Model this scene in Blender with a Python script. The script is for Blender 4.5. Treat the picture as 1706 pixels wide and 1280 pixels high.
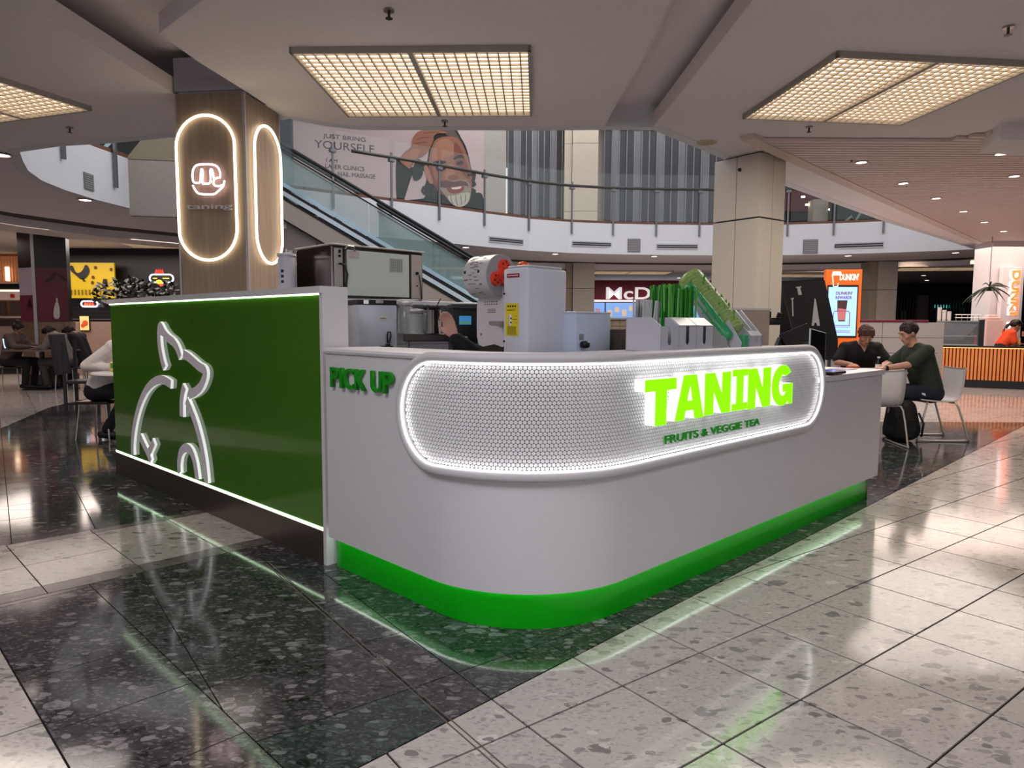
import bpy, bmesh, math, random
from math import sin, cos, pi, radians, sqrt, atan2, hypot
from mathutils import Vector, Matrix
from mathutils.geometry import tessellate_polygon
random.seed(7)
SC = bpy.context.scene
COL = SC.collection
for o in list(bpy.data.objects): bpy.data.objects.remove(o)

# ------------------------------------------------------------------ camera
EYE = Vector((0, 0, 1.25)); FPX = 1164.62; PITCH = 0.08447; ROLL = 0.004715
_f = Vector((0, cos(PITCH), -sin(PITCH))); _u = Vector((0, sin(PITCH), cos(PITCH))); _x = Vector((1, 0, 0))
CX = cos(ROLL)*_x + sin(ROLL)*_u; CU = -sin(ROLL)*_x + cos(ROLL)*_u
cd = bpy.data.cameras.new('camera'); cam = bpy.data.objects.new('camera', cd); COL.objects.link(cam)
cd.sensor_width = 36; cd.lens = FPX/1706*36; cd.clip_end = 200
m3 = Matrix((CX, CU, -_f)).transposed()
cam.matrix_world = Matrix.Translation(EYE) @ m3.to_4x4()
SC.camera = cam

# ------------------------------------------------------------------ world, exposure
w = bpy.data.worlds.new('world'); SC.world = w; w.use_nodes = True
bg = w.node_tree.nodes['Background']; bg.inputs[0].default_value = (0.97, 0.95, 1.0, 1); bg.inputs[1].default_value = 0.80
SC.view_settings.view_transform = 'Standard'; SC.view_settings.look = 'None'
SC.view_settings.exposure = 0.10; SC.view_settings.gamma = 1; SC.view_settings.use_curve_mapping = False

def area(name, loc, sx, sy, power, color=(1, .9, .78), rot=(0, 0, 0), spread=pi):
    l = bpy.data.lights.new(name, 'AREA'); l.shape = 'RECTANGLE'; l.size = sx; l.size_y = sy
    l.energy = power; l.color = color; l.spread = spread
    o = bpy.data.objects.new(name, l); o.location = loc; o.rotation_euler = rot; COL.objects.link(o); return o
def spot(name, loc, power, color=(1, .93, .85), size=110, blend=.6, rot=(0, 0, 0), rad=.04):
    l = bpy.data.lights.new(name, 'SPOT'); l.energy = power; l.color = color; l.spot_size = radians(size)
    l.spot_blend = blend; l.shadow_soft_size = rad
    o = bpy.data.objects.new(name, l); o.location = loc; o.rotation_euler = rot; COL.objects.link(o); return o
WARM = (1, .92, .82)
area('grille_and_fill_light', (-.67, 5.56, 3.03), 1.5, 1.4, 46, WARM)
area('grille_and_fill_light', (2.85, 5.7, 3.03), 1.5, 1.4, 46, WARM)
area('grille_and_fill_light', (-4.5, 5.9, 3.03), 1.5, 1.4, 30, WARM)
area('grille_and_fill_light', (-1.6, .6, 3.03), 1.5, 1.4, 60, (.96, .95, 1))  # no grille here: unseen fill lamp added overhead, tinted cool
area('grille_and_fill_light', (1.9, .4, 3.03), 1.5, 1.4, 44, (.96, .95, 1))  # second unseen fill lamp, added without a fixture
area('hall_light', (1, 13.5, 9.0), 8, 6, 320, (.95, .97, 1))
area('upper_hall_light', (1, 19.2, 7.2), 12, 1.5, 110, (.97, .97, 1))
area('shop_fill', (5, 26.5, 2.95), 18, 3, 170, (1, .93, .88))  # fill lamps without fixtures, added to lift the dark background shops
area('shop_fill', (9, 14.2, 2.95), 5, 3, 150, (1, .80, .68))
area('shop_fill', (-9.5, 15.6, 2.95), 5, 2.5, 170, (1, .85, .76))
area('shop_fill', (-8.5, 11.5, 2.95), 3, 3, 40, (1, .84, .76))  # extra fill added to brighten the dim left hall
area('walkway_light', (6.2, 10.2, 2.95), 3.5, 4, 120, (1, .85, .78))

# ------------------------------------------------------------------ placing
def ray(px, py): return CX*((px-853)/FPX) + CU*((640-py)/FPX) + _f
def Zp(px, py, z=0.0):
    d = ray(px, py); return EYE + d*((z-EYE.z)/d.z)
def Dp(px, py, y):
    d = ray(px, py); return EYE + d*(y/d.y)
def PLp(px, py, P, Q):
    d = ray(px, py); n = Vector((Q[1]-P[1], P[0]-Q[0], 0)); return EYE + d*((Vector((P[0], P[1], 0))-Vector((0, 0, 0))).dot(n)-EYE.dot(n)+0)/d.dot(n) if False else EYE + d*(((P[0]-EYE.x)*n.x+(P[1]-EYE.y)*n.y)/(d.x*n.x+d.y*n.y))

# ------------------------------------------------------------------ materials
def lin(c):
    return tuple(((v/255)/12.92 if v/255 <= .04045 else ((v/255+.055)/1.055)**2.4) for v in c)
MATS = {}
def M(name, rgb, rough=.5, metal=0, emit=0, ecol=None, var=.06, scale=12, bump=0, alpha=1, trans=0, coat=0, ior=1.45, tint2=None, spec=.5):
    if name in MATS: return MATS[name]
    m = bpy.data.materials.new(name); m.use_nodes = True; nt = m.node_tree; b = nt.nodes['Principled BSDF']
    c = lin(rgb)
    if not trans and not emit:
        tc = nt.nodes.new('ShaderNodeNewGeometry'); no = nt.nodes.new('ShaderNodeTexNoise'); no.inputs['Scale'].default_value = scale
        no.inputs['Detail'].default_value = 3
        nt.links.new(tc.outputs['Position'], no.inputs['Vector'])
        mx = nt.nodes.new('ShaderNodeMix'); mx.data_type = 'RGBA'
        nt.links.new(no.outputs['Fac'], mx.inputs[0])
        c2 = lin(tint2) if tint2 else tuple(v*(1+var) for v in c)
        mx.inputs[6].default_value = (*[v*(1-var) if not tint2 else v for v in c], 1); mx.inputs[7].default_value = (*c2, 1)
        nt.links.new(mx.outputs[2], b.inputs['Base Color'])
        if bump:
            bp = nt.nodes.new('ShaderNodeBump'); bp.inputs['Strength'].default_value = bump; bp.inputs['Distance'].default_value = .01
            nt.links.new(no.outputs['Fac'], bp.inputs['Height']); nt.links.new(bp.outputs[0], b.inputs['Normal'])
    else:
        b.inputs['Base Color'].default_value = (*c, 1)
    b.inputs['Roughness'].default_value = rough; b.inputs['Metallic'].default_value = metal
    b.inputs['IOR'].default_value = ior; b.inputs['Specular IOR Level'].default_value = spec
    if emit:
        b.inputs['Emission Color'].default_value = (*(lin(ecol) if ecol else c), 1); b.inputs['Emission Strength'].default_value = emit
    b.inputs['Alpha'].default_value = alpha
    b.inputs['Transmission Weight'].default_value = trans
    b.inputs['Coat Weight'].default_value = coat
    MATS[name] = m; return m
def wood(name, a, b_, rough=.5, vert=True, freq=30):
    if name in MATS: return MATS[name]
    m = bpy.data.materials.new(name); m.use_nodes = True; nt = m.node_tree; b = nt.nodes['Principled BSDF']
    g = nt.nodes.new('ShaderNodeNewGeometry'); mp = nt.nodes.new('ShaderNodeMapping')
    mp.inputs['Scale'].default_value = (freq, freq, 1.5) if vert else (2, 2, freq)
    no = nt.nodes.new('ShaderNodeTexNoise'); no.inputs['Scale'].default_value = 1.2; no.inputs['Detail'].default_value = 5
    cr = nt.nodes.new('ShaderNodeValToRGB'); cr.color_ramp.elements[0].position = .3; cr.color_ramp.elements[1].position = .7
    cr.color_ramp.elements[0].color = (*lin(a), 1); cr.color_ramp.elements[1].color = (*lin(b_), 1)
    nt.links.new(g.outputs['Position'], mp.inputs[0]); nt.links.new(mp.outputs[0], no.inputs['Vector'])
    nt.links.new(no.outputs['Fac'], cr.inputs[0]); nt.links.new(cr.outputs[0], b.inputs['Base Color'])
    b.inputs['Roughness'].default_value = rough; MATS[name] = m; return m
def terrazzo(name, base, base2, chips, chip_share=.25, rough=.09, big=9, small=38):
    m = bpy.data.materials.new(name); m.use_nodes = True; nt = m.node_tree; b = nt.nodes['Principled BSDF']; L = nt.links.new
    g = nt.nodes.new('ShaderNodeNewGeometry')
    dn = nt.nodes.new('ShaderNodeTexNoise'); dn.inputs['Scale'].default_value = 14; dn.inputs['Detail'].default_value = 4
    L(g.outputs['Position'], dn.inputs['Vector'])
    va = nt.nodes.new('ShaderNodeVectorMath'); va.operation = 'MULTIPLY_ADD'; va.inputs[1].default_value = (.055, .055, 0); 
    L(dn.outputs['Color'], va.inputs[0]); L(g.outputs['Position'], va.inputs[2])
    fn = nt.nodes.new('ShaderNodeTexNoise'); fn.inputs['Scale'].default_value = 60; fn.inputs['Detail'].default_value = 6
    L(va.outputs[0], fn.inputs['Vector'])
    mx = nt.nodes.new('ShaderNodeMix'); mx.data_type = 'RGBA'; L(fn.outputs['Fac'], mx.inputs[0])
    mx.inputs[6].default_value = (*lin(base), 1); mx.inputs[7].default_value = (*lin(base2), 1)
    cur = mx.outputs[2]
    for i, (sc, thr, rad) in enumerate(((big, 1-chip_share*.75, .36), (big*2.1, 1-chip_share, .38), (small, 1-chip_share*1.3, .42), (small*2.1, 1-chip_share*1.4, .45))):
        mp = nt.nodes.new('ShaderNodeMapping'); mp.inputs['Rotation'].default_value = (0, 0, .6+i*1.1); mp.inputs['Scale'].default_value = (1, 1.7 if i != 2 else 2.3, 1)
        L(va.outputs[0], mp.inputs[0])
        vo = nt.nodes.new('ShaderNodeTexVoronoi'); vo.voronoi_dimensions = '2D'; vo.inputs['Scale'].default_value = sc; L(mp.outputs[0], vo.inputs['Vector'])
        sp = nt.nodes.new('ShaderNodeSeparateColor'); L(vo.outputs['Color'], sp.inputs[0])
        gt = nt.nodes.new('ShaderNodeMath'); gt.operation = 'GREATER_THAN'; gt.inputs[1].default_value = thr; L(sp.outputs[0], gt.inputs[0])
        lt = nt.nodes.new('ShaderNodeMath'); lt.operation = 'LESS_THAN'; lt.inputs[1].default_value = rad; L(vo.outputs['Distance'], lt.inputs[0])
        mu = nt.nodes.new('ShaderNodeMath'); mu.operation = 'MULTIPLY'; L(gt.outputs[0], mu.inputs[0]); L(lt.outputs[0], mu.inputs[1])
        mu2 = nt.nodes.new('ShaderNodeMath'); mu2.operation = 'MULTIPLY'; mu2.inputs[1].default_value = (.95, .9, .5, .35)[i]; L(mu.outputs[0], mu2.inputs[0])
        cr = nt.nodes.new('ShaderNodeValToRGB'); cr.color_ramp.interpolation = 'CONSTANT'
        els = cr.color_ramp.elements
        for k, c in enumerate(chips):
            e = els[k] if k < 2 else els.new(k/len(chips))
            e.position = k/len(chips); e.color = (*lin(c), 1)
        L(sp.outputs[1], cr.inputs[0])
        m2 = nt.nodes.new('ShaderNodeMix'); m2.data_type = 'RGBA'; L(mu2.outputs[0], m2.inputs[0]); L(cur, m2.inputs[6]); L(cr.outputs[0], m2.inputs[7]); cur = m2.outputs[2]
    L(cur, b.inputs['Base Color'])
    rn = nt.nodes.new('ShaderNodeMapRange'); rn.inputs[3].default_value = rough*.7; rn.inputs[4].default_value = rough*1.5
    r2 = nt.nodes.new('ShaderNodeTexNoise'); r2.inputs['Scale'].default_value = 5; L(g.outputs['Position'], r2.inputs['Vector']); L(r2.outputs['Fac'], rn.inputs[0]); L(rn.outputs[0], b.inputs['Roughness'])
    return m

# ------------------------------------------------------------------ mesh builder
class MB:
    def __init__(s): s.v = []; s.f = []; s.m = []; s.mi = 0; s.T = None
    def add(s, vs, fs):
        n = len(s.v)
        s.v += [tuple(s.T @ Vector(v)) if s.T else tuple(v) for v in vs]
        s.f += [tuple(i+n for i in f) for f in fs]; s.m += [s.mi]*len(fs); return s
    def mat(s, i): s.mi = i; return s
    def box(s, cx, cy, cz, sx, sy, sz, rz=0, bev=0):
        hx, hy, hz = sx/2, sy/2, sz/2; c, q = cos(rz), sin(rz)
        if bev:
            b = min(bev, hx*.9, hy*.9, hz*.9); vs = []; 
            bm = bmesh.new(); bmesh.ops.create_cube(bm, size=1)
            bmesh.ops.scale(bm, vec=(sx, sy, sz), verts=bm.verts)
            bmesh.ops.bevel(bm, geom=bm.edges[:], offset=b, segments=2, affect='EDGES', profile=.5)
            bm.verts.index_update()
            vs = [(cx+v.co.x*c-v.co.y*q, cy+v.co.x*q+v.co.y*c, cz+v.co.z) for v in bm.verts]
            fs = [tuple(v.index for v in f.verts) for f in bm.faces]; bm.free(); return s.add(vs, fs)
        vs = [(cx+x*hx*c-y*hy*q, cy+x*hx*q+y*hy*c, cz+z*hz) for z in (-1, 1) for (x, y) in ((-1, -1), (1, -1), (1, 1), (-1, 1))]
        return s.add(vs, [(3, 2, 1, 0), (4, 5, 6, 7), (0, 1, 5, 4), (1, 2, 6, 5), (2, 3, 7, 6), (3, 0, 4, 7)])
    def prism(s, poly, z0, z1):
        n = len(poly); a = sum(poly[i][0]*poly[(i+1) % n][1]-poly[(i+1) % n][0]*poly[i][1] for i in range(n))
        if a < 0: poly = poly[::-1]
        vs = [(x, y, z0) for x, y in poly]+[(x, y, z1) for x, y in poly]
        return s.add(vs, [tuple(range(n-1, -1, -1)), tuple(range(n, 2*n))]+[(i, (i+1) % n, n+(i+1) % n, n+i) for i in range(n)])
    def slab(s, O, ex, ey, n, poly, d0, d1):      # 2-D polygon in frame (O,ex,ey), extruded along n from d0 to d1
        O = Vector(O); ex = Vector(ex); ey = Vector(ey); n = Vector(n); k = len(poly)
        a = sum(poly[i][0]*poly[(i+1) % k][1]-poly[(i+1) % k][0]*poly[i][1] for i in range(k))
        if (a < 0) != (ex.cross(ey).dot(n) < 0): poly = poly[::-1]
        vs = [O+ex*x+ey*y+n*d0 for x, y in poly]+[O+ex*x+ey*y+n*d1 for x, y in poly]
        return s.add(vs, [tuple(range(k-1, -1, -1)), tuple(range(k, 2*k))]+[(i, (i+1) % k, k+(i+1) % k, k+i) for i in range(k)])
    def tube(s, pts, r, seg=8, closed=False, rr=None):
        pts = [Vector(p) for p in pts]; n = len(pts); ring = []; vs = []; fs = []
        up = Vector((0, 0, 1)); prev = None
        for i, p in enumerate(pts):
            if closed: t = (pts[(i+1) % n]-pts[i-1])
            else: t = pts[min(i+1, n-1)]-pts[max(i-1, 0)]
            t = t.normalized() if t.length > 1e-9 else Vector((0, 0, 1))
            if prev is None:
                a = t.cross(up)
                if a.length < .05: a = t.cross(Vector((1, 0, 0)))
                a.normalize()
            else:
                a = prev-t*prev.dot(t)
                a = a.normalized() if a.length > 1e-6 else t.orthogonal().normalized()
            prev = a; b = t.cross(a); rad = rr[i] if rr else r
            vs += [p+a*cos(2*pi*k/seg)*rad+b*sin(2*pi*k/seg)*rad for k in range(seg)]
        m = n if closed else n-1
        for i in range(m):
            j = (i+1) % n
            fs += [(i*seg+k, i*seg+(k+1) % seg, j*seg+(k+1) % seg, j*seg+k) for k in range(seg)]
        if not closed: fs += [tuple(range(seg-1, -1, -1)), tuple((n-1)*seg+k for k in range(seg))]
        return s.add(vs, fs)
    def cyl(s, p0, p1, r0, r1=None, seg=20):
        return s.tube([p0, p1], r0, seg, rr=[r0, r0 if r1 is None else r1])
    def lathe(s, prof, seg=24, c=(0, 0, 0)):
        vs = [(c[0]+r*cos(2*pi*k/seg), c[1]+r*sin(2*pi*k/seg), c[2]+z) for r, z in prof for k in range(seg)]
        n = len(prof); fs = [(i*seg+k, i*seg+(k+1) % seg, (i+1)*seg+(k+1) % seg, (i+1)*seg+k) for i in range(n-1) for k in range(seg)]
        fs += [tuple(range(seg-1, -1, -1)), tuple((n-1)*seg+k for k in range(seg))]
        return s.add(vs, fs)
    def ball(s, c, r, sc=(1, 1, 1), rot=None, u=14, v=9):
        vs = []; c = Vector(c)
        for j in range(v+1):
            th = pi*j/v
            for i in range(u):
                p = Vector((sin(th)*cos(2*pi*i/u)*sc[0], sin(th)*sin(2*pi*i/u)*sc[1], cos(th)*sc[2]))*r
                vs.append(c+(rot @ p if rot else p))
        fs = [(j*u+i, (j+1)*u+i, (j+1)*u+(i+1) % u, j*u+(i+1) % u) for j in range(v) for i in range(u)]
        return s.add(vs, fs)
    def cap(s, a, b, ra, rb, seg=12):             # tapered capsule
        a = Vector(a); b = Vector(b); d = (b-a); L = d.length
        if L < 1e-6: return s.ball(a, max(ra, rb))
        d.normalize(); pts = []; rr = []
        for k in (0, .12, .35, .65): 
            q = 1-k; pts.append(a-d*ra*q*.98); rr.append(max(ra*sqrt(max(0, 1-q*q)), ra*.12))
        for k in range(5): pts.append(a+d*L*k/4); rr.append(ra+(rb-ra)*k/4)
        for k in (.35, .65, .88, 1): pts.append(b+d*rb*k*.98); rr.append(max(rb*sqrt(max(0, 1-k*k)), rb*.12))
        return s.tube(pts, 1, seg, rr=rr)
    def mesh(s, name='mesh', mats=None, smooth=False):
        me = bpy.data.meshes.new(name); me.from_pydata(s.v, [], s.f)
        for m in (mats if isinstance(mats, (list, tuple)) else [mats] if mats else []): me.materials.append(m)
        me.polygons.foreach_set('material_index', s.m)
        if smooth: me.polygons.foreach_set('use_smooth', [True]*len(me.polygons))
        me.update(); return me
    def build(s, name, mats, parent=None, smooth=False, world=False, auto=None):
        me = s.mesh(name, mats, smooth or auto is not None)
        if auto is not None: me.set_sharp_from_angle(angle=radians(auto))
        return put(name, me, parent, world)
def put(name, me, parent=None, world=False):
    o = bpy.data.objects.new(name, me); COL.objects.link(o)
    if parent:
        o.parent = parent
        if world:
            M_ = Matrix.LocRotScale(parent.location, parent.rotation_euler, parent.scale)
            if parent.parent: M_ = Matrix.LocRotScale(parent.parent.location, parent.parent.rotation_euler, parent.parent.scale) @ M_ if not parent.get('world') else parent.matrix_parent_inverse @ M_ @ Matrix() 
            o.matrix_parent_inverse = M_.inverted() if not parent.get('world') else Matrix()
            o['world'] = 1
    return o
def tag(o, label=None, cat=None, group=None, kind=None):
    if label: o['label'] = label
    if cat: o['category'] = cat
    if group: o['group'] = group
    if kind: o['kind'] = kind
    return o
def thing(name, label, cat, loc=(0, 0, 0), rz=0, group=None):
    o = bpy.data.objects.new(name, None); COL.objects.link(o); o.location = loc; o.rotation_euler = (0, 0, rz); o.empty_display_size = .1
    return tag(o, label, cat, group)
def kids(o): return [c for c in COL.objects if c.parent is o]
def copy_tree(o, parent=None, loc=None, rz=None):
    c = o.copy(); COL.objects.link(c)
    if parent: c.parent = parent
    if loc is not None: c.location = loc
    if rz is not None: c.rotation_euler = (0, 0, rz)
    for ch in kids(o): copy_tree(ch, c)
    return c
def curve_mesh(loops, depth, mats, name='shape', bev=0):      # closed 2-D loops (holes allowed) -> extruded mesh, front at +z
    cu = bpy.data.curves.new(name, 'CURVE'); cu.dimensions = '2D'; cu.fill_mode = 'BOTH'; cu.extrude = depth/2; cu.bevel_depth = bev
    for lp in loops:
        sp = cu.splines.new('POLY'); sp.points.add(len(lp)-1); sp.use_cyclic_u = True
        for i, p in enumerate(lp): sp.points[i].co = (p[0], p[1], 0, 1)
    return _conv(cu, mats, name)
def _conv(cu, mats, name):
    o = bpy.data.objects.new('tmp', cu); COL.objects.link(o)
    dg = bpy.context.evaluated_depsgraph_get(); dg.update()
    me = bpy.data.meshes.new_from_object(o.evaluated_get(dg)); me.name = name
    bpy.data.objects.remove(o)
    me.materials.clear()
    for m in (mats if isinstance(mats, (list, tuple)) else [mats]): me.materials.append(m)
    if len(me.materials) > 1:
        for p in me.polygons: p.material_index = 1 if p.normal.z > .5 else 0
    return me
def text_mesh(txt, width, height, depth, mats, offset=0, shear=0):   # scaled to width x height, origin lower left, front +z
    cu = bpy.data.curves.new('text', 'FONT'); cu.body = txt; cu.size = 1; cu.extrude = .05; cu.offset = offset; cu.shear = shear
    me = _conv(cu, mats, 'text')
    xs = [v.co.x for v in me.vertices]; ys = [v.co.y for v in me.vertices]
    x0, x1, y0, y1 = min(xs), max(xs), min(ys), max(ys)
    for v in me.vertices:
        v.co.x = (v.co.x-x0)/(x1-x0)*width; v.co.y = (v.co.y-y0)/(y1-y0)*height; v.co.z = v.co.z/.05*depth/2
    return me
def frame(O, ex, ey):
    ex = Vector(ex).normalized(); ey = Vector(ey).normalized(); ez = ex.cross(ey)
    return Matrix.Translation(O) @ Matrix((ex, ey, ez)).transposed().to_4x4()
def setm(o, mw):                                   # world matrix under a parent built at the world origin frame
    if o.parent: o.matrix_parent_inverse = Matrix(); o.matrix_basis = Matrix.LocRotScale(o.parent.location, o.parent.rotation_euler, o.parent.scale).inverted() @ mw
    else: o.matrix_basis = mw
    return o
def jitter_poly(poly): return poly
def smooth_loop(pts, n=4, closed=True):
    out = []; k = len(pts); rng = range(k if closed else k-1)
    for i in rng:
        g = (lambda j: pts[j % k]) if closed else (lambda j: pts[max(0, min(k-1, j))])
        p0, p1, p2, p3 = g(i-1), g(i), g(i+1), g(i+2)
        for s in range(n):
            t = s/n
            out.append(tuple(.5*((2*p1[c])+(-p0[c]+p2[c])*t+(2*p0[c]-5*p1[c]+4*p2[c]-p3[c])*t*t+(-p0[c]+3*p1[c]-3*p2[c]+p3[c])*t**3) for c in range(len(p1))))
    if not closed: out.append(tuple(pts[-1]))
    return out
def ribbon(pts, w):                                # 2-D stroke outline
    L = []; R = []; n = len(pts)
    for i, p in enumerate(pts):
        a = pts[max(i-1, 0)]; b = pts[min(i+1, n-1)]; d = hypot(b[0]-a[0], b[1]-a[1]) or 1; nx, ny = -(b[1]-a[1])/d, (b[0]-a[0])/d
        L.append((p[0]+nx*w/2, p[1]+ny*w/2)); R.append((p[0]-nx*w/2, p[1]-ny*w/2))
    return L+R[::-1]
# ------------------------------------------------------------------ common materials
ceil_m = M('ceiling_plaster', (238, 229, 228), .9, var=.03, scale=.8)
fascia_m = M('fascia_white', (222, 222, 226), .7, var=.02)
white_m = M('white_solid_surface', (218, 214, 218), .35, var=.02, scale=3)
steel_m = M('brushed_steel', (170, 166, 162), .28, 1, var=.08, scale=40)
dsteel_m = M('dark_steel', (70, 64, 62), .3, .9, var=.12, scale=6)
black_m = M('black_plastic', (14, 14, 16), .35, var=.2)
rubber_m = M('black_rubber', (9, 9, 10), .45, var=.1)
beige_m = M('beige_cladding', (206, 196, 182), .5, var=.04, scale=2)
chrome_m = M('chrome', (200, 200, 200), .12, 1)
grout_m = M('joint_dark', (24, 20, 19), .8, var=.2, scale=30)
glass_m = M('clear_glass', (200, 222, 220), .02, alpha=.045, spec=.5, var=0)
led_m = M('led_white', (255, 250, 240), emit=9)

# ------------------------------------------------------------------ floor
lights = [terrazzo('terrazzo_light', (182, 173, 166), (194, 185, 178), [(140, 134, 128), (156, 149, 142), (208, 200, 192), (122, 117, 112)], .16),
          terrazzo('terrazzo_light_grey', (176, 168, 161), (188, 180, 173), [(134, 129, 124), (150, 144, 138), (204, 196, 188), (116, 111, 107)], .18)]
darks = [terrazzo('terrazzo_dark_green', (36, 44, 42), (52, 60, 57), [(74, 84, 80), (18, 21, 21), (112, 118, 114), (60, 70, 66)], .38, .075),
         terrazzo('terrazzo_dark_plum', (50, 46, 49), (64, 60, 63), [(88, 83, 86), (22, 20, 23), (134, 128, 128), (76, 70, 73)], .40, .075),
         terrazzo('terrazzo_dark_grey', (48, 48, 48), (62, 62, 61), [(90, 88, 87), (22, 22, 23), (134, 131, 128), (72, 70, 69)], .40, .075)]
greys = [terrazzo('terrazzo_border_grey', (92, 86, 80), (112, 105, 98), [(76, 72, 68), (124, 118, 112)], .2, .14)]
fl = MB(); fl.box(2, 14, -.05, 60, 60, .086); floor = tag(fl.build('floor', grout_m), kind='structure')

def clip(poly, a, b, c):       # keep a*x+b*y <= c
    out = []; n = len(poly)
    for i in range(n):
        p, q = poly[i], poly[(i+1) % n]; dp = a*p[0]+b*p[1]-c; dq = a*q[0]+b*q[1]-c
        if dp <= 0: out.append(p)
        if dp*dq < 0:
            t = dp/(dp-dq); out.append((p[0]+(q[0]-p[0])*t, p[1]+(q[1]-p[1])*t))
    return out
def shrink(poly, g):
    n = len(poly); cx = sum(p[0] for p in poly)/n; cy = sum(p[1] for p in poly)/n; out = poly
    for i in range(n):
        p, q = poly[i], poly[(i+1) % n]; dx, dy = q[0]-p[0], q[1]-p[1]; l = hypot(dx, dy)
        if l < 1e-5: continue
        a, b = dy/l, -dx/l; c = a*p[0]+b*p[1]
        if a*cx+b*cy > c: a, b, c = -a, -b, -c
        out = clip(out, a, b, c-g)
        if len(out) < 3: return []
    return out
def parea(p): return abs(sum(p[i][0]*p[(i+1) % len(p)][1]-p[(i+1) % len(p)][0]*p[i][1] for i in range(len(p))))/2
TL = .4175; A36 = .63926; P0 = (.3896, 2.3363)
E1 = (cos(A36), sin(A36)); E2 = (sin(A36), -cos(A36))
Q = sqrt(.5); F1 = (Q, Q); F2 = (Q, -Q)
def grid(org, e1, e2, slist, tlist):
    for i in range(len(slist)-1):
        for j in range(len(tlist)-1):
            yield [(org[0]+e1[0]*s+e2[0]*t, org[1]+e1[1]*s+e2[1]*t) for s, t in ((slist[i], tlist[j]), (slist[i+1], tlist[j]), (slist[i+1], tlist[j+1]), (slist[i], tlist[j+1]))]
s36 = [TL*k-.78*TL for k in range(-40, -1)]+[-1.44*TL]+[TL*k for k in range(-1, 40)]
s36n = [TL*k for k in range(-40, 40)]
t36 = [TL*k for k in range(-46, 20)]
kiosk_hull = [(-.75, 4.1), (.07, 3.3), (2.2, 5.4), (1.0, 6.4), (-.6, 6.5), (-2.7, 5.9)]
def in_hull(x, y):
    n = len(kiosk_hull); r = False
    for i in range(n):
        (x1, y1), (x2, y2) = kiosk_hull[i], kiosk_hull[i-1]
        if (y1 > y) != (y2 > y) and x < (x2-x1)*(y-y1)/(y2-y1)+x1: r = not r
    return r
tiles = []
def lay(cells, halfs, mats, g=.0022, far=17):
    for c in cells:
        cx = sum(p[0] for p in c)/4; cy = sum(p[1] for p in c)/4
        if cy < .9 or cy > far or abs(cx) > cy*.80+1.2: continue
        for a, b, k in halfs:
            c = clip(c, a, b, k)
            if len(c) < 3: break
        if len(c) < 3 or parea(c) < .002: continue
        cx = sum(p[0] for p in c)/len(c); cy = sum(p[1] for p in c)/len(c)
        if in_hull(cx, cy): continue
        c = shrink(c, g)
        if len(c) >= 3 and parea(c) > .001: tiles.append((hypot(cx, cy), c, mats, random.random()))
W = lambda sx, sy, k: (sx, sy, k)
# halfplanes: y-x<=k -> (-1,1,k); y-x>=k -> (1,-1,-k); x+y<=k -> (1,1,k); x+y>=k -> (-1,-1,-k)
lay(grid(P0, E1, E2, s36n, t36), [(-1, 1, 2.31), (-1, -1, -.63)], lights, .0040, 24)
b45 = (-.84, 1.47)
n45 = lambda s0, n0, n1: [s0+TL*k for k in range(n0, n1)]
# frame with origin where x+y=.63, y-x=2.31 ; F1 runs along +x+y, F2 along +x-y
O45 = ((.63-2.31)/2, (.63+2.31)/2)
lay(grid(O45, F1, F2, n45(0, -20, 1), n45(-.05, -30, 10)), [(1, 1, .63), (-1, 1, 5.29)], lights, .0040)
lay(grid(O45, F1, F2, [0, TL*1.025], n45(-.81, -6, 3)), [(1, -1, -2.31), (-1, 1, 5.29)], [darks[1], darks[1], darks[2]])
lay(grid(P0, E1, E2, s36, t36), [(-1, -1, -1.235), (1, -1, -2.31), (-1, 1, 5.29), (0, 1, 9.15)], darks)
lay(grid(P0, E1, E2, s36, t36), [(-1, -1, -1.235), (1, -1, -5.29), (0, 1, 9.15), (-1, 0, -.6)], darks)
lay(grid(P0, E1, E2, s36n, t36), [(1, -1, -2.31), (0, -1, -9.15), (-1, 0, .5)], lights, .003, 24)
K1 = (1.0/sqrt(2)-TL*0, 0)
OB = ((1.0-5.47)/2, (1.0+5.47)/2)
lay(grid(OB, F1, F2, n45(0, -20, 12), [-.389*2, -.389, 0]), [(1, 1, 2.72)], lights, .003)
lay(grid(OB, F1, F2, n45(0, -20, 12), [0, .125]), [(1, 1, 2.72)], greys)
lay(grid(OB, F1, F2, n45(0, -20, 12), [-.389*2-.09, -.389*2]), [(1, 1, 2.72)], greys)
def side(p, q, left):
    dx, dy = q[0]-p[0], q[1]-p[1]; a, b = dy, -dx; k = a*p[0]+b*p[1]      # right side: a*x+b*y >= k
    return (a, b, k) if left else (-a, -b, -k)
arc = [(-2.6, .9), (-4.2, 4.6), (-6.05, 8.19), (-6.85, 10.27), (-7.05, 11.6), (-7.0, 24)]
for i in range(5):
    p, q = arc[i], arc[i+1]
    rng = [(0, -1, -p[1]), (0, 1, q[1])]
    lay(grid(P0, E1, E2, s36n, t36), [(1, -1, -6.68)]+rng+[side(p, q, False), (1, 0, -1.5)], darks, .0025, 20)
    lay(grid(P0, E1, E2, s36n, t36), [(1, -1, -6.68)]+rng+[side(p, q, True)], lights, .003, 22)
tiles.sort(key=lambda t: t[0])
far = {}
for n, (d, c, mats, r) in enumerate(tiles):
    m = mats[int(r*len(mats))]; dz = (r*7 % 1)*.0006
    if n < 290:
        b = MB(); b.prism(c, -.0065, -.0005-dz); b.build('floor_tile', m, floor)
    else: far.setdefault(m.name, (m, MB()))[1].prism(c, -.0065, -.0005-dz)
for m, b in far.values(): tag(b.build('floor_tile_field', m, floor), kind='stuff')
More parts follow.
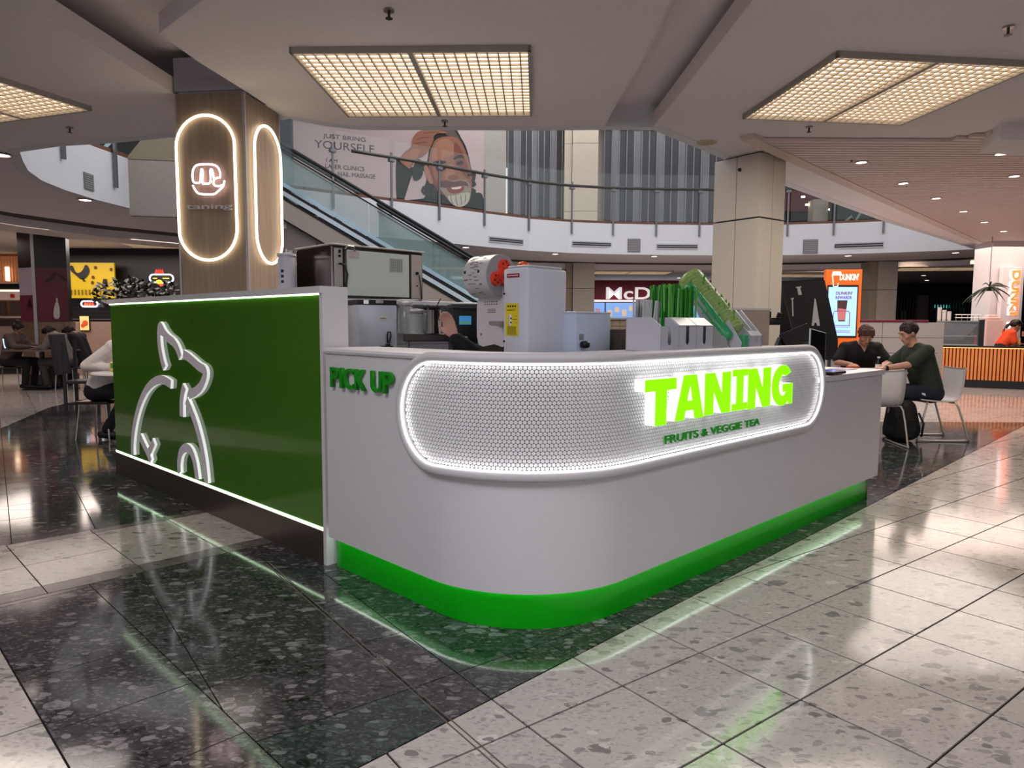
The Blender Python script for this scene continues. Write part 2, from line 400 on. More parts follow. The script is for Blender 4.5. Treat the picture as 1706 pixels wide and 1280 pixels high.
# expansion joint (two brass-grey strips) crossing the dark and the light floor
ej = MB()
pe = lambda s, t: (P0[0]+E1[0]*s+E2[0]*t, P0[1]+E1[1]*s+E2[1]*t)
for ds in (-.012, .006):
    ej.prism([pe(-1.44*TL+ds, -1.98), pe(-1.44*TL+ds+.005, -1.98), pe(-1.44*TL+ds+.005, 1.4), pe(-1.44*TL+ds, 1.4)], -.006, .0003)
ej.build('expansion_strip', M('joint_metal', (120, 108, 98), .4, .6), floor)

# ------------------------------------------------------------------ ceiling
HC = 3.1
opening = [(-5.36, 7.78), (-5.62, 8.2), (-5.91, 8.71), (-6.14, 9.3), (-6.25, 9.94), (-6.27, 10.7), (-6.18, 11.44), (-5.9, 12.1), (-4.7, 13.55), (-3.3, 14.7), (-1.77, 15.85), (-.57, 16.9), (.4, 17.65), (1.42, 18.15), (2.4, 18.4),
           (3.7, 18.55), (5.27, 18.6), (7.05, 18.47), (8.4, 18.15), (9.42, 17.75), (10.3, 17.3), (10.99, 16.85), (6.7, 12.68), (3.62, 9.45), (2.18, 7.77), (1.33, 6.81), (.83, 6.81), (.26, 6.84), (-1.46, 6.85), (-1.75, 6.73), (-2.03, 6.5),
           (-2.72, 6.9), (-3.43, 7.16), (-4.11, 7.38), (-4.75, 7.52)]
hole_l = [(-3.3, -1), (-2.85, 4.05), (-2.75, 5.77), (-2.72, 6.1), (-2.09, 6.1), (-2.14, 5.75), (-2.24, 5.11), (-2.27, 4.65), (-1.72, 4.12), (-1.1, 3.4), (-1.1, -1)]
hole_r = [(.9, -1), (.9, 5.2), (.87, 5.9), (.85, 6.79), (1.31, 6.79), (1.34, 5.5), (1.36, 4.15), (1.62, -1)]
outer = [(-24, -6), (26, -6), (26, 40), (-24, 40)]
cm = MB()
loops = [outer, opening, hole_l, hole_r]
v3 = [[Vector((x, y, 0)) for x, y in lp] for lp in loops]
flat = [p for lp in loops for p in lp]
tris = tessellate_polygon(v3)
fs = []
for t in tris:
    a, b, c = (flat[i] for i in t)
    fs.append(t if (b[0]-a[0])*(c[1]-a[1])-(c[0]-a[0])*(b[1]-a[1]) < 0 else t[::-1])
cm.add([(x, y, HC) for x, y in flat], fs)
for lp, h in ((hole_l, .13), (hole_r, .14)):
    n = len(lp)
    cm.add([(x, y, HC) for x, y in lp]+[(x, y, HC+h) for x, y in lp], [(i, (i+1) % n, n+(i+1) % n, n+i) for i in range(n)])
ceiling = tag(cm.build('ceiling', ceil_m), kind='structure')
cl = MB(); cl.box(-3.0, 3.35, HC+.36, 5.2, 6.2, .04); cl.box(2.6, 3.2, HC+.22, 4.8, 7.2, .04); cl.build('ceiling_recess', ceil_m, ceiling)
# atrium edge: white fascia, timber capping, slab top
def strip(b, pts, z0, z1, th, closed=False, out=1):
    n = len(pts)
    L = []
    for i, p in enumerate(pts):
        a = pts[i-1] if (closed or i > 0) else p; c = pts[(i+1) % n] if (closed or i < n-1) else p
        d = hypot(c[0]-a[0], c[1]-a[1]) or 1; L.append((-(c[1]-a[1])/d*out, (c[0]-a[0])/d*out))
    vs = []
    for (x, y), (nx, ny) in zip(pts, L): vs += [(x, y, z0), (x, y, z1), (x+nx*th, y+ny*th, z1), (x+nx*th, y+ny*th, z0)]
    fs = []
    for i in range(n if closed else n-1):
        j = (i+1) % n
        for k in range(4): fs.append((i*4+k, i*4+(k+1) % 4, j*4+(k+1) % 4, j*4+k))
    b.add(vs, fs)
wf = MB(); strip(wf, opening, HC-.004, 3.88, .12, True, 1)
fas = tag(wf.build('trim_1', fascia_m), kind='structure')
wcap = MB(); strip(wcap, opening[:22], 3.88, 3.94, .16, False, 1); wcap.build('timber_capping', wood('capping_wood', (96, 62, 46), (120, 80, 60)), fas)
sl = MB(); sl.add([(x, y, 3.9) for x, y in flat], [t[::-1] for t in fs]); 
up = tag(sl.build('trim_2', M('upper_floor', (150, 140, 130), .6)), kind='structure'); 
# slot diffusers and square vents set in the fascia
def on_path(pts, d):
    for i in range(len(pts)-1):
        l = hypot(pts[i+1][0]-pts[i][0], pts[i+1][1]-pts[i][1])
        if d <= l or i == len(pts)-2:
            t = d/l; tx, ty = (pts[i+1][0]-pts[i][0])/l, (pts[i+1][1]-pts[i][1])/l
            return (pts[i][0]+tx*l*t, pts[i][1]+ty*l*t), (tx, ty)
        d -= l
def nearest_fascia(px, py):
    best = None
    for i in range(0, 21):
        P, Q_ = opening[i], opening[i+1]
        w_ = PLp(px, py, P, Q_)
        dx, dy = Q_[0]-P[0], Q_[1]-P[1]; l = hypot(dx, dy); s = ((w_.x-P[0])*dx+(w_.y-P[1])*dy)/l/l
        if -.02 <= s <= 1.02 and w_.y > 0: return w_, Vector((dx/l, dy/l, 0))
    return w_, Vector((dx/l, dy/l, 0))
vent_m = M('vent_grey', (124, 122, 124), .6); slot_m = M('slot_dark', (58, 56, 62), .6)
for i, (px, py, wd, ht) in enumerate([(843, 401, 1.05, .09), (986, 407, 1.1, .09), (1128, 411, 1.1, .09), (1430, 409, 1.15, .1)]):
    p, t = nearest_fascia(px, py); n = Vector((t.y, -t.x, 0))
    if n.dot(p-EYE) > 0: n = -n
    r = thing('slot_diffuser', ['slot air diffuser at the left end of the white balcony fascia, nearest the escalator', 'slot air diffuser second from the escalator, left of the square vent', 'slot air diffuser between the square vent and the beige column', 'slot air diffuser in the balcony fascia right of the beige column'][i], 'vent', p+n*.012, atan2(t.y, t.x), 'slot diffusers in the balcony fascia')
    b = MB(); b.box(0, 0, 0, wd, .016, ht+.05); b.build('frame', M('slot_frame', (190, 190, 194), .5), r)
    for k in (-1, 1): b = MB(); b.box(0, -.009 if n.y < 0 else .009, k*ht*.26, wd-.04, .008, ht*.36); b.build('slot', slot_m, r)
for i, (px, py, sz) in enumerate([(1056, 409, .34), (1350, 411, .36), (147, 303, .24)]):
    p, t = nearest_fascia(px, py); n = Vector((t.y, -t.x, 0))
    if n.dot(p-EYE) > 0: n = -n
    r = thing('square_vent', ['small square grey vent in the balcony fascia left of the beige column', 'small square grey vent in the balcony fascia right of the beige column', 'square grey vent in the curved white fascia at far left'][i], 'vent', p+n*.01, atan2(t.y, t.x))
    b = MB(); b.box(0, 0, 0, sz, .014, sz); b.build('frame', vent_m, r)
    b = MB()
    for k in range(7): b.box(0, -.009, -sz*.4+k*sz*.8/6, sz*.86, .008, sz*.06)
    b.build('louvre', M('vent_light', (150, 148, 148), .6), r)

# slatted ceiling on the right and the beam beside it
sm_ = M('ceiling_slat', (226, 204, 196), .6, var=.03); b = MB()
def in_slat(x, y):
    # right of the beam line, beyond the curved border
    ex = 2.45+(y-7.0)*1.0
    border = 7.0+.3*math.exp(-((x-3.6)/.9)**2)-max(0, x-4.0)*.75
    return x > ex and y > border
for k in range(150):
    y = 5.2+k*.1; xs = [x*.1 for x in range(20, 180) if in_slat(x*.1, y)]
    if xs and min(xs)-(2.45+(y-7.0)) < .12: xs.append(2.25+(y-6.98)*.9356+.10)
    if xs and max(xs)-min(xs) > .3: b.box((min(xs)+max(xs))/2, y, HC-.02, max(xs)-min(xs), .075, .03)
tag(b.build('ceiling_slat', sm_, ceiling), kind='stuff')
b = MB(); d = Vector((12.34, 13.19, 0)).normalized(); n = Vector((-d.y, d.x, 0))
p = Vector((2.25, 6.98, 0)); q = p+d*19
b.add([p+n*.06+Vector((0, 0, HC+.01)), p-n*.1+Vector((0, 0, HC+.01)), p-n*.1+Vector((0, 0, HC-.045)), p+n*.02+Vector((0, 0, HC-.06)),
       q+n*.06+Vector((0, 0, HC+.01)), q-n*.1+Vector((0, 0, HC+.01)), q-n*.1+Vector((0, 0, HC-.045)), q+n*.02+Vector((0, 0, HC-.06))],
      [(0, 1, 2, 3), (7, 6, 5, 4), (0, 3, 7, 4), (3, 2, 6, 7), (2, 1, 5, 6), (1, 0, 4, 5)])
tag(b.build('trim_3', M('beam_pink', (222, 200, 190), .7)), kind='structure')
# stepped bulkhead at the right edge
b = MB(); b.prism([(4.45, 6.55), (6.6, 6.9), (6.6, 7.5), (4.6, 7.05)], HC-.14, HC+.01); tag(b.build('trim_4', ceil_m), kind='structure')
# flat dark strip round the far side, step shade put into its colour
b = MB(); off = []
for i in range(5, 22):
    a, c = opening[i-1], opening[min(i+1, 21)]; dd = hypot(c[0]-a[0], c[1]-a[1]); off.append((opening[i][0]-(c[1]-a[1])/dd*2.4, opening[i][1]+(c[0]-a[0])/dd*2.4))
strip(b, off, HC-.012, HC, .42); tag(b.build('trim_5', M('step_shade_paint', (70, 62, 60), .8)), kind='structure')
off2 = [(x, y) for x, y in off]
b = MB(); strip(b, [(p[0]+.25*(p[0]-1)/12, p[1]+.5) for p in off], HC-.16, HC-.013, .9)
tag(b.build('trim_6', ceil_m), kind='structure')

# grille light fixtures
lit_m = M('lit_diffuser', (255, 234, 206), emit=2.1); blade_m = M('louvre_blade', (196, 186, 172), .5, var=.03); gfr = M('fixture_frame', (168, 160, 150), .6)
def grille(label, c, rz, L=1.62, Wd=1.46, nx=22, ny=20, near=True):
    r = thing('grille_ceiling_light', label, 'ceiling light', (c[0], c[1], HC), rz)
    b = MB(); t = .02
    for sx in (-1, 1): b.box(sx*(L/2-t/2), 0, -.02, t, Wd, .04)
    for sy in (-1, 1): b.box(0, sy*(Wd/2-t/2), -.02, L, t, .04)
    b.box(0, 0, -.021, .035, Wd-.04, .036); b.build('frame', gfr, r)
    for s in (-1, 1): b = MB(); b.box(s*L/4, 0, -.004, L/2-.03, Wd-.04, .006); b.build('lit_panel', lit_m, r)
    gx = MB(); gx.box(0, 0, -.022, .010, Wd-.04, .016); gy = MB(); gy.box(0, 0, -.023, L-.04, .010, .014)
    mx_ = gx.mesh('louvre_blade', blade_m); my_ = gy.mesh('louvre_blade', blade_m)
    if near:
        for i in range(1, nx):
            if i*2 == nx: continue
            o = put('louvre_blade', mx_, r); o.location = (-L/2+L*i/nx, 0, 0)
        for j in range(1, ny): o = put('louvre_blade', my_, r); o.location = (0, -Wd/2+Wd*j/ny, 0)
    else:
        g = MB()
        for i in range(1, nx): g.box(-L/2+L*i/nx, 0, -.021, .014, Wd-.04, .026)
        for j in range(1, ny): g.box(0, -Wd/2+Wd*j/ny, -.022, L-.04, .014, .026)
        tag(g.build('louvre', blade_m, r), kind='stuff')
    return r
grille('large egg-crate ceiling light at the centre, above the white machine', (-.67, 5.56), radians(-2))
grille('large egg-crate ceiling light at upper right, beyond the recess', (2.84, 5.68), radians(6.5), 1.5, 1.45)
grille('egg-crate ceiling light cut by the upper left frame edge', (-4.62, 5.75), radians(-19.5), 1.62, 1.46)
p = Zp(40, 369, HC); grille('egg-crate light under the left balcony, beside the curved step', (p.x-1.0, p.y-.1), radians(-25), 2.2, 1.0, near=False)
p = Zp(300, 408, HC); grille('egg-crate light under the balcony left of the wood-clad column', (p.x, p.y), radians(10), 2.4, 1.1, near=False)
p = Zp(1570, 449, HC-.2); 
grille('egg-crate light above the dark shopfront at far right', (p.x, p.y, ), radians(-10), 2.6, 1.2, near=False).location.z = HC-.16
p = Zp(1047, 453, HC-.16); grille('flat lit ceiling panel in front of the red fast-food sign', (p.x, p.y), 0, 2.6, 1.2, near=False).location.z = HC-.16
p = Zp(775, 445, HC-.16); grille('flat lit ceiling panel seen through the escalator glass', (p.x, p.y), 0, 2.2, 1.0, near=False).location.z = HC-.16
p = Zp(1350, 458, HC-.16); grille('lit ceiling panel left of the orange drinks totem', (p.x, p.y), 0, 2.6, 1.2, near=False).location.z = HC-.16

# sprinklers, downlights
def sprinkler(label, px, py):
    p = Zp(px, py, HC); r = thing('sprinkler', label, 'sprinkler', p)
    b = MB(); b.cyl((0, 0, 0), (0, 0, -.012), .032, .032, 14); b.build('rose', steel_m, r)
    b = MB(); b.cyl((0, 0, -.01), (0, 0, -.05), .008, .008, 8); b.cyl((0, 0, -.05), (0, 0, -.053), .022, .022, 12); b.build('head', dsteel_m, r)
for l, px, py in [('sprinkler at the top of the frame above the central grille light', 648, 16), ('sprinkler just below the central grille light', 741, 201), ('sprinkler below the upper right grille light', 1348, 211), ('sprinkler at the upper right corner of the frame', 1680, 44), ('sprinkler near the upper left grille light', 116, 212), ('sprinkler among the pink downlights near the curved ceiling border', 1419, 262)]: sprinkler(l, px, py)
dlm = M('downlight_lit', (255, 238, 225), emit=6); rim_m = M('downlight_rim', (205, 190, 182), .4)
def downlight(px, py, z, label, group=None, r_=.07, light=0, col=(1, .86, .8)):
    p = Zp(px, py, z); r = thing('downlight', label, 'downlight', p, 0, group)
    b = MB(); b.lathe([(r_, 0), (r_*1.25, -.004), (r_*1.25, -.008), (r_*.95, -.01), (r_*.95, -.002)], 20); b.build('rim', rim_m, r)
    b = MB(); b.cyl((0, 0, -.001), (0, 0, -.006), r_*.85, r_*.85, 18); b.build('lamp', dlm, r)
    if light: spot('downlight_beam', (p.x, p.y, z-.03), light, col, 120, .8)
    return r
grp = 'downlights in the slatted ceiling'
for i, (px, py) in enumerate([(1435, 270), (1505, 305), (1560, 330), (1605, 352), (1640, 370), (1672, 385), (1690, 293), (1668, 256)]):
    downlight(px, py, HC-.035, ['downlight nearest the camera in the row along the slatted ceiling', 'second downlight along the slatted ceiling from the near end', 'third downlight along the slatted ceiling from the near end', 'fourth downlight along the slatted ceiling from the near end', 'fifth downlight along the slatted ceiling from the near end', 'sixth and farthest downlight along the slatted ceiling', 'downlight at the right frame edge beside the slatted row', 'downlight below the bulkhead at the right frame edge'][i], grp, .06, 26 if i < 5 else 0)
for i, (px, py, lb, li) in enumerate([(925, 423, 'downlight under the balcony left of the round light pool', 10), (1090, 427, 'downlight under the balcony above the straws', 12), (1413, 426, 'downlight under the balcony above the orange totem', 12), (1592, 421, 'downlight under the balcony above the far right grille light', 12), (142, 333, 'downlight under the curved left balcony', 10), (2, 258, 'downlight cut by the left frame edge', 0), (776, 412, 'downlight behind the lower escalator handrail', 0),
                                  (166, 421, 'downlight above the yellow chicken menu', 10), (234, 434, 'downlight above the dark plant shop', 6), (258, 444, 'downlight above the neon chicken-face sign', 6), (1077, 468, 'downlight right above the red sign letters', 0), (1131, 463, 'downlight right of the red sign letters', 0), (1539, 459, 'upper of two downlights before the dark shopfront', 0), (1544, 467, 'lower of two downlights before the dark shopfront', 0)]):
    downlight(px, py, HC-.01 if py < 440 else HC-.0, lb, None, .09, li)
# round speaker and access hatch in the ceiling by the beige column
p = Zp(1177, 237, HC); r = thing('ceiling_speaker', 'round cream ceiling speaker in front of the beige column', 'speaker', p)
b = MB(); b.lathe([(.105, 0), (.105, -.006), (.09, -.01)], 28); b.build('ring', M('cream_plastic', (205, 190, 160), .6), r)
b = MB(); b.lathe([(.088, -.008), (.086, -.013), (.02, -.014)], 24); b.build('mesh_cover', M('cream_mesh', (190, 174, 142), .8, bump=.3, scale=200), r)
# ================================================================== KIOSK
UD = Vector((cos(radians(44.2)), sin(radians(44.2)), 0)); LD = Vector((Q, -Q, 0))      # along front, along pick-up side
NR = Vector((UD.y, -UD.x, 0)); NL = Vector((-Q, -Q, 0))
A0 = Vector((-.935, 3.503, 0)); BR = Vector((.428, 2.861, 0)); END = Vector((2.685, 5.056, 0))
def isect(p, d, q, e):
    den = d.x*e.y-d.y*e.x; t = ((q.x-p.x)*e.y-(q.y-p.y)*e.x)/den; return p+d*t
CR = isect(A0, LD, BR, UD)
RAD = .585; th = LD.angle(UD)              # turning angle ~ 89
tlen = RAD*math.tan(th/2); T1 = CR-LD*tlen; T2 = CR+UD*tlen; CEN = T1-NL*RAD
S1 = (T1-A0).length; S2 = S1+RAD*th; S3 = S2+(END-T2).length
def path(t, off=0):
    """point on the counter face at arc length t, pushed out by off; tangent; normal"""
    if t <= S1: p, d, n = A0+LD*t, LD, NL
    elif t <= S2:
        a = (t-S1)/RAD; n = Vector((NL.x*cos(a)-NL.y*sin(a), NL.x*sin(a)+NL.y*cos(a), 0)); p = CEN+n*RAD; d = Vector((-n.y, n.x, 0))
    else: p, d, n = T2+UD*(t-S2), UD, NR
    return p+n*off, d, n
def t_of(x, y):                             # arc length of a point on the front straight or the pick-up straight
    p = Vector((x, y, 0)); return S2+(p-T2).dot(UD)
TE = t_of(1.905, 4.297); TS = (Vector((-.488, 3.057, 0))-A0).dot(LD)
ZC = .884; RF = .235                        # sign recess: centre height, centreline radius
TS += .022; TE -= .022
def hull_top(t):                            # top of the curved front: 1.10, then round the end of the recess down to the low counter
    if t < TE-RF: return 1.10
    q = TE-RF; 
    if t > q+RF: return .90
    return max(.90, ZC-.0+sqrt(max(0, RF*RF-(t-q)**2))*.92)
samples = sorted(set([S1*i/10 for i in range(11)]+[S1+(S2-S1)*i/28 for i in range(29)]+[S2+(TE-RF-S2)*i/14 for i in range(15)]+[TE-RF+RF*i/14 for i in range(15)]+[TE+.001+(S3-TE-.001)*i/6 for i in range(7)]))
kc = thing('service_counter', 'curved white kiosk service counter with lit green plinth and pill-shaped tiled sign panel', 'counter', (.1, 3.2, 0))
def shell(name, samples, z0f, z1f, o_out, o_in, mat, parent=kc, world=True, auto=30):
    b = MB(); vs = []; fs = []
    for t in samples:
        a, _, _ = path(t, o_out); c, _, _ = path(t, o_in)
        z0, z1 = z0f(t), z1f(t)
        vs += [(a.x, a.y, z0), (a.x, a.y, z1), (c.x, c.y, z1), (c.x, c.y, z0)]
    n = len(samples)
    for i in range(n-1):
        for k in range(4): fs.append((i*4+k, (i+1)*4+k, (i+1)*4+(k+1) % 4, i*4+(k+1) % 4))
    fs += [(0, 1, 2, 3), ((n-1)*4+3, (n-1)*4+2, (n-1)*4+1, (n-1)*4)]
    b.add(vs, fs); return b.build(name, mat, parent, world=world, auto=auto)
shell('front_panel', samples, lambda t: .182, hull_top, 0, -.05, white_m)
shell('bottom_lip', samples, lambda t: .163, lambda t: .182, 0, -.010, white_m)
# end panel of the counter
VB = Vector((-Q, Q, 0))
b = MB(); e0 = END; e1 = END+VB*.75
b.slab(END, UD, (0, 0, 1), -VB, [(-.05, .165), (0, .165), (0, .90), (-.05, .90)], -.75, 0); b.build('end_panel', white_m, kc, world=True)
# plinth and its lit strip
plinth_m = M('green_plinth', (6, 166, 12), .22, var=.03, coat=.3)
pl = shell('plinth', [s for s in samples if s < S3-.06]+[S3-.06], lambda t: 0, lambda t: .17, -.045, -.09, plinth_m)
b = MB(); pe_ = path(S3-.06, -.045)[0]; b.slab(pe_, VB, (0, 0, 1), UD, [(0, 0), (.6, 0), (.6, .17), (0, .17)], -.04, 0); b.build('plinth_return', plinth_m, kc, world=True)
strip_m = M('strip_led', (235, 255, 235), emit=4.2)
shell('led_strip', samples[:-1], lambda t: .172, lambda t: .179, -.014, -.036, strip_m)
# counter tops: tall section and low section
def topprof(t): return 1.10
ts = [s for s in samples if s <= TE-RF+.02]
b = MB(); vs = []; fs = []
prof = [(-.30, 1.10), (.0, 1.10), (.012, 1.106), (.016, 1.116), (.012, 1.127), (.0, 1.132), (-.30, 1.132)]
for t in ts:
    for o_, z in prof:
        p, _, _ = path(t, o_); vs.append((p.x, p.y, z))
m_ = len(prof); n = len(ts)
for i in range(n-1):
    for k in range(m_): fs.append((i*m_+k, (i+1)*m_+k, (i+1)*m_+(k+1) % m_, i*m_+(k+1) % m_))
fs += [tuple(range(m_)), tuple((n-1)*m_+k for k in range(m_-1, -1, -1))]
b.add(vs, fs); b.build('high_countertop', white_m, kc, world=True, auto=40)
shell('back_panel', ts, lambda t: .02, lambda t: 1.10, -.26, -.30, white_m)
b = MB(); q0 = path(TE-.1, .012)[0]; 
b.slab(q0, UD, VB, (0, 0, 1), [(0, 0), (S3-TE+.115, 0), (S3-TE+.115, .78), (0, .78)], .905, .940); b.build('low_countertop', white_m, kc, world=True)
# inner work counter
inner = [path(0, -.34)[0]+Vector((.1, 0, 0)), path(S1, -.34)[0], path((S1+S2)/2, -.34)[0], path(S2, -.34)[0], path(TE-.2, -.34)[0], path(TE-.2, -.95)[0], path(S2+.1, -.95)[0], path(S1-.1, -.95)[0]]
b = MB(); b.prism([(p.x, p.y) for p in inner], .05, .90)
wc = b.build('work_counter', M('work_counter_steel', (120, 118, 116), .35, .8), None); tag(wc, 'low steel work counter hidden behind the curved white counter, under the machines', 'counter')

# sign recess: grout ground, hexagonal field of round tiles, padded frame and LED line
def st_pts(r, n=18, t0=None, t1=None, step=.05):
    a0, a1 = TS+RF, TE-RF; pts = []
    m = int((a1-a0)/step)
    pts += [(a0+(a1-a0)*i/m, ZC-r) for i in range(m)]
    pts += [(a1+r*sin(pi*i/n), ZC-r*cos(pi*i/n)) for i in range(n)]
    pts += [(a1-(a1-a0)*i/m, ZC+r) for i in range(m)]
    pts += [(a0-r*sin(pi*i/n), ZC+r*cos(pi*i/n)) for i in range(n)]
    return pts
def on_face(tz, off): p, _, _ = path(tz[0], off); return (p.x, p.y, tz[1])
frame_m = M('padded_frame', (205, 200, 204), .45, var=.02)
b = MB(); outl = st_pts(RF); vs = []; fs = []; K = 10
for i, (t, z) in enumerate(outl):
    a = outl[i-1]; c = outl[(i+1) % len(outl)]; d = hypot(c[0]-a[0], c[1]-a[1]); nx, nz = (c[1]-a[1])/d, -(c[0]-a[0])/d
    for k in range(K):
        an = 2*pi*k/K; rr_ = .024; vs.append(on_face((t+nx*cos(an)*rr_, z+nz*cos(an)*rr_), .014+sin(an)*.026))
n = len(outl)
fs = [(i*K+k, ((i+1) % n)*K+k, ((i+1) % n)*K+(k+1) % K, i*K+(k+1) % K) for i in range(n) for k in range(K)]
b.add(vs, fs); b.build('sign_frame', frame_m, kc, smooth=True, world=True)
b = MB(); outl = st_pts(RF-.0225); vs = []; K = 6
for (t, z) in outl:
    for k in range(K):
        an = 2*pi*k/K; a0_, a1_ = TS+RF, TE-RF
        cx = min(max(t, a0_), a1_); d = hypot(t-cx, z-ZC); nx, nz = (t-cx)/d, (z-ZC)/d
        vs.append(on_face((t+nx*cos(an)*.0042, z+nz*cos(an)*.0042), .027+sin(an)*.0042))
n = len(outl); fs = [(i*K+k, ((i+1) % n)*K+k, ((i+1) % n)*K+(k+1) % K, i*K+(k+1) % K) for i in range(n) for k in range(K)]
b.add(vs, fs); b.build('frame_led', M('frame_led', (255, 255, 255), emit=5.5), kc, smooth=True, world=True)
# grout backing
b = MB(); rows = 20; cols = []
a0_, a1_ = TS+RF, TE-RF
tt = [TS+.02+(TE-TS-.04)*i/90 for i in range(91)]
vs = []; fs = []
for t in tt:
    dx = max(a0_-t, t-a1_, 0); h = sqrt(max((RF-.01)**2-dx*dx, 1e-5))
    for s in (-1, 1): vs.append(on_face((t, ZC+s*h), .0025))
fs = [(2*i, 2*i+2, 2*i+3, 2*i+1) for i in range(90)]
b.add(vs, fs); b.build('sign_ground', M('tile_grout', (96, 94, 94), .8, var=.1, scale=60), kc, smooth=True, world=True)
# penny tiles
pt = .0178; rt = .0083; rows = int(2*RF/(pt*.866))+2; b = MB(); NS = 12
vs = []; fs = []
for j in range(rows):
    z = ZC-RF+j*pt*.866; k = 0; t = TS+(pt/2 if j % 2 else 0)
    while t < TE:
        dx = max(a0_-t, t-a1_, 0)
        if hypot(dx, z-ZC) < RF-.013-rt*.6:
            base = len(vs)
            for (r_, o_) in ((rt, .003), (rt, .0062), (rt*.82, .0075)):
                for q in range(NS): vs.append(on_face((t+r_*cos(2*pi*q/NS), z+r_*sin(2*pi*q/NS)), o_))
            for l in range(2): fs += [(base+l*NS+q, base+l*NS+(q+1) % NS, base+(l+1)*NS+(q+1) % NS, base+(l+1)*NS+q) for q in range(NS)]
            fs.append(tuple(base+2*NS+q for q in range(NS)))
        t += pt
b.v = vs; b.f = fs; b.m = [0]*len(fs)
o = b.build('round_tile', M('penny_tile_white', (232, 230, 232), .22, var=.02), kc, world=True); tag(o, kind='stuff')

# lettering on the face
def on_front(me, name, t, z, off, parent, label=None):
    p, d, n = path(t, off); o = put(name, me, parent); setm(o, frame(Vector((p.x, p.y, z)), d, (0, 0, 1)))
    if label: o['label'] = label
    return o
lime = M('letter_lime', (108, 255, 0), emit=1.7); acry = M('letter_halo', (255, 255, 255), emit=1.1)
def arcp(cx, cy, rx, ry, a0, a1, n=12): return [(cx+rx*cos(radians(a0+(a1-a0)*i/n)), cy+ry*sin(radians(a0+(a1-a0)*i/n))) for i in range(n+1)]
LET = {
 'T': [[(0, 1), (1, 1), (1, .745), (.68, .745), (.68, 0), (.33, 0), (.33, .745), (0, .745)]],
 'A': [[(0, 0), (.28, 1), (.72, 1), (1, 0), (.68, 0), (.64, .2), (.35, .2), (.31, 0)], [(.41, .42), (.59, .42), (.5, .8)]],
 'N': [[(0, 0), (0, 1), (.36, 1), (.66, .45), (.66, 1), (1, 1), (1, 0), (.66, 0), (.33, .56), (.33, 0)]],
 'I': [[(0, 0), (0, .17), (.27, .17), (.27, .83), (0, .83), (0, 1), (1, 1), (1, .83), (.73, .83), (.73, .17), (1, .17), (1, 0)]],
 'G': [arcp(.5, .5, .5, .52, 38, 322, 22)[:-1]+[(.82, 0), (1, 0), (1, .53), (.52, .53), (.52, .33), (.68, .33)]+arcp(.53, .5, .2, .27, 295, 60, 12)]}
rb = (Vector((.428, 2.861, 0))-T2).dot(UD)+S2
sg = thing('lit_sign', 'glowing lime green block lettering on the round-tiled panel of the counter', 'sign', (.95, 3.37, ZC))
for i, (c, x0, x1, y0, y1) in enumerate([('T', .117, .352, .822, 1.023), ('A', .345, .585, .828, 1.030), ('N', .592, .832, .832, 1.030), ('I', .848, 1.0, .832, 1.036), ('N', 1.008, 1.255, .828, 1.034), ('G', 1.27, 1.52, .822, 1.036)]):
    lp = [[(px*(x1-x0), py*(y1-y0)) for px, py in l] for l in LET[c]]
    o = on_front(curve_mesh(lp, .05, acry), 'letter', rb+x0, y0, .034, sg)
    lp2 = lp
    f = curve_mesh(lp2, .004, lime); g = put('letter_face', f, o); g.location = (0, 0, .027)
    g['label'] = 'lime green letter face'
gm = M('letter_green', (20, 138, 24), .4, emit=.12)
o = on_front(text_mesh('FRUITS & VEGGIE TEA', .895, .037, .007, gm, .010), 'small_lettering', rb+.33, .7245, .022, sg, 'small dark green FRUITS & VEGGIE TEA line')
ps = thing('pick_up_sign', 'green raised PICK UP lettering on the white counter face', 'sign', (-.7, 3.25, .99))
tx = 0
cw = [('P', .068), ('I', .022), ('C', .078), ('K', .078), (' ', .034), ('U', .078), ('P', .068)]
tot = sum(c[1] for c in cw)+.012*5; x = .078; sc_ = .52/tot
pg = M('pick_green', (24, 148, 24), .4)
for c, wd in cw:
    if c == ' ': x += wd*sc_; continue
    on_front(text_mesh(c, wd*sc_, .098, .016, pg, .012), 'letter', x, .941, .016, ps); x += (wd+.012)*sc_

# ------------------------------------------------------------------ green side wall with the animal outline
WA = Vector((-.955, 3.53, 0)); WBv = Vector((-3.32, 5.78, 0)); WD = (WBv-WA).normalized(); WN = Vector((-WD.y, WD.x, 0))
if WN.dot(WA) > 0: WN = -WN
WL = (WBv-WA).length
gw = thing('green_side_wall', 'glossy green kiosk side wall with a white raised animal outline and lit edges', 'partition', WA)
green_m = M('green_glass_panel', (70, 118, 32), .11, var=.03, scale=1, coat=.5)
wallw = white_m
def wslab(name, poly, d0, d1, mat): b = MB(); b.slab(WA, WD, (0, 0, 1), WN, poly, d0, d1); return b.build(name, mat, gw, world=True)
R = lambda x0, z0, x1, z1: [(x0, z0), (x1, z0), (x1, z1), (x0, z1)]
wslab('green_panel', R(.028, .19, WL, 1.400), -.03, -.012, green_m)
wslab('core', R(.028, .0, WL, 1.400), -.13, -.03, wallw)
wslab('top_cap', R(0, 1.405, WL+.01, 1.440), -.15, .012, wallw)
wslab('end_post', R(0, 0, .028, 1.405), -.15, 0, wallw)
wslab('kick_plate', R(.028, 0, WL, .176), -.03, -.002, M('kick_steel', (132, 118, 112), .3, .85, var=.12, scale=5))
ledg = M('edge_led', (225, 255, 215), emit=4.5)
wslab('bottom_led', R(.03, .178, WL, .189), -.03, -.008, ledg); wslab('top_led', R(.03, 1.397, WL, 1.404), -.03, -.004, ledg)
def wpt(cx, cy):
    p = PLp(cx/4.265, 500+cy/4.265, WA, WBv); return ((p-WA).dot(WD), p.z)
emb = M('emblem_white', (238, 230, 240), .5, var=.02)
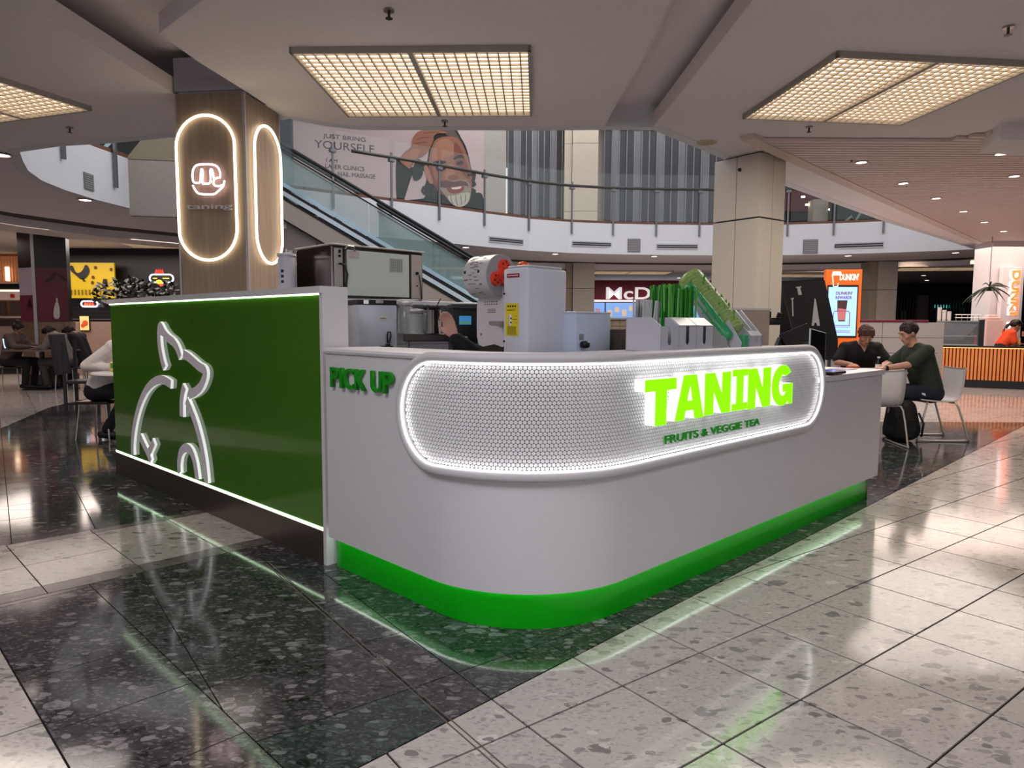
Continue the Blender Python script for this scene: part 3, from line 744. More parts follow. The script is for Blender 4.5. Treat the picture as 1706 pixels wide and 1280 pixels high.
strokes = [[(1176, 484), (1158, 420), (1142, 330), (1137, 240), (1146, 185), (1175, 235), (1205, 272), (1240, 300), (1268, 345), (1289, 408)],
           [(1310, 385), (1345, 405), (1385, 440), (1425, 475), (1455, 492), (1467, 520), (1455, 570), (1430, 620), (1390, 655), (1350, 672)],
           [(1222, 600), (1180, 573), (1135, 567), (1085, 595), (1040, 650), (1000, 740), (970, 850), (953, 960), (948, 1040), (950, 1098)],
           [(1318, 612), (1306, 660), (1298, 730), (1299, 828)],
           [(1333, 712), (1365, 785), (1400, 880), (1430, 990), (1452, 1100), (1466, 1200), (1475, 1300)],
           [(1002, 968), (1030, 1030), (1062, 1098), (1078, 1148)], [(1100, 1005), (1075, 1065), (1056, 1092)],
           [(1284, 1240), (1280, 1160), (1293, 1085), (1325, 1050), (1362, 1070), (1388, 1135), (1402, 1210), (1410, 1275)]]
lit_edge = M('emblem_lit_edge', (250, 250, 250), emit=.5)  # stroke sides glow: light along the edges put into the material
for st in strokes:
    pts = [wpt(*p) for p in st]; pts = smooth_loop(pts, 4, False); pts = [(s, max(z, .205)) for s, z in pts]
    po = ribbon(pts, .062)
    b = MB(); b.slab(WA, WD, (0, 0, 1), WN, po, -.011, .009)
    for i, f in enumerate(b.f): b.m[i] = 1 if i >= 2 else 0
    me = b.mesh('emblem_stroke', [emb, lit_edge]); put('emblem_stroke', me, gw, True)

# ------------------------------------------------------------------ wood-clad column with neon loops
CT = radians(7.0); c1 = Vector((cos(pi-CT), sin(pi-CT), 0)); c2 = Vector((sin(CT), cos(CT), 0))
cc = Zp(405.7, 151.5, HC-.005); ccx = Vector((cc.x, cc.y, 0))
wA = .59; wB = .62
woodc = wood('oak_laminate', (128, 108, 92), (146, 126, 108), .5, True, 26)
col = thing('clad_column', 'square column clad in pale oak with two glowing oval neon loops', 'column', ccx)
def cface(name, O, ex, poly, n, d0, d1, mat, parent=col): b = MB(); b.slab(O, ex, (0, 0, 1), n, poly, d0, d1); return b.build(name, mat, parent, world=True)
n1 = -c2; n2 = -c1
cface('front_cladding', ccx, c1, R(.004, 0, wA, HC-.01), n1, -.02, 0, woodc)
cface('side_cladding', ccx, c2, R(.004, 0, wB, HC-.01), n2, -.02, 0, woodc)
cface('shaft', ccx, c1, R(.02, 0, wA-.02, HC+.27), n1, -wB, -.02, M('column_grey', (176, 172, 180), .7))
cface('upper_collar', ccx, c1, R(.0, HC+.01, wA, HC+.27), n1, -wB, -.0, M('column_collar', (170, 166, 176), .7))
cface('corner_trim', ccx, c1, R(-.008, 0, .012, HC-.01), n1, -.012, .008, M('trim_silver', (178, 170, 172), .35, .6))
cface('edge_trim', ccx, c2, R(wB-.01, 0, wB+.006, HC-.01), n2, -.02, .006, MATS['trim_silver'])
cface('edge_trim', ccx, c1, R(wA-.01, 0, wA+.004, HC-.01), n1, -.02, .004, MATS['trim_silver'])
neon = M('neon_warm', (255, 240, 205), emit=3.6)
def loop_on(O, ex, x0, x1, z0, z1, n, off=.022, r=.011):
    rx = (x1-x0)/2; cx = (x0+x1)/2; pts = []
    for i in range(20): a = pi*i/20; pts.append((cx+rx*cos(a), z1-rx+rx*sin(a)))
    for i in range(20): a = pi+pi*i/20; pts.append((cx+rx*cos(a), z0+rx+rx*sin(a)))
    pp = []
    for i, p in enumerate(pts): pp.append(p)
    b = MB(); b.tube([O+ex*x+Vector((0, 0, z))+n*off for x, z in pp], r, 8, True); return b
def cf(px, py, O, ex): p = PLp(px, py, O, O+ex); return ((p-O).dot(ex), p.z)
xs = [cf(298, 300, ccx, c1)[0], cf(395, 300, ccx, c1)[0]]; zs = [cf(350, 434, ccx, c1)[1], cf(345, 193, ccx, c1)[1]]
loop_on(ccx, c1, min(xs), max(xs), zs[0], zs[1], n1).build('neon_loop', neon, col, smooth=True, world=True)
xs = [cf(421, 300, ccx, c2)[0], cf(467, 300, ccx, c2)[0]]; zs = [cf(450, 440, ccx, c2)[1], cf(437, 209, ccx, c2)[1]]
loop_on(ccx, c2, xs[0], min(xs[1], wB-.03), zs[0], zs[1], n2).build('neon_loop', neon, col, smooth=True, world=True)
# round face emblem in neon and the metal word under it
lg = thing('neon_emblem', 'pinkish white neon round emblem above metal letters on the oak column', 'sign', PLp(350, 300, ccx, ccx+c1))
def lp_(x, y): s, z = cf(310+x/12.8, 260+y/12.8, ccx, c1); return ccx+c1*s+Vector((0, 0, z))+n1*.03
npink = M('neon_pink_white', (255, 225, 230), emit=3.2)
for st in [[(640, 500), (620, 430), (600, 320), (560, 320), (560, 580), (440, 600), (395, 590), (395, 330), (365, 320), (345, 560), (280, 590), (200, 560), (180, 400), (220, 260), (330, 200), (600, 200), (720, 260), (770, 380), (770, 470)],
           [(190, 640), (240, 740), (330, 820), (620, 830), (720, 770), (830, 660), (860, 540)],
           [(770, 480), (680, 490), (625, 560), (650, 640), (740, 660), (830, 630)]]:
    b = MB(); b.tube([lp_(*p) for p in smooth_loop(st, 3, False)], .0075, 7); b.build('neon_tube', npink, lg, smooth=True, world=True)
s0, z0 = cf(313, 352, ccx, c1); s1, z1 = cf(388, 341, ccx, c1)
tm = text_mesh('taning', abs(s1-s0), .052, .014, M('letter_metal', (205, 196, 200), .4, .3), .008)
o = put('metal_lettering', tm, lg); setm(o, frame(ccx+c1*s0+Vector((0, 0, z0))+n1*.015, -c1, (0, 0, 1)))

# ------------------------------------------------------------------ beige column by the counter end
b0 = Zp(1268.5, 251, HC); bO = Vector((b0.x, b0.y, 0)); bl = Vector((-sin(A36), cos(A36), 0)); brr = Vector((cos(A36), sin(A36), 0))
bc = thing('panel_column', 'large beige panel-clad column rising behind the kiosk counter', 'column', bO)
pL = Zp(1189, 268, HC); wl = (Vector((pL.x, pL.y, 0))-bO).dot(bl); pR = Zp(1309, 262, HC); wr = (Vector((pR.x, pR.y, 0))-bO).dot(brr)
wl = max(.5, min(1.3, wl)); wr = max(.4, min(1.2, wr))
zj = cf(1268, 361, bO, bl)[1]
nl = -brr; nr = -bl
b = MB(); b.slab(bO, bl, (0, 0, 1), nl, R(.02, 0, wl-.02, HC), -wr+.02, -.03); b.build('core', grout_m, bc, world=True)
for (z0_, z1_) in ((0, zj-.008), (zj+.008, HC-.015)):
    for (O_, ex, n_, wd) in ((bO, bl, nl, wl), (bO, brr, nr, wr)):
        for k in range(2):
            b = MB(); b.slab(O_, ex, (0, 0, 1), n_, R(.006 if k == 0 else wd/2+.004, z0_, wd/2-.004 if k == 0 else wd-.004, z1_), -.03, 0); b.build('cladding_panel', beige_m, bc, world=True)
p = PLp(1233, 283, bO, bO+bl); b = MB(); b.ball(p+nl*.01, .02); b.build('knob', dsteel_m, bc, smooth=True, world=True)
# ================================================================== EQUIPMENT IN THE KIOSK
KA = radians(44.2)                         # local +x = along the front (away right), local +y = into the kiosk (back left)
def at_px(px, depth_y, z): p = Dp(px, 541, depth_y); return Vector((p.x, p.y, z))
ZW = .90; ZT = 1.132
wpl = M('white_enamel', (205, 206, 218), .28, var=.02, scale=2)
wpl2 = M('white_plastic', (196, 196, 206), .45, var=.03, scale=4)
# sealing machine body
p = at_px(879, 3.3, ZW)
t = thing('cup_sealing_machine', 'tall white cup sealing machine with a yellow warning label', 'machine', p, KA)
b = MB(); b.box(.138, .085, .31, .274, .17, .62, bev=.012); b.build('body', wpl, t, auto=35)
b = MB(); b.box(.138, .085, .627, .24, .14, .012, bev=.004); b.build('lid', wpl2, t)
def decal(name, O, parent, loc, rx, w_, h_, mat, th=.0015):      # thin plate standing on the -x or -y face
    b = MB(); 
    if rx == 'x': b.box(-th/2, 0, 0, th, w_, h_)
    else: b.box(0, -th/2, 0, w_, th, h_)
    o = b.build(name, mat, parent); o.location = loc; return o
yl = M('label_yellow', (222, 200, 20), .5); redl = M('label_red', (150, 30, 40), .5); inkm = M('ink_black', (30, 28, 30), .6); whl = M('label_white', (225, 222, 225), .6)
# warning label lies on the left (-x) face: y is depth
o = decal('warning_label', p, t, (-.0005, .105, .375-.0), 'x', .088, .155, yl)
b = MB()
for k in range(4): b.box(-.0025, -.024+k*.016, .064, .001, .009, .009)
for k in range(2): b.box(-.0025, .003, .05-k*.006, .001, .055, .0016)
for k in range(9): b.box(-.0025, .0, -.034-k*.0045, .001, .062, .0014)
b.box(-.0025, .018, -.004, .001, .003, .05); b.box(-.0025, -.014, .002, .001, .02, .0015)
for k in range(3): b.box(-.0025, -.03, .016-k*.016, .001, .014, .0015)
b.build('print', inkm, o)
b = MB(); b.box(-.0022, .012, -.002, .001, .022, .052); b.build('pictogram_plate', whl, o)
b = MB(); b.ball((-.003, .004, .006), .005, (.3, 1, 1)); b.ball((-.003, .004, -.014), .005, (.3, 1, 1)); b.build('pictogram_fingers', inkm, o)
o = decal('maker_plate', p, t, (-.0005, .098, .585), 'x', .085, .018, redl)
b = MB(); b.box(-.0025, 0, 0, .001, .07, .004); b.build('plate_print', whl, o)
for z in (.27, .50): b = MB(); b.cyl((-.001, .158, z), (-.005, .158, z), .005, .005, 8); b.build('screw', dsteel_m, t)
# orange knob on top
b = MB(); b.lathe([(.03, 0), (.032, .012), (.02, .026), (.0, .03)], 16, (.1, .13, .63)); b.build('orange_knob', M('orange_plastic', (232, 84, 40), .4), t, smooth=True)
# film roll on its arm
film_m = M('cup_film', (196, 192, 194), .3, var=.04, scale=40); printm = M('film_print', (120, 112, 118), .6)
pr = Dp(816, 461, 3.62)
t = thing('sealing_film_roll', 'big roll of printed clear sealing film with an orange hub, left of white machine', 'film roll', pr, -pi/4)
Rr = .108; Lr = .17
b = MB(); b.cyl((-Lr/2, 0, 0), (Lr/2, 0, 0), Rr, Rr, 40)
b.build('film', film_m, t, auto=40)
b = MB()
random.seed(3)
for k in range(46):
    a = radians(random.uniform(-60, 100)); x = random.uniform(-.07, .04); ln = random.uniform(.01, .03); rr_ = Rr+.0008
    c = Vector((x, -sin(a)*rr_*-1, cos(a)*rr_)); b.T = Matrix.Translation(Vector((x, -cos(a)*rr_, sin(a)*rr_))) @ Matrix.Rotation(-a, 4, 'X'); b.box(0, 0, 0, ln, .0012, .0035)
b.T = None; tag(b.build('film_print', printm, t), kind='stuff')
b = MB()
for x in (-.072, .03):
    for a in (10,): b.T = Matrix.Translation(Vector((x, -cos(radians(a))*(Rr+.0005), sin(radians(a))*(Rr+.0005)))) @ Matrix.Rotation(-radians(a), 4, 'X'); b.box(0, 0, 0, .014, .002, .014)
b.T = None; b.build('register_mark', inkm, t)
b = MB(); b.cyl((Lr/2, 0, 0), (Lr/2+.004, 0, 0), Rr*.97, Rr*.97, 36); b.build('film_end', M('film_end', (158, 160, 168), .3), t)
orm = M('hub_orange', (236, 66, 44), .35)
b = MB()
for a in (80, 200, 320):
    ca, sa = cos(radians(a)), sin(radians(a)); b.cyl((Lr/2+.004, ca*.048, sa*.048), (Lr/2+.022, ca*.048, sa*.048), .036, .034, 20)
b.cyl((Lr/2+.003, 0, 0), (Lr/2+.024, 0, 0), .04, .038, 20); b.build('hub', orm, t, auto=40)
b = MB()
for a in (80, 200, 320):
    for k in range(5):
        q = radians(a+k*72); y = cos(radians(a))*.05+cos(q)*.02; z = sin(radians(a))*.05+sin(q)*.02; b.cyl((Lr/2+.020, y, z), (Lr/2+.0235, y, z), .0065, .0065, 8)
tag(b.build('hub_slot', M('hub_shadow', (110, 22, 18), .5), t), kind='stuff')
b = MB(); b.cyl((Lr/2+.02, 0, 0), (Lr/2+.07, 0, 0), .014, .014, 12); b.build('axle', steel_m, t)
# machine with the film sheet hanging below the roll
p = at_px(838, 3.58, ZW); p2 = at_px(800, 3.62, ZW)
t = thing('film_feed_unit', 'film feed unit with hanging printed film sheet under the roll', 'machine', p, KA)
b = MB(); b.box(.09, .09, .21, .18, .18, .42, bev=.01); b.build('housing', dsteel_m, t)
b = MB(); b.slab((-.012, .0, 0), (0, 1, 0), (0, 0, 1), (-1, 0, 0), smooth_loop([(-.03, .245), (.05, .25), (.17, .245), (.185, .40), (.17, .50), (.10, .57), (.02, .62), (.0, .6), (-.02, .5), (-.03, .38)], 3), 0, .003); b.build('film_sheet', M('film_sheet', (206, 200, 206), .35, var=.02), t)
b = MB(); b.box(-.02, .02, .36, .02, .11, .016); b.box(-.03, -.03, .345, .02, .03, .02); b.build('clamp_bar', steel_m, t)
b = MB(); 
for y, z in ((0.0, .5), (.15, .5), (.15, .3)): b.box(-.0165, y, z, .001, .012, .012)
for k in range(3): b.box(-.0165, .07, .43-k*.008, .001, .06, .003)
for k in range(12): b.box(-.0165, .03+k%6*.018, .455+(k//6)*.012, .001, .008, .006)
tag(b.build('film_print', printm, t), kind='stuff')
# small white bin machine on the right
p = at_px(960, 3.42, ZW)
t = thing('white_dispenser_box', 'plain white box dispenser between the sealing machine and straws', 'dispenser', p, KA)
b = MB(); b.box(.135, .085, .205, .27, .17, .41, bev=.006); b.build('body', M('pale_blue_white', (186, 196, 218), .3, var=.02), t, auto=35)
b = MB(); b.box(.135, .085, .413, .275, .175, .008, bev=.003); b.build('lid', wpl, t)
decal('grey_label', p, t, (.04, 0, .292), 'y', .035, .03, M('label_grey', (130, 138, 140), .6)); 
b = MB(); b.box(.045, -.02, .255, .045, .04, .035, bev=.012); b.build('black_tap', black_m, t, smooth=True)
# brown pad behind
p = at_px(1032, 3.7, ZW); t = thing('brown_box', 'dark brown box between the white dispenser and the straw organiser', 'box', p, KA)
b = MB(); b.box(0, 0, .165, .12, .12, .33, bev=.004); b.build('carton', M('brown_box', (72, 60, 56), .6), t)
b = MB(); b.box(0, -.061, .30, .12, .002, .05); b.build('tape', M('brown_tape', (96, 82, 74), .5), t)

# straw organiser with three windowed bins
p = Vector((.66, 3.12, ZT)); so = thing('straw_organiser', 'white three-bin organiser holding green straws and white sticks', 'organiser', (p.x, p.y, ZT), KA)
W3 = .45; Dp3 = .19; th_ = .004; om = M('white_acrylic', (196, 194, 204), .3, var=.02)
side = [(0, 0), (Dp3, 0), (Dp3, .155), (.05, .155), (0, .118)]
for k in range(4): b = MB(); b.slab((W3*k/3-(.002 if k else -.002), 0, 0), (0, 1, 0), (0, 0, 1), (1, 0, 0), side, -.002, .002); b.build('divider', om, so)
b = MB(); b.box(W3/2, Dp3-.002, .0775, W3, .004, .155); b.build('back_panel', om, so)
b = MB(); b.box(W3/2, Dp3/2, .002, W3, Dp3, .004); b.build('base', om, so)
for k in range(3):
    cx = W3*(k+.5)/3; hw = W3/6-.003
    slot = [(-.016, .115)]+[( .016*cos(radians(a)), .045+.016*sin(radians(a))) for a in range(180, 361, 20)]+[(.016, .115)]
    outer_ = [(-hw, .0), (hw, .0), (hw, .115), (.016, .115)]+[(.016*cos(radians(-a)), .045+.016*sin(radians(-a))) for a in range(0, 181, 20)]+[(-.016, .115), (-hw, .115)]
    b = MB(); me = curve_mesh([outer_], .004, om); o = put('front_panel', me, so); o.matrix_basis = Matrix.Translation((cx, .002, 0)) @ Matrix.Rotation(pi/2, 4, 'X')
    if k: b = MB(); b.slab((cx, 0, 0), (1, 0, 0), (0, 0.81, .59), (0, .59, -.81), [(-hw, 0.0), (hw, 0.0), (hw, .062), (-hw, .062)], -.002, .002); o = b.build('sloping_lid', om, so); o.location = (0, 0, .118)
random.seed(11)
gs = [M('straw_green', (58, 158, 50), .3, var=.1), M('straw_green_dark', (30, 110, 34), .35), M('straw_green_light', (110, 190, 90), .3)]
ws = M('stick_white', (206, 206, 210), .5)
base = Matrix.Translation((p.x, p.y, ZT)) @ Matrix.Rotation(KA, 4, 'Z')
sms = []
for g_ in gs: b = MB(); b.box(0, 0, .142, .014, .005, .285, bev=.0015); sms.append(b.mesh('paper_straw', g_))
for i in range(84):
    x = .13+.30*(i % 28)/28+random.uniform(-.003, .003); y = .085+.035*(i//28)+random.uniform(-.008, .008)
    o = put('wrapped_straw', sms[i*7 % 3], None); lean = (x-.18)*.15+random.uniform(-.05, .05)
    o.matrix_basis = base @ Matrix.Translation((x, y, .006)) @ Matrix.Rotation(lean, 4, 'Y') @ Matrix.Rotation(random.uniform(-.03, .03), 4, 'X')
    o.scale = (1, 1, random.uniform(.98, 1.1)); tag(o, 'green paper-wrapped straw standing in the white organiser', 'straw', 'green wrapped straws in the organiser')
b = MB(); b.box(0, 0, .115, .012, .004, .23, bev=.0015); wm_ = b.mesh('white_stick', ws)
for i in range(24):
    x = .0+.095*(i % 12)/12; y = .10+.05*(i//12)
    o = put('wrapped_utensil', wm_, None); o.matrix_basis = base @ Matrix.Translation((x+.02, y+.01, .006)) @ Matrix.Rotation(-.03+.24*(i % 12)/12+random.uniform(-.1, .1), 4, 'Y')
    tag(o, 'white paper-wrapped utensil leaning in the left bin of the organiser', 'utensil', 'white wrapped utensils in the organiser')

# slanted lid rack with sleeves: the bays lean back into the kiosk (+y), their low ends face the customer
ro = PLp(1250, 582, (.66, 3.12), (.66+cos(KA), 3.12+sin(KA))); LOr = Vector((ro.x, ro.y, ZT)); lr = thing('lid_rack', 'white slanted rack with open slots right of the straw organiser', 'rack', LOr, KA)
prof_ = [(0, 0), (0, .068), (.125, .205), (.150, .19), (.155, .16), (.062, .05), (.055, 0)]
def blade(x, pr, mat=om, nm='blade', th=.004): b = MB(); b.slab((x, 0, 0), (0, 1, 0), (0, 0, 1), (1, 0, 0), pr, -th/2, th/2); return b.build(nm, mat, lr)
for x in (0, .062, .124): blade(x, prof_, th=.010 if x else .004)
b = MB(); b.box(.062, .002, .033, .132, .004, .066); b.build('end_plate', om, lr)
b = MB(); b.slab((-.002, 0, .066), (1, 0, 0), (0, .67, .74), (0, -.74, .67), R(0, 0, .128, .035), -.003, .001); b.build('end_slope', om, lr)
for x in (.031, .093): b = MB(); b.slab((x, .02, .075), (1, 0, 0), (0, .67, .74), (0, -.74, .67), R(-.02, 0, .02, .15), -.03, -.028); b.build('slot_shadow', M('slot_green_grey', (84, 96, 90), .5), lr)
blade(-.125, [(.0, 0), (.0, .02), (.11, .15), (.135, .15), (.14, .12), (.05, 0)], th=.008, nm='low_blade')
blade(-.20, [(.02, 0), (.03, .05), (.20, .27), (.235, .25), (.10, 0)], th=.006, mat=M('clear_grey_acrylic', (176, 178, 182), .15, alpha=.75), nm='leaning_plate')
blade(-.15, [(-.02, 0), (-.03, .03), (.05, .15), (.07, .13), (.03, 0)], th=.006, nm='leaning_plate')
b = MB(); b.box(-.04, .02, .036, .05, .03, .07, bev=.004); b.build('teal_clip', M('teal_acrylic', (80, 190, 130), .2, alpha=.8), lr)
slv = [('lid_sleeve', 'long clear sleeve of green-printed lids leaning back in the rack', (-.075, .055, .075), .43, .072, M('sleeve_green_clear', (170, 204, 110), .25, alpha=.5)),
       ('lid_sleeve', 'short yellow-green sleeve of lids in the rear slot of the rack', (.03, .05, .05), .27, .024, M('sleeve_yellow_green', (158, 190, 60), .25, alpha=.9)),
       ('lid_sleeve', 'teal tinted sleeve of lids leaning low, between straws and rack', (-.170, .03, .05), .38, .034, M('sleeve_teal', (60, 170, 110), .25, alpha=.85))]
LM = Matrix.Translation(LOr) @ Matrix.Rotation(KA, 4, 'Z')
random.seed(5)
for nm, lb, o0, L_, r_, mt in slv:
    d_ = Vector((0, .67, .74)); O_ = LM @ Vector(o0)
    s_ = thing(nm, lb, 'sleeve', O_, KA)
    b = MB(); b.tube([(0, 0, 0), d_*.01, d_*.03, d_*(L_-.03), d_*(L_-.008), d_*L_], 1, 18, rr=[r_*.5, r_*.9, r_, r_, r_*.88, r_*.5]); b.build('bag', mt, s_, smooth=True)
    b = MB()
    for k in range(int(L_/.02)-1):
        q = d_*(.015+k*.02); b.cyl(q, q+d_*.006, r_*.92, r_*.92, 18)
    b.build('lid_stack', M('lid_translucent', (200, 212, 180), .3), s_, auto=40)
    b = MB()
    for k in range(60 if r_ > .06 else 26):
        q = d_*random.uniform(.05, L_*.85); a = random.uniform(0, 6.28); e = Vector((cos(a), .74*sin(a), -.67*sin(a)))
        b.ball(q+e*r_*.965, random.uniform(.008, .014), (.35, .35, 1.5), None, 6, 5)
    tag(b.build('leaf_print', M('leaf_print', (70, 150, 24), .5), s_, smooth=True), kind='stuff')
# beige tray board behind the rack
p = at_px(1248, 4.35, .94); t = thing('beige_board', 'beige upright tray board behind the lid rack and in front of column', 'board', p, radians(8))
b = MB(); b.box(.0, 0, .205, .26, .02, .41, bev=.004); b.build('board', M('beige_board', (170, 150, 136), .6), t)
b = MB(); b.box(0, 0, .413, .27, .03, .012); b.build('clear_rim', M('pale_rim', (206, 196, 190), .3), t)

# POS terminal, tablet stand and devices on the low counter
p = at_px(1318, 4.42, .94); t = thing('pos_terminal', 'black point-of-sale touchscreen on an angled stand above the sign panel', 'terminal', p, radians(8))
b = MB(); b.box(0.0, 0, .012, .26, .2, .024, bev=.008); b.build('base', black_m, t)
b = MB(); b.slab((-.16, .03, .0), (1, 0, 0), (0, 0, 1), (0, 1, 0), [(0, 0), (.03, 0), (.12, .19), (.2, .02), (.23, .02), (.15, .24), (.1, .24)], -.02, .02); b.build('stand_leg', M('navy_black', (22, 26, 34), .4), t)
T_ = Matrix.Translation((.055, -.03, .21)) @ Matrix.Rotation(radians(-22), 4, 'Y') @ Matrix.Rotation(radians(-30), 4, 'X')
b = MB(); b.T = T_; b.box(0, 0, 0, .20, .022, .20, bev=.006); b.build('screen_case', black_m, t)
b = MB(); b.T = T_; b.box(0, -.012, 0, .18, .002, .18); b.build('screen', M('dark_gloss', (28, 28, 30), .03, var=0, coat=1), t)
b = MB(); b.box(-.12, .0, .34, .09, .05, .05, bev=.012); b.cyl((-.15, 0, .35), (-.155, -.01, .40), .014, .012, 8); b.cyl((-.09, 0, .36), (-.085, -.01, .395), .014, .012, 8); b.build('card_reader', black_m, t, auto=40)
p = at_px(1363, 4.30, .942); t = thing('upright_tablet', 'thin white-edged black tablet standing upright behind the round end of the sign', 'tablet', p, radians(40))
T_ = Matrix.Rotation(radians(8), 4, 'Y') @ Matrix.Rotation(radians(-4), 4, 'X')
b = MB(); b.T = T_; b.box(0, 0, .14, .20, .012, .29, bev=.004); b.build('white_case', wpl, t)
b = MB(); b.T = T_; b.box(-.003, -.0065, .14, .188, .002, .278); b.build('black_screen', M('tablet_black', (18, 18, 20), .3), t)
for i, (px, py, lb) in enumerate([(1384, 624, 'flat black tablet lying nearest the round sign end on low counter')]):
    q = Zp(px, py, .942); t = thing('flat_tablet', lb, 'tablet', q, KA)
    b = MB(); b.box(.02, .02, .012, .22, .14, .02, bev=.008); b.build('body', black_m, t)
    b = MB(); b.box(.02, .02, .0225, .2, .12, .002); b.build('screen', M('lit_screen_blue', (70, 80, 150), .1, emit=.3), t)
q = Zp(1404, 615, .942); t = thing('printed_menu_card', 'glossy pale menu card lying on the low counter behind the flat tablet', 'card', q, KA)
b = MB(); b.box(0, .0, .0015, .2, .14, .003); b.build('card', M('pale_card', (196, 206, 226), .15), t)
b = MB(); b.box(.03, .0, .0035, .09, .11, .001); b.build('card_print', M('card_pink', (196, 130, 120), .3), t)

# big stainless machine on the back shelf
p = Vector((-1.18, 4.6, 1.425)); bm_ = thing('stainless_machine', 'wide stainless steel machine with a pale front panel on the back shelf', 'machine', p, KA)
b = MB(); b.box(.37, .24, .17, .737, .48, .33, bev=.006); b.build('case', M('polished_steel', (150, 140, 136), .16, 1, var=.1, scale=3), bm_)
b = MB(); b.box(.37, .235, .343, .757, .5, .012, bev=.003); b.build('top_rim', M('rim_satin', (190, 184, 178), .35, .3), bm_)
b = MB(); b.box(.36, -.006, .165, .50, .012, .30, bev=.003); b.build('front_panel', M('frosted_panel', (204, 214, 210), .22, var=.02), bm_)
for x, wd in ((.055, .07), (.68, .09)): b = MB(); b.box(x, -.004, .165, wd, .008, .31, bev=.002); b.build('steel_stile', MATS['rim_satin'], bm_)
b = MB(); b.box(.085, -.004, .165, .012, .012, .31); b.build('dark_gap', black_m, bm_)
b = MB(); b.box(.16, -.0125, .285, .085, .002, .045); b.build('paper_label', M('label_pinkgrey', (196, 184, 182), .7), bm_)
b = MB(); b.box(.50, -.0125, .235, .11, .002, .095); b.build('spec_label', M('label_grey_green', (168, 174, 170), .6), bm_)
b = MB()
for k in range(5): b.box(.50, -.014, .20+k*.018, .09, .001, .0015)
for k in range(6): b.box(.46+k*.016, -.014, .235, .0015, .001, .08)
b.build('label_grid', M('grid_grey', (120, 126, 124), .6), bm_)
b = MB(); b.tube([(.09, -.012, .31), (.10, -.03, .335), (.15, -.03, .335), (.17, -.014, .31)], .007, 8); b.build('handle', chrome_m, bm_, smooth=True)
b = MB(); b.cyl((.055, -.006, .27), (.055, -.014, .27), .009, .009, 10); b.box(.055, -.012, .30, .012, .01, .02); b.build('switch', black_m, bm_)
b = MB(); b.tube([(.05, -.012, .22), (.08, -.03, .215), (.10, -.03, .15), (.09, -.02, .06), (.06, -.012, .03)], .007, 8); b.build('hose', black_m, bm_, smooth=True)
b = MB(); b.ball((.055, -.02, .05), .028, (1.2, .7, .8)); b.build('valve', M('brass_dark', (90, 76, 56), .4, .7), bm_, smooth=True)
b = MB(); b.cyl((.68, -.006, .19), (.68, -.016, .19), .012, .012, 12); b.cyl((.68, -.006, .1), (.68, -.012, .1), .006, .006, 10); b.tube([(.70, -.01, .18), (.71, -.015, .1), (.72, -.01, 0)], .004, 6); b.build('bolt', dsteel_m, bm_)
# white filter cylinder left of it
p = at_px(480, 4.75, 1.1); t = thing('water_filter', 'white cylindrical water filter housing between the oak column and steel machine', 'filter', p)
b = MB(); b.lathe([(.055, 0), (.058, .02), (.058, .57), (.054, .60), (.062, .602), (.062, .618), (.02, .625)], 24); b.build('housing', wpl2, t, auto=40)
b = MB(); b.lathe([(.018, .62), (.018, .65), (.0, .652)], 12); b.box(.03, 0, .63, .03, .02, .02); b.build('fitting', steel_m, t, auto=40)
b = MB()
for k in range(3): b.box(-.012, -.0575, .50-k*.035, .018, .003, .018)
b.build('printed_mark', inkm, t)

# back partition: white shelf wall below the machine
pa = at_px(586, 4.62, 0); 
t = thing('back_shelf_unit', 'white tiled shelf unit behind the jars, carrying the steel machine', 'shelf', (-1.18, 4.6, 0), KA)
b = MB(); b.box(.80, .26, 1.405, 1.75, .54, .03, bev=.004); b.build('shelf_top', wpl, t)
b = MB(); b.box(.80, .50, .70, 1.75, .03, 1.39); b.build('back_board', M('shelf_board_white', (190, 188, 196), .5), t)
tm_ = M('shelf_tile_white', (184, 184, 194), .2, var=.03); bb = MB(); bb.box(0, 0, 0, .243, .008, .066, bev=.003); tme = bb.mesh('wall_tile', tm_)
for r_ in range(6):
    for c_ in range(7):
        o = put('wall_tile', tme, t); o.location = (.06+.247*c_+(.12 if r_ % 2 else 0), .481, .985+.07*r_)
b = MB(); b.box(.10, .1, .70, .03, .3, 1.39); b.box(1.64, .26, .70, .03, .5, 1.39); b.build('side_panel', wpl, t)

# white boiler tank with black top parts and tap
p = at_px(604, 4.05, ZW); t = thing('hot_water_boiler', 'white upright water boiler with black tap beside the green wall post', 'boiler', p, radians(30))
b = MB(); b.box(.09, .10, .232, .24, .22, .465, bev=.015); b.build('tank', M('boiler_white', (186, 192, 204), .3), t, auto=35)
b = MB(); b.box(.09, .10, .478, .235, .215, .03, bev=.004); b.build('black_lid_rim', black_m, t)
b = MB(); b.box(.02, -.005, .478, .03, .01, .022); b.box(.1, -.007, .48, .045, .01, .018); b.build('lid_clip', chrome_m, t)
b = MB(); b.box(.12, -.012, .385, .05, .003, .02); b.build('label', M('label_cream', (206, 204, 184), .6), t)
b = MB(); b.box(.12, -.0145, .385, .035, .001, .005); b.build('label_print', M('ink_grey', (120, 112, 90), .6), t)
b = MB(); b.box(.14, -.035, .23, .02, .03, .012); b.tube([(.14, -.03, .24), (.135, -.035, .28), (.14, -.035, .305), (.155, -.035, .305), (.158, -.035, .28), (.15, -.03, .24)], .005, 6); b.box(.13, -.035, .215, .07, .05, .02, bev=.006); b.build('tap', black_m, t)
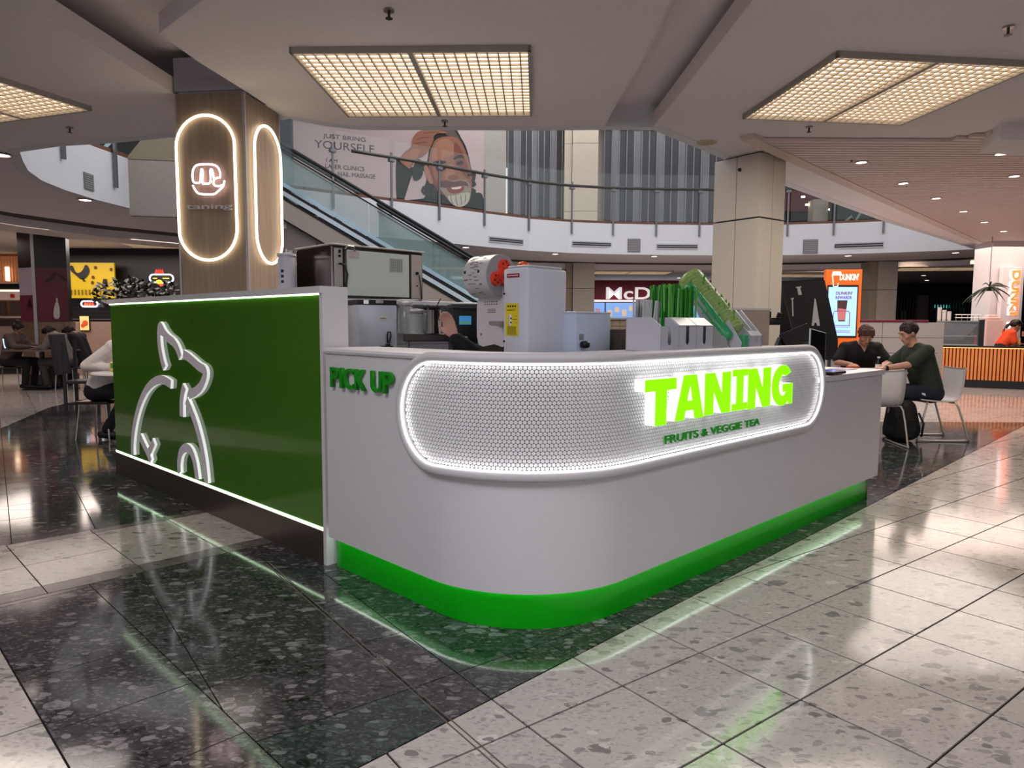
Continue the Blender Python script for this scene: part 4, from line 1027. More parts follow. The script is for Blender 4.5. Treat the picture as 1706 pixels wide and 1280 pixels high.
# jars, utensil pot, tray
jt = at_px(700, 4.25, 0)
t = thing('steel_tray_stand', 'brushed steel tray stand carrying the glass jars and utensil pot', 'stand', (jt.x, jt.y, ZW), radians(10))
b = MB(); b.box(.12, .08, .27, .44, .22, .045, bev=.004); b.build('tray', dsteel_m, t)
b = MB(); b.box(.27, -.036, .27, .10, .012, .03); b.build('bright_lip', steel_m, t)
for x in (-.07, .31):
    for y in (0, .16): b = MB(); b.cyl((x, y, 0), (x, y, .25), .008, .008, 8); b.build('leg', steel_m, t)
zt = ZW+.294
def jar(px, d, h, r, lb):
    q = at_px(px, d, zt); t = thing('glass_jar', lb, 'jar', q)
    b = MB(); b.lathe([(r*.98, 0), (r, .01), (r, h*.8), (r*.8, h*.88), (r*.8, h*.97), (r*.84, h)], 24); b.build('jar_glass', M('jar_glass', (196, 200, 204), .06, alpha=.4, spec=.9), t, auto=40)
    b = MB(); b.tube([(r*.83*cos(2*pi*i/20), r*.83*sin(2*pi*i/20), h*.92) for i in range(20)], .003, 6, True); b.tube([(-r*.83, 0, h*.92), (-r, 0, h*1.05), (0, 0, h*1.1), (r, 0, h*1.05), (r*.83, 0, h*.92)], .002, 5); b.build('wire_bail', steel_m, t)
    b = MB(); b.lathe([(r*.8, h), (r*.84, h*1.02), (r*.5, h*1.06), (0, h*1.07)], 20); b.build('lid', M('jar_lid', (200, 204, 206), .08, alpha=.55), t, auto=40)
jar(676, 4.3, .185, .050, 'tall clear glass jar at the left end of the steel tray')
jar(693, 4.22, .135, .046, 'shorter clear glass jar in front, next to the utensil pot')
q = at_px(720, 4.27, zt); t = thing('utensil_pot', 'shiny steel pot of black-handled utensils on the tray', 'pot', q)
b = MB(); b.lathe([(.052, 0), (.054, .004), (.054, .14), (.057, .144), (.05, .144), (.05, .01)], 28); b.build('pot', chrome_m, t, auto=40)
for k, (x, y, a) in enumerate([(-.03, 0, -.25), (-.01, .01, 0), (.01, -.01, .05), (.03, .0, .1)]):
    b = MB(); b.cyl((x, y, .05), (x+a*.05, y, .15), .005, .005, 6); b.ball((x+a*.06, y, .158), .012, (1, 1, 1.3)); b.build('utensil_handle', black_m, t, smooth=True)
b = MB(); b.tube([(.02, 0, .05), (.03, 0, .17), (.045, 0, .20), (.055, 0, .215)], .0035, 6); b.build('ladle', steel_m, t)
# black dispenser with screen
p = at_px(775, 4.05, ZW); t = thing('black_drink_dispenser', 'black drink dispenser with a small blue screen left of the film roll', 'dispenser', p, radians(12))
b = MB(); b.box(0, .1, .235, .15, .2, .47, bev=.006); b.build('body', M('dispenser_black', (26, 28, 32), .35), t)
b = MB(); b.box(0, .09, .455, .16, .24, .03, bev=.006); b.build('top_cover', M('slate', (52, 58, 66), .4), t)
b = MB(); b.box(.0, -.0015, .375, .07, .003, .05); b.build('screen', M('screen_blue', (60, 130, 190), .2, emit=.5), t)
b = MB(); b.box(0, -.0035, .36, .06, .001, .012); b.build('screen_band', M('screen_green', (100, 160, 110), .3, emit=.3), t)
b = MB(); b.box(-.0, -.012, .26, .03, .03, .05, bev=.008); b.build('nozzle', chrome_m, t)
# ================================================================== UPPER LEVEL: balustrade, back wall, escalator
rail_m = M('rail_bronze', (74, 74, 70), .35, .5); post_m = M('post_steel', (120, 122, 124), .35, .7)
bal = thing('balcony_balustrade', 'curved glass balustrade with dark rail along the upper balcony', 'balustrade', (1.4, 18.15, 3.9))
fp = opening[9:21]      # from the escalator landing round to the far right
seg = 12; plen = [0]
for i in range(1, len(fp)): plen.append(plen[-1]+hypot(fp[i][0]-fp[i-1][0], fp[i][1]-fp[i-1][1]))
railpts = []
for k in range(0, int(plen[-1]/.35)+1):
    (x, y), _ = on_path(fp, k*.35); railpts.append((x, y))
def nr_(t): return Vector((t[1], -t[0], 0))
b = MB(); b.tube([(x, y-.06, 4.78) for x, y in railpts], .035, 8); b.build('handrail', rail_m, bal, smooth=True, world=True)
post_px = [555, 652, 731, 806, 880, 952, 1021, 1093, 1165, 1312, 1389, 1472]
posts = []
pm = MB(); pm.box(0, 0, .61, .045, .03, 1.3); pm.box(0, .0, 1.1, .12, .1, .06); pme = pm.mesh('post', post_m)
for px in post_px:
    w_, t_ = nearest_fascia(px, 372); n = Vector((t_.y, -t_.x, 0)); n = -n if n.y > 0 else n
    q = Vector((w_.x, w_.y, 3.62))+n*.03; posts.append((q, t_))
    o = put('post', pme, bal); o.location = q-Vector(bal.location); o.rotation_euler = (0, 0, atan2(t_.y, t_.x))
for i in range(len(posts)-1):
    a, c = posts[i][0], posts[i+1][0]; d = (c-a); L_ = d.length; d.normalize(); 
    if L_ > 4: continue
    b = MB(); b.slab(Vector((a.x, a.y, 3.96)), d, (0, 0, 1), Vector((d.y, -d.x, 0)), R(.06, 0, L_-.06, 1.18), -.006, .006); b.build('glass_pane', glass_m, bal, world=True)
a = posts[0][0]; d = Vector((-.72, -.69, 0)); b = MB(); b.slab(Vector((a.x, a.y, 3.96)), d, (0, 0, 1), Vector((d.y, -d.x, 0)), R(.06, 0, 1.1, 1.18), -.006, .006); b.build('glass_pane', glass_m, bal, world=True)
# posts left side of atrium
lb_ = thing('left_balustrade_posts', 'two short grey balustrade posts hanging over the curved fascia at far left', 'posts', (-6.2, 10.3, 3.6))
for px, py in ((105, 262), (191, 292)):
    w_, t_ = nearest_fascia(px, 330 if px < 150 else 340); b = MB(); b.box(w_.x+.04, w_.y, 4.0 if px < 150 else 3.85, .04, .05, 1.0); b.build('post', post_m, lb_, world=True)

PD = Vector((cos(radians(22)), sin(radians(22)), 0)); PO = Vector((-5.9, 17.89, 0)); PN = Vector((PD.y, -PD.x, 0))
pw = MB(); pw.slab(PO, PD, (0, 0, 1), PN, R(-1.6, 3.9, 6.15, 7.6), -.2, 0)
uw = tag(pw.build('wall_upper_left', M('upper_wall_white', (214, 206, 206), .6, var=.02)), kind='structure')
po = thing('wall_poster', 'wall-size salon poster of a laughing grey-bearded man with one hand in his hair', 'poster', PO+Vector((0, 0, 3.95)))
def pq(px, py): p = PLp(px, py, PO, PO+PD); return ((p-PO).dot(PD), p.z)
x0 = pq(488, 300)[0]; x1 = pq(842, 300)[0]
b = MB(); b.slab(PO, PD, (0, 0, 1), PN, R(x0, 3.95, x1, 7.4), 0, .012); b.build('sheet', M('poster_paper', (196, 178, 176), .6, var=.02), po, world=True)
xm = pq(806, 300)[0]; b = MB(); b.slab(PO, PD, (0, 0, 1), PN, R(xm, 3.95, x1, 7.4), .012, .014); b.build('pale_margin', M('poster_margin', (176, 172, 164), .6), po, world=True)
# portrait print: flat colour shapes; coordinates from the poster itself
cc_ = {}
def pc(name, rgb): 
    if name not in cc_: cc_[name] = (len(cc_), M('print_'+name, rgb, .6, var=.05, scale=3))
    return cc_[name][0]
pb = MB(); layer = [0]
def shp(pts, name, rgb, sm=3):
    layer[0] += 1; q = [pq(640+x/8.53, 210+y/8.53) for x, y in pts]; q = smooth_loop(q, sm) if sm else q
    pb.mi = pc(name, rgb); pb.slab(PO, PD, (0, 0, 1), PN, q, .0125, .0135+layer[0]*.0012)
    # keep only front cap
def strokes_(ptsl, wd, name, rgb):
    layer[0] += 1
    for pts in ptsl:
        q = [pq(640+x/8.53, 210+y/8.53) for x, y in pts]; q = ribbon(smooth_loop(q, 4, False), wd); pb.mi = pc(name, rgb); pb.slab(PO, PD, (0, 0, 1), PN, q, .0125, .0135+layer[0]*.0012)
K_ = (12, 12, 16); SK = (150, 100, 78); SKl = (168, 118, 94); SKd = (126, 74, 58); HR = (34, 28, 25); HRl = (92, 82, 72)
shp([(170, 470), (290, 560), (420, 600), (380, 740), (330, 900), (260, 1100), (180, 1110)], 'sleeve', K_)
shp([(260, 1110), (380, 1050), (560, 1030), (690, 920), (1250, 880), (1300, 950), (1390, 970), (1395, 1260), (900, 1250)], 'sleeve', K_, 2)
shp([(690, 130), (640, 300), (600, 520), (480, 470), (420, 560), (400, 680), (430, 780), (520, 700), (560, 640), (600, 760), (560, 900), (600, 1000), (720, 980), (760, 700), (780, 300), (860, 150)], 'hair', HR)
shp([(700, 130), (860, 40), (1000, 30), (1090, 170), (1160, 300), (1210, 480), (1240, 620), (1300, 680), (1280, 800), (1250, 870), (1200, 700), (1150, 480), (1060, 250)], 'hair', HR)
shp([(850, 60), (980, 60), (1060, 170), (1130, 300), (1090, 300), (980, 170), (880, 130)], 'hair_light', HRl)
shp([(690, 260), (760, 180), (900, 150), (1040, 180), (1125, 300), (1190, 460), (1235, 640), (1245, 800), (1228, 960), (1120, 1080), (950, 1090), (860, 1000), (760, 880), (690, 780), (640, 640), (640, 450)], 'skin', SK)
shp([(700, 300), (790, 200), (900, 190), (980, 260), (1000, 380), (900, 440), (780, 480), (680, 470)], 'skin_light', SKl)
shp([(900, 560), (980, 560), (1010, 700), (1040, 760), (960, 790), (880, 760), (860, 700)], 'skin_light', SKl)
shp([(1000, 230), (1080, 320), (1150, 480), (1200, 640), (1210, 760), (1130, 700), (1040, 560), (990, 400)], 'skin_dark', SKd)
shp([(660, 560), (700, 700), (770, 840), (860, 960), (820, 980), (720, 880), (650, 740)], 'skin_dark', SKd)
shp([(560, 600), (600, 560), (640, 640), (690, 800), (650, 820), (600, 740)], 'skin_light', SKl)
shp([(690, 520), (760, 500), (860, 500), (870, 530), (780, 540), (700, 555)], 'brow', (30, 20, 22))
shp([(980, 470), (1020, 430), (1080, 410), (1130, 440), (1120, 465), (1050, 455), (1000, 480)], 'brow', (44, 30, 30))
shp([(740, 620), (790, 580), (850, 590), (870, 620), (800, 645)], 'eye_shadow', (90, 48, 44))
shp([(1010, 530), (1060, 500), (1120, 505), (1110, 550), (1050, 560)], 'eye_shadow', (90, 48, 44))
shp([(770, 615), (820, 590), (866, 612), (820, 632)], 'eye', (24, 14, 16)); shp([(1040, 530), (1080, 506), (1112, 527), (1078, 546)], 'eye', (24, 14, 16)); shp([(905, 730), (950, 700), (1000, 700), (1050, 740), (1000, 765), (930, 760)], 'nose', (132, 80, 62)); shp([(660, 990), (700, 840), (740, 900), (800, 1000), (780, 1060), (700, 1040)], 'hair', HR)
shp([(780, 830), (860, 790), (960, 800), (1060, 770), (1180, 790), (1220, 880), (1225, 980), (1190, 1090), (1100, 1150), (1010, 1140), (930, 1080), (880, 1010), (800, 920)], 'beard', (150, 138, 122))
shp([(900, 1000), (1000, 990), (1100, 960), (1210, 960), (1180, 1090), (1100, 1150), (1010, 1140), (930, 1080)], 'beard_light', (190, 184, 168))
shp([(790, 800), (880, 780), (980, 800), (1070, 780), (1160, 800), (1190, 860), (1120, 850), (1000, 860), (880, 880), (800, 870)], 'moustache', (96, 64, 56))
shp([(880, 880), (960, 870), (1090, 850), (1130, 870), (1110, 930), (1020, 960), (930, 950)], 'lip', (136, 62, 54))
shp([(950, 880), (1020, 872), (1090, 860), (1080, 890), (1010, 905), (960, 900)], 'teeth', (226, 214, 200))
strokes_([[(1180-0, 700), (1240, 690), (1300, 640)], [(1240, 760), (1290, 830), (1250, 860)], [(400, 640), (430, 760), (500, 740), (540, 660)], [(560, 860), (540, 930), (590, 980)]], .05, 'hair', HR)
strokes_([[(940, 990), (950, 1060), (975, 1110)], [(1010, 990), (1020, 1070), (1040, 1130)], [(1080, 985), (1090, 1060), (1095, 1120)], [(1150, 975), (1150, 1040), (1140, 1090)]], .018, 'beard_line', (128, 116, 100))
shp([(240, 440), (300, 370), (380, 300), (400, 200), (440, 120), (520, 70), (700, 60), (860, 80), (870, 110), (760, 110), (700, 150), (690, 220), (620, 360), (540, 430), (460, 470), (400, 560), (350, 610), (280, 560), (220, 500)], 'skin', SK)
shp([(260, 440), (360, 360), (440, 330), (520, 360), (470, 430), (400, 520), (340, 560), (270, 520)], 'skin_light', SKl)
strokes_([[(460, 200), (540, 170), (640, 170)], [(430, 260), (520, 240), (610, 240)], [(560, 110), (660, 95), (780, 95)]], .02, 'finger_line', SKd)
shp([(920, 1180), (1000, 1150), (1060, 1170), (1040, 1250), (940, 1250)], 'skin_dark', SKd, 2)
prt = pb.build('portrait_print', [None]*0 or [v[1] for v in sorted(cc_.values(), key=lambda v: v[0])], po, world=True)
ink = M('poster_ink', (70, 62, 66), .6)
def ptext(s, xa, ya, xb, yb, hpx, off=.0):
    a = pq(xa, ya); c = pq(xb, yb); z1 = pq(xa, ya-hpx)[1]; o = put('poster_text', text_mesh(s, c[0]-a[0], z1-a[1], .006, ink, off), po)
    setm(o, frame(PO+PD*a[0]+Vector((0, 0, a[1]))+PN*.017, PD, (0, 0, 1)))
ptext('JUST BRING', 538, 232, 609, 238, 9.5); ptext('YOURSELF', 524, 246, 623, 256, 13, -.004)
ptext('I AM', 543, 270, 562, 272.5, 6); ptext('LASER CLINICS', 542, 280, 607, 287, 7); ptext('NAIL MASSAGE', 563, 293.3, 625, 300, 7)
# roller shutters
def shutters(name, label, P, Q_, z0, z1, n, dark=(74, 74, 78), light=(122, 122, 126)):
    P = Vector(P); Q_ = Vector(Q_); d = Q_-P; L_ = d.length; d.normalize(); nn = Vector((d.y, -d.x, 0)); t = thing(name, label, 'shutter', P+Vector((0, 0, z0)))
    m0, m1, m2 = M('shutter_dark', dark, .4, .4), M('shutter_light', light, .35, .5), M('shutter_edge', (150, 150, 152), .35, .5)
    for i in range(n):
        a = L_*i/n; wd = L_/n
        b = MB(); b.slab(P, d, (0, 0, 1), nn, [(a+.02, z0), (a+wd-.02, z0), (a+wd-.02, z1), (a+.02, z1)], 0 if i % 2 else -.03, .03 if i % 2 else 0); b.build('shutter_panel', m1 if i % 3 == 1 else m0, t, world=True)
    for i in range(n+1): b = MB(); b.cyl(P+d*(L_*i/n)+nn*.03+Vector((0, 0, z0)), P+d*(L_*i/n)+nn*.03+Vector((0, 0, z1)), .016, .016, 6); b.build('shutter_rod', m2, t, world=True)
    b = MB(); b.slab(P, d, (0, 0, 1), nn, R(0, z1, L_, z1+.12), -.04, .1); b.build('head_rail', m2, t, world=True)
shutters('folding_shutter', 'grey folding shutter on the upper level between poster and column', (-.15, 20.25, 0), (1.75, 20.6, 0), 3.92, 6.95, 11)
shutters('folding_shutter', 'wider grey folding shutter on the upper level, right of the upper column', (2.62, 20.6, 0), (6.3, 20.7, 0), 3.92, 6.85, 17)
pw = MB(); pw.slab((-.15, 20.45, 0), (1, 0, 0), (0, 0, 1), (0, -1, 0), R(0, 6.95, 9, 7.8), -.2, 0); pw.slab((-.15, 20.85, 0), (1, 0, 0), (0, 0, 1), (0, -1, 0), R(0, 3.9, 7.2, 7), -.2, 0)
tag(pw.build('wall_upper_back', MATS['upper_wall_white']), kind='structure')
p = Dp(972, 300, 20.3); t = thing('upper_column', 'cream panelled column between the two upper grey shutters', 'column', (p.x, p.y, 3.9))
for z0_, z1_ in ((0, .55), (.56, 2.42), (2.43, 3.3)): b = MB(); b.box(0.02, 0, (z0_+z1_)/2, .72, .5, z1_-z0_); b.box(-.45, .03, (z0_+z1_)/2, .2, .4, z1_-z0_); b.build('column_panel', M('cream_panel', (206, 196, 176), .5), t)
# upper right part seen in the wedge above the fascia
b = MB(); b.slab((6.6, 24, 0), (1, 0, 0), (0, 0, 1), (0, -1, 0), R(0, 5.12, 8, 7.54), -.3, 0); t = tag(b.build('red_bulkhead', M('dark_red_paint', (120, 22, 34), .5)), 'dark red bulkhead on the upper level right of the beige column', 'bulkhead')
b = MB(); b.slab((6.6, 26, 0), (1, 0, 0), (0, 0, 1), (0, -1, 0), R(0, 3.9, 10, 7.5), -.3, 0); tag(b.build('wall_upper_right', M('upper_right_wall', (112, 108, 92), .7)), kind='structure')
p = Dp(1363, 350, 23); t = thing('upper_right_column', 'cream column on the upper level below the red bulkhead', 'column', (p.x, p.y, 3.9))
b = MB(); b.box(0, 0, .7, .48, .4, 1.4); b.build('shaft', MATS['cream_panel'], t); b = MB(); b.box(0, 0, .06, .52, .44, .12); b.build('plinth', dsteel_m, t)
p = Dp(1425, 360, 22.5); t = thing('dark_display_case', 'dark display case with a white zigzag shape on the upper level', 'display', (p.x, p.y, 3.9))
b = MB(); b.box(.1, 0, .6, 1.7, .3, 1.3); b.build('case', M('case_dark', (26, 28, 30), .3), t)
b = MB(); b.tube([(-.55, -.17, .5), (-.2, -.17, .8), (-.1, -.17, .62), (.1, -.17, .95)], .04, 6); b.build('white_shape', M('pale_green_white', (170, 190, 180), .5), t)
cu = MB(); cu.box(5, 22.8, 7.6, 34, 12.0, .1); tag(cu.build('ceiling_upper', M('upper_ceiling', (200, 196, 192), .8)), kind='structure')
for i, px in enumerate([(1324, 314), (1338, 327), (1345, 340), (1383, 348)]):
    q = Dp(px[0], px[1], 23.2); t = thing('upper_lamp', ['highest tiny lamp in the wedge view right of the beige column', 'second tiny lamp down in the wedge view on the upper level', 'third tiny lamp down, above the upper cream column', 'tiny lamp right of the upper cream column'][i], 'lamp', q)
    b = MB(); b.cyl((0, 0, 0), (0, 0, -.04), .06, .06, 10); b.build('lamp_disc', dlm, t)
    b = MB(); b.cyl((0, 0, 0), (0, 0, 7.55-q.z), .006, .006, 5); b.build('stem', black_m, t)
# left end of the atrium: beige wall panels and dark upper hall
pa = Zp(214, 346, HC); w_ = MB(); w_.slab((pa.x, pa.y+.02, 0), (.985, .17, 0), (0, 0, 1), (.17, -.985, 0), R(0, HC-.12, 1.7, 3.86), -.15, 0)
tag(w_.build('trim_7', M('panel_greige', (172, 162, 152), .6)), kind='structure')
w_ = MB(); w_.slab((pa.x, pa.y+.02, 0), (.985, .17, 0), (0, 0, 1), (.17, -.985, 0), [(0, 3.87), (1.7, 3.87), (1.7, 4.27), (.55, 4.27), (.22, 4.18), (0, 3.9)], -.15, 0)
tag(w_.build('trim_8', M('panel_cream_dark', (150, 142, 118), .6)), kind='structure')
w_ = MB(); w_.box(-9, 16.2, 5.6, 8, .2, 3.6); tag(w_.build('wall_upper_far_left', M('upper_dark_wall', (34, 30, 38), .6)), kind='structure')
q = Dp(174, 247, 12.5); t = thing('tilted_screen', 'tilted dark screen with a pale edge on the upper level at far left', 'screen', q, .6)
b = MB(); b.box(0, 0, 0, .9, .05, .5); b.build('panel', black_m, t); b = MB(); b.T = Matrix.Rotation(-.9, 4, 'Y'); b.box(-.05, -.04, .0, .5, .02, .06); b.build('pale_edge', M('pale_edge', (150, 170, 176), .3, emit=.2), t)

b = MB(); b.box(0, 0, (3.9-q.z)/2-.1, .06, .06, q.z-3.9+.2); b.build('post', post_m, t)
# ------------------------------------------------------------------ escalator
EY = 13.8; sl = .5774
def erail(px, py, y=EY): return Dp(px, py, y)
e0_ = erail(475, 243); e1_ = erail(790, 430); sl = (e0_.z-e1_.z)/(e1_.x-e0_.x)
esc = thing('escalator', 'escalator with tinted glass sides descending from upper left behind the machines', 'escalator', (2.3, 14.2, 0))
def ez(x): return e0_.z-(x-e0_.x)*sl
XA, XB = e0_.x-.9, 2.2
etint = M('escalator_glass', (146, 172, 168), .03, alpha=.32, spec=.6)
blue = M('deck_blue_steel', (176, 206, 218), .25, .5, var=.1, scale=2); skirt_m = M('escalator_skirt', (176, 166, 154), .5); wallb = M('under_wall', (150, 140, 136), .6, var=.02)
def sheared(b, x0, x1, dz0, dz1, y0, y1):
    vs = [(x, y, ez(x)+dz) for x in (x0, x1) for y in (y0, y1) for dz in (dz0, dz1)]
    b.add(vs, [(0, 1, 3, 2), (4, 6, 7, 5), (0, 4, 5, 1), (2, 3, 7, 6), (0, 2, 6, 4), (1, 5, 7, 3)])
for (y, nm) in ((EY, 'near'), (EY+1.25, 'far')):
    xs_ = [XA+(XB-XA)*i/4 for i in range(5)]
    b = MB(); b.tube([(x, y, ez(x)) for x in xs_]+[(XB+.25, y, ez(XB)-.3), (XB+.1, y, ez(XB)-.55)], .035, 8); b.build('handrail', rubber_m, esc, smooth=True, world=True)
    b = MB(); sheared(b, XA, XB, -.16, -.13, y-.02, y+.02); b.build('handrail_guide', rubber_m, esc, world=True)
    for i in range(6):
        x0_ = XA+(XB-XA)*i/6; x1_ = XA+(XB-XA)*(i+1)/6
        b = MB(); sheared(b, x0_+.006, x1_-.006, -.72, -.15, y-.006, y+.006); b.build('glass_side', etint, esc, world=True)
    b = MB(); sheared(b, XA, XB, -.80, -.72, y-.10, y+.06); b.build('deck', blue, esc, world=True)
    b = MB(); sheared(b, XA, XB, -.92, -.82, y-.13, y-.06); b.build('deck_groove', rubber_m, esc, world=True)
    b = MB(); sheared(b, XA, XB, -.97, -.88, y-.18, y-.10); b.build('lower_deck', M('deck_pale_steel', (206, 222, 230), .3, .4), esc, world=True)
b = MB(); sheared(b, XA, XB, -1.05, -1.0, EY-.16, EY+1.3); b.build('shadow_line', rubber_m, esc, world=True)
b = MB(); sheared(b, XA, XB, -1.42, -1.05, EY-.15, EY+1.35); b.build('skirt_cladding', skirt_m, esc, world=True)
b = MB(); sheared(b, XA, XB, -1.45, -1.42, EY-.14, EY+1.3); b.build('cladding_joint', grout_m, esc, world=True)
stp = MB(); stp.box(0, 0, 0, .4, 1.0, .16); ste = stp.mesh('step', M('step_grey', (84, 86, 88), .4, .6))
for i in range(17):
    x = XA+.4*i
    if x < XB: o = put('step', ste, esc, True); o.matrix_parent_inverse = Matrix.Translation(-Vector(esc.location)); o.location = (x, EY+.62, ez(x)-1.0)
b = MB(); b.add([(XA, EY, 0), (XB+1, EY, 0), (XB+1, EY, .2), (XA, EY, ez(XA)-1.44), (XA, EY+1.2, 0), (XB+1, EY+1.2, 0), (XB+1, EY+1.2, .2), (XA, EY+1.2, ez(XA)-1.44)], [(0, 1, 2, 3), (7, 6, 5, 4), (3, 2, 6, 7), (0, 3, 7, 4)])
tag(b.build('trim_9', wallb), kind='structure')
for px in (528, ): q = Dp(px, 400, EY-.004); b = MB(); b.box(q.x, EY-.006, ez(q.x)-2.0, .012, .01, 1.0); tag(b.build('trim_10', grout_m), kind='structure')
# ================================================================== GROUND FLOOR SURROUNDINGS
def panel(b, px0, px1, y, z0, z1, th=.05):
    a = Dp(px0, 541, y); c = Dp(px1, 541, y); b.box((a.x+c.x)/2, y+th/2, (z0+z1)/2, c.x-a.x, th, z1-z0); return b
def zpx(py, y, px=853): return Dp(px, py, y).z
# far back walls closing the hall
b = MB(); b.box(0, 38, 1.6, 60, .2, 3.3); tag(b.build('wall_back', M('far_wall', (70, 64, 64), .7)), kind='structure')
b = MB(); b.box(-19, 18, 1.6, .2, 40, 3.3); tag(b.build('wall_left', M('far_wall_left', (110, 84, 74), .7)), kind='structure')
b = MB(); b.box(24, 18, 1.6, .2, 40, 3.3); tag(b.build('wall_right', MATS['far_wall']), kind='structure')

# --- fast-food shop at the centre back
YM = 29.0
t = thing('fast_food_front', 'dark red fast-food shopfront with big white letters and blue menu screens', 'shopfront', (5.8, YM, 0))
def xat(px, y): return Dp(px, 541, y).x
b = MB(); b.box((xat(940, YM)+xat(1300, YM))/2, YM+.2, 2.66, xat(1300, YM)-xat(940, YM), .3, .92); b.build('red_band', M('sign_red', (112, 14, 34), .45), t, world=True)
o = put('white_lettering', text_mesh("McDonald's", xat(1192, YM)-xat(1009, YM), zpx(477, YM)-zpx(498, YM), .08, M('sign_letter_white', (240, 236, 236), .4, emit=.55), .012), t)
setm(o, frame(Vector((xat(1009, YM), YM-.01, zpx(498, YM))), (1, 0, 0), (0, 0, 1)))
b = MB(); b.box(xat(1120, YM), YM+.02, zpx(500.5, YM), xat(1300, YM)-xat(940, YM), .06, .06); b.build('light_bar', M('bar_light', (240, 240, 255), emit=2), t, world=True)
for k in range(5):
    a = 940+k*68; b = MB(); panel(b, a+1, a+67, YM+.1, 1.55, 2.18); b.build('menu_screen', M('menu_blue', (120, 160, 215), .3, emit=.8), t, world=True)
    b = MB()
    random.seed(k+20)
    for q in range(5): x = xat(a+8+q*12, YM); b.box(x, YM+.07, random.uniform(1.7, 2.0), .18, .02, random.uniform(.1, .3))
    tag(b.build('menu_picture', M('menu_pic_%d' % (k % 2), [(190, 140, 160), (230, 200, 170)][k % 2], .3, emit=.5), t, world=True), kind='stuff')
b = MB(); panel(b, 930, 1300, YM-1.2, 1.48, 1.55, .5); b.build('service_shelf', M('pale_shelf', (196, 190, 184), .4), t, world=True)
b = MB(); panel(b, 930, 1300, YM-1.1, 0, 1.48, .2); b.build('counter_base', M('grout_beige', (120, 108, 92), .7), t, world=True)
tb = MB(); tb.box(0, 0, 0, .285, .02, .285, bev=.006); tme = tb.mesh('tile', M('tile_beige', (184, 168, 144), .35, var=.06))
for i in range(30):
    for j in range(5):
        x = xat(935, YM)+.3*i
        if x < xat(1296, YM): o = put('tile', tme, t); o.matrix_basis = Matrix.Translation(Vector((x, YM-1.12, .16+.3*j))-Vector(t.location))
# columns behind
for px0, px1, y, lb in ((942, 990, 21, 'beige tiled column under the balcony left of the red sign'), (1447, 1492, 20, 'beige tiled column under the balcony right of the orange totem')):
    x0, x1 = xat(px0, y), xat(px1, y); t = thing('hall_column', lb, 'column', ((x0+x1)/2, y+.4, 0)); zj = zpx(480 if px0 < 1000 else 480, y)
    for (z0_, z1_) in ((0, zj-.006), (zj+.006, HC-.002)):
        b = MB(); b.box(.10, 0, (z0_+z1_)/2, x1-x0-.22, .8, z1_-z0_); b.build('column_panel', beige_m, t)
        b = MB(); b.box(-(x1-x0)/2+.1, .03, (z0_+z1_)/2, .19, .74, z1_-z0_); b.build('column_panel', M('beige_shaded_side', (170, 156, 136), .55), t)  # left face: darker copy of the beige, its shade put into the colour

# --- dark shopfront with vertical slats, right back
YB = 30.0
t = thing('dark_shopfront', 'closed dark shop with navy band and vertical slats behind the seated men', 'shopfront', (14, YB, 0))
b = MB(); panel(b, 1300, 1760, YB, zpx(489, YB), HC, .3); b.build('navy_band', M('navy', (20, 20, 44), .4), t, world=True)
b = MB(); panel(b, 1300, 1760, YB+.8, .0, zpx(489, YB), .1); b.build('dark_interior', M('shop_dark', (24, 22, 24), .6), t, world=True)
for px0, px1 in ((1500, 1529), (1529, 1640)): pass
b = MB(); b.box(0, 0, 0, .05, .05, zpx(491, YB)-0); sme = b.mesh('slat', M('slat_taupe', (84, 76, 72), .45, .3))
x = xat(1305, YB); k = 0
while x < xat(1690, YB) and k < 90:
    o = put('slat', sme, t); o.matrix_basis = Matrix.Translation(Vector((x, YB, zpx(491, YB)/2))-Vector(t.location)); x += .125; k += 1
for px in (1444, 1533, 1680): b = MB(); b.box(xat(px, YB), YB-.1, zpx(489, YB)/2, .42, .12, zpx(489, YB)); b.build('frame_post', M('frame_post', (110, 98, 94), .5), t, world=True)
b = MB(); b.box(xat(1577, YB), YB+.4, zpx(507, YB), .62, .04, .14); b.build('exit_light', M('exit_green', (60, 170, 160), .3, emit=.9), t, world=True)
random.seed(31)
for k in range(17):
    px = random.uniform(1500, 1690); y = YB+.5; b = MB(); b.box(xat(px, y), y, zpx(521, y)+random.uniform(-.15, .15), random.uniform(.1, .2), .04, random.uniform(.35, .6)); b.build('garment', M(['garm_w', 'garm_b', 'garm_c'][k % 3], [(200, 196, 206), (40, 40, 110), (224, 170, 110)][k % 3 if k % 7 == 0 else k % 2], .7), t, world=True)
t = thing('dark_shop_left', 'dark shop interior behind the orange totem', 'shopfront', (10, 27, 0))
b = MB(); panel(b, 1290, 1450, 27, 0, zpx(471, 27), .1); b.build('dark_panel', MATS['shop_dark'], t, world=True)
b = MB(); b.box(xat(1437, 26.9), 26.9, 1.9, .5, .04, .9); b.build('green_screen', M('dim_green', (50, 80, 70), .4), t, world=True)

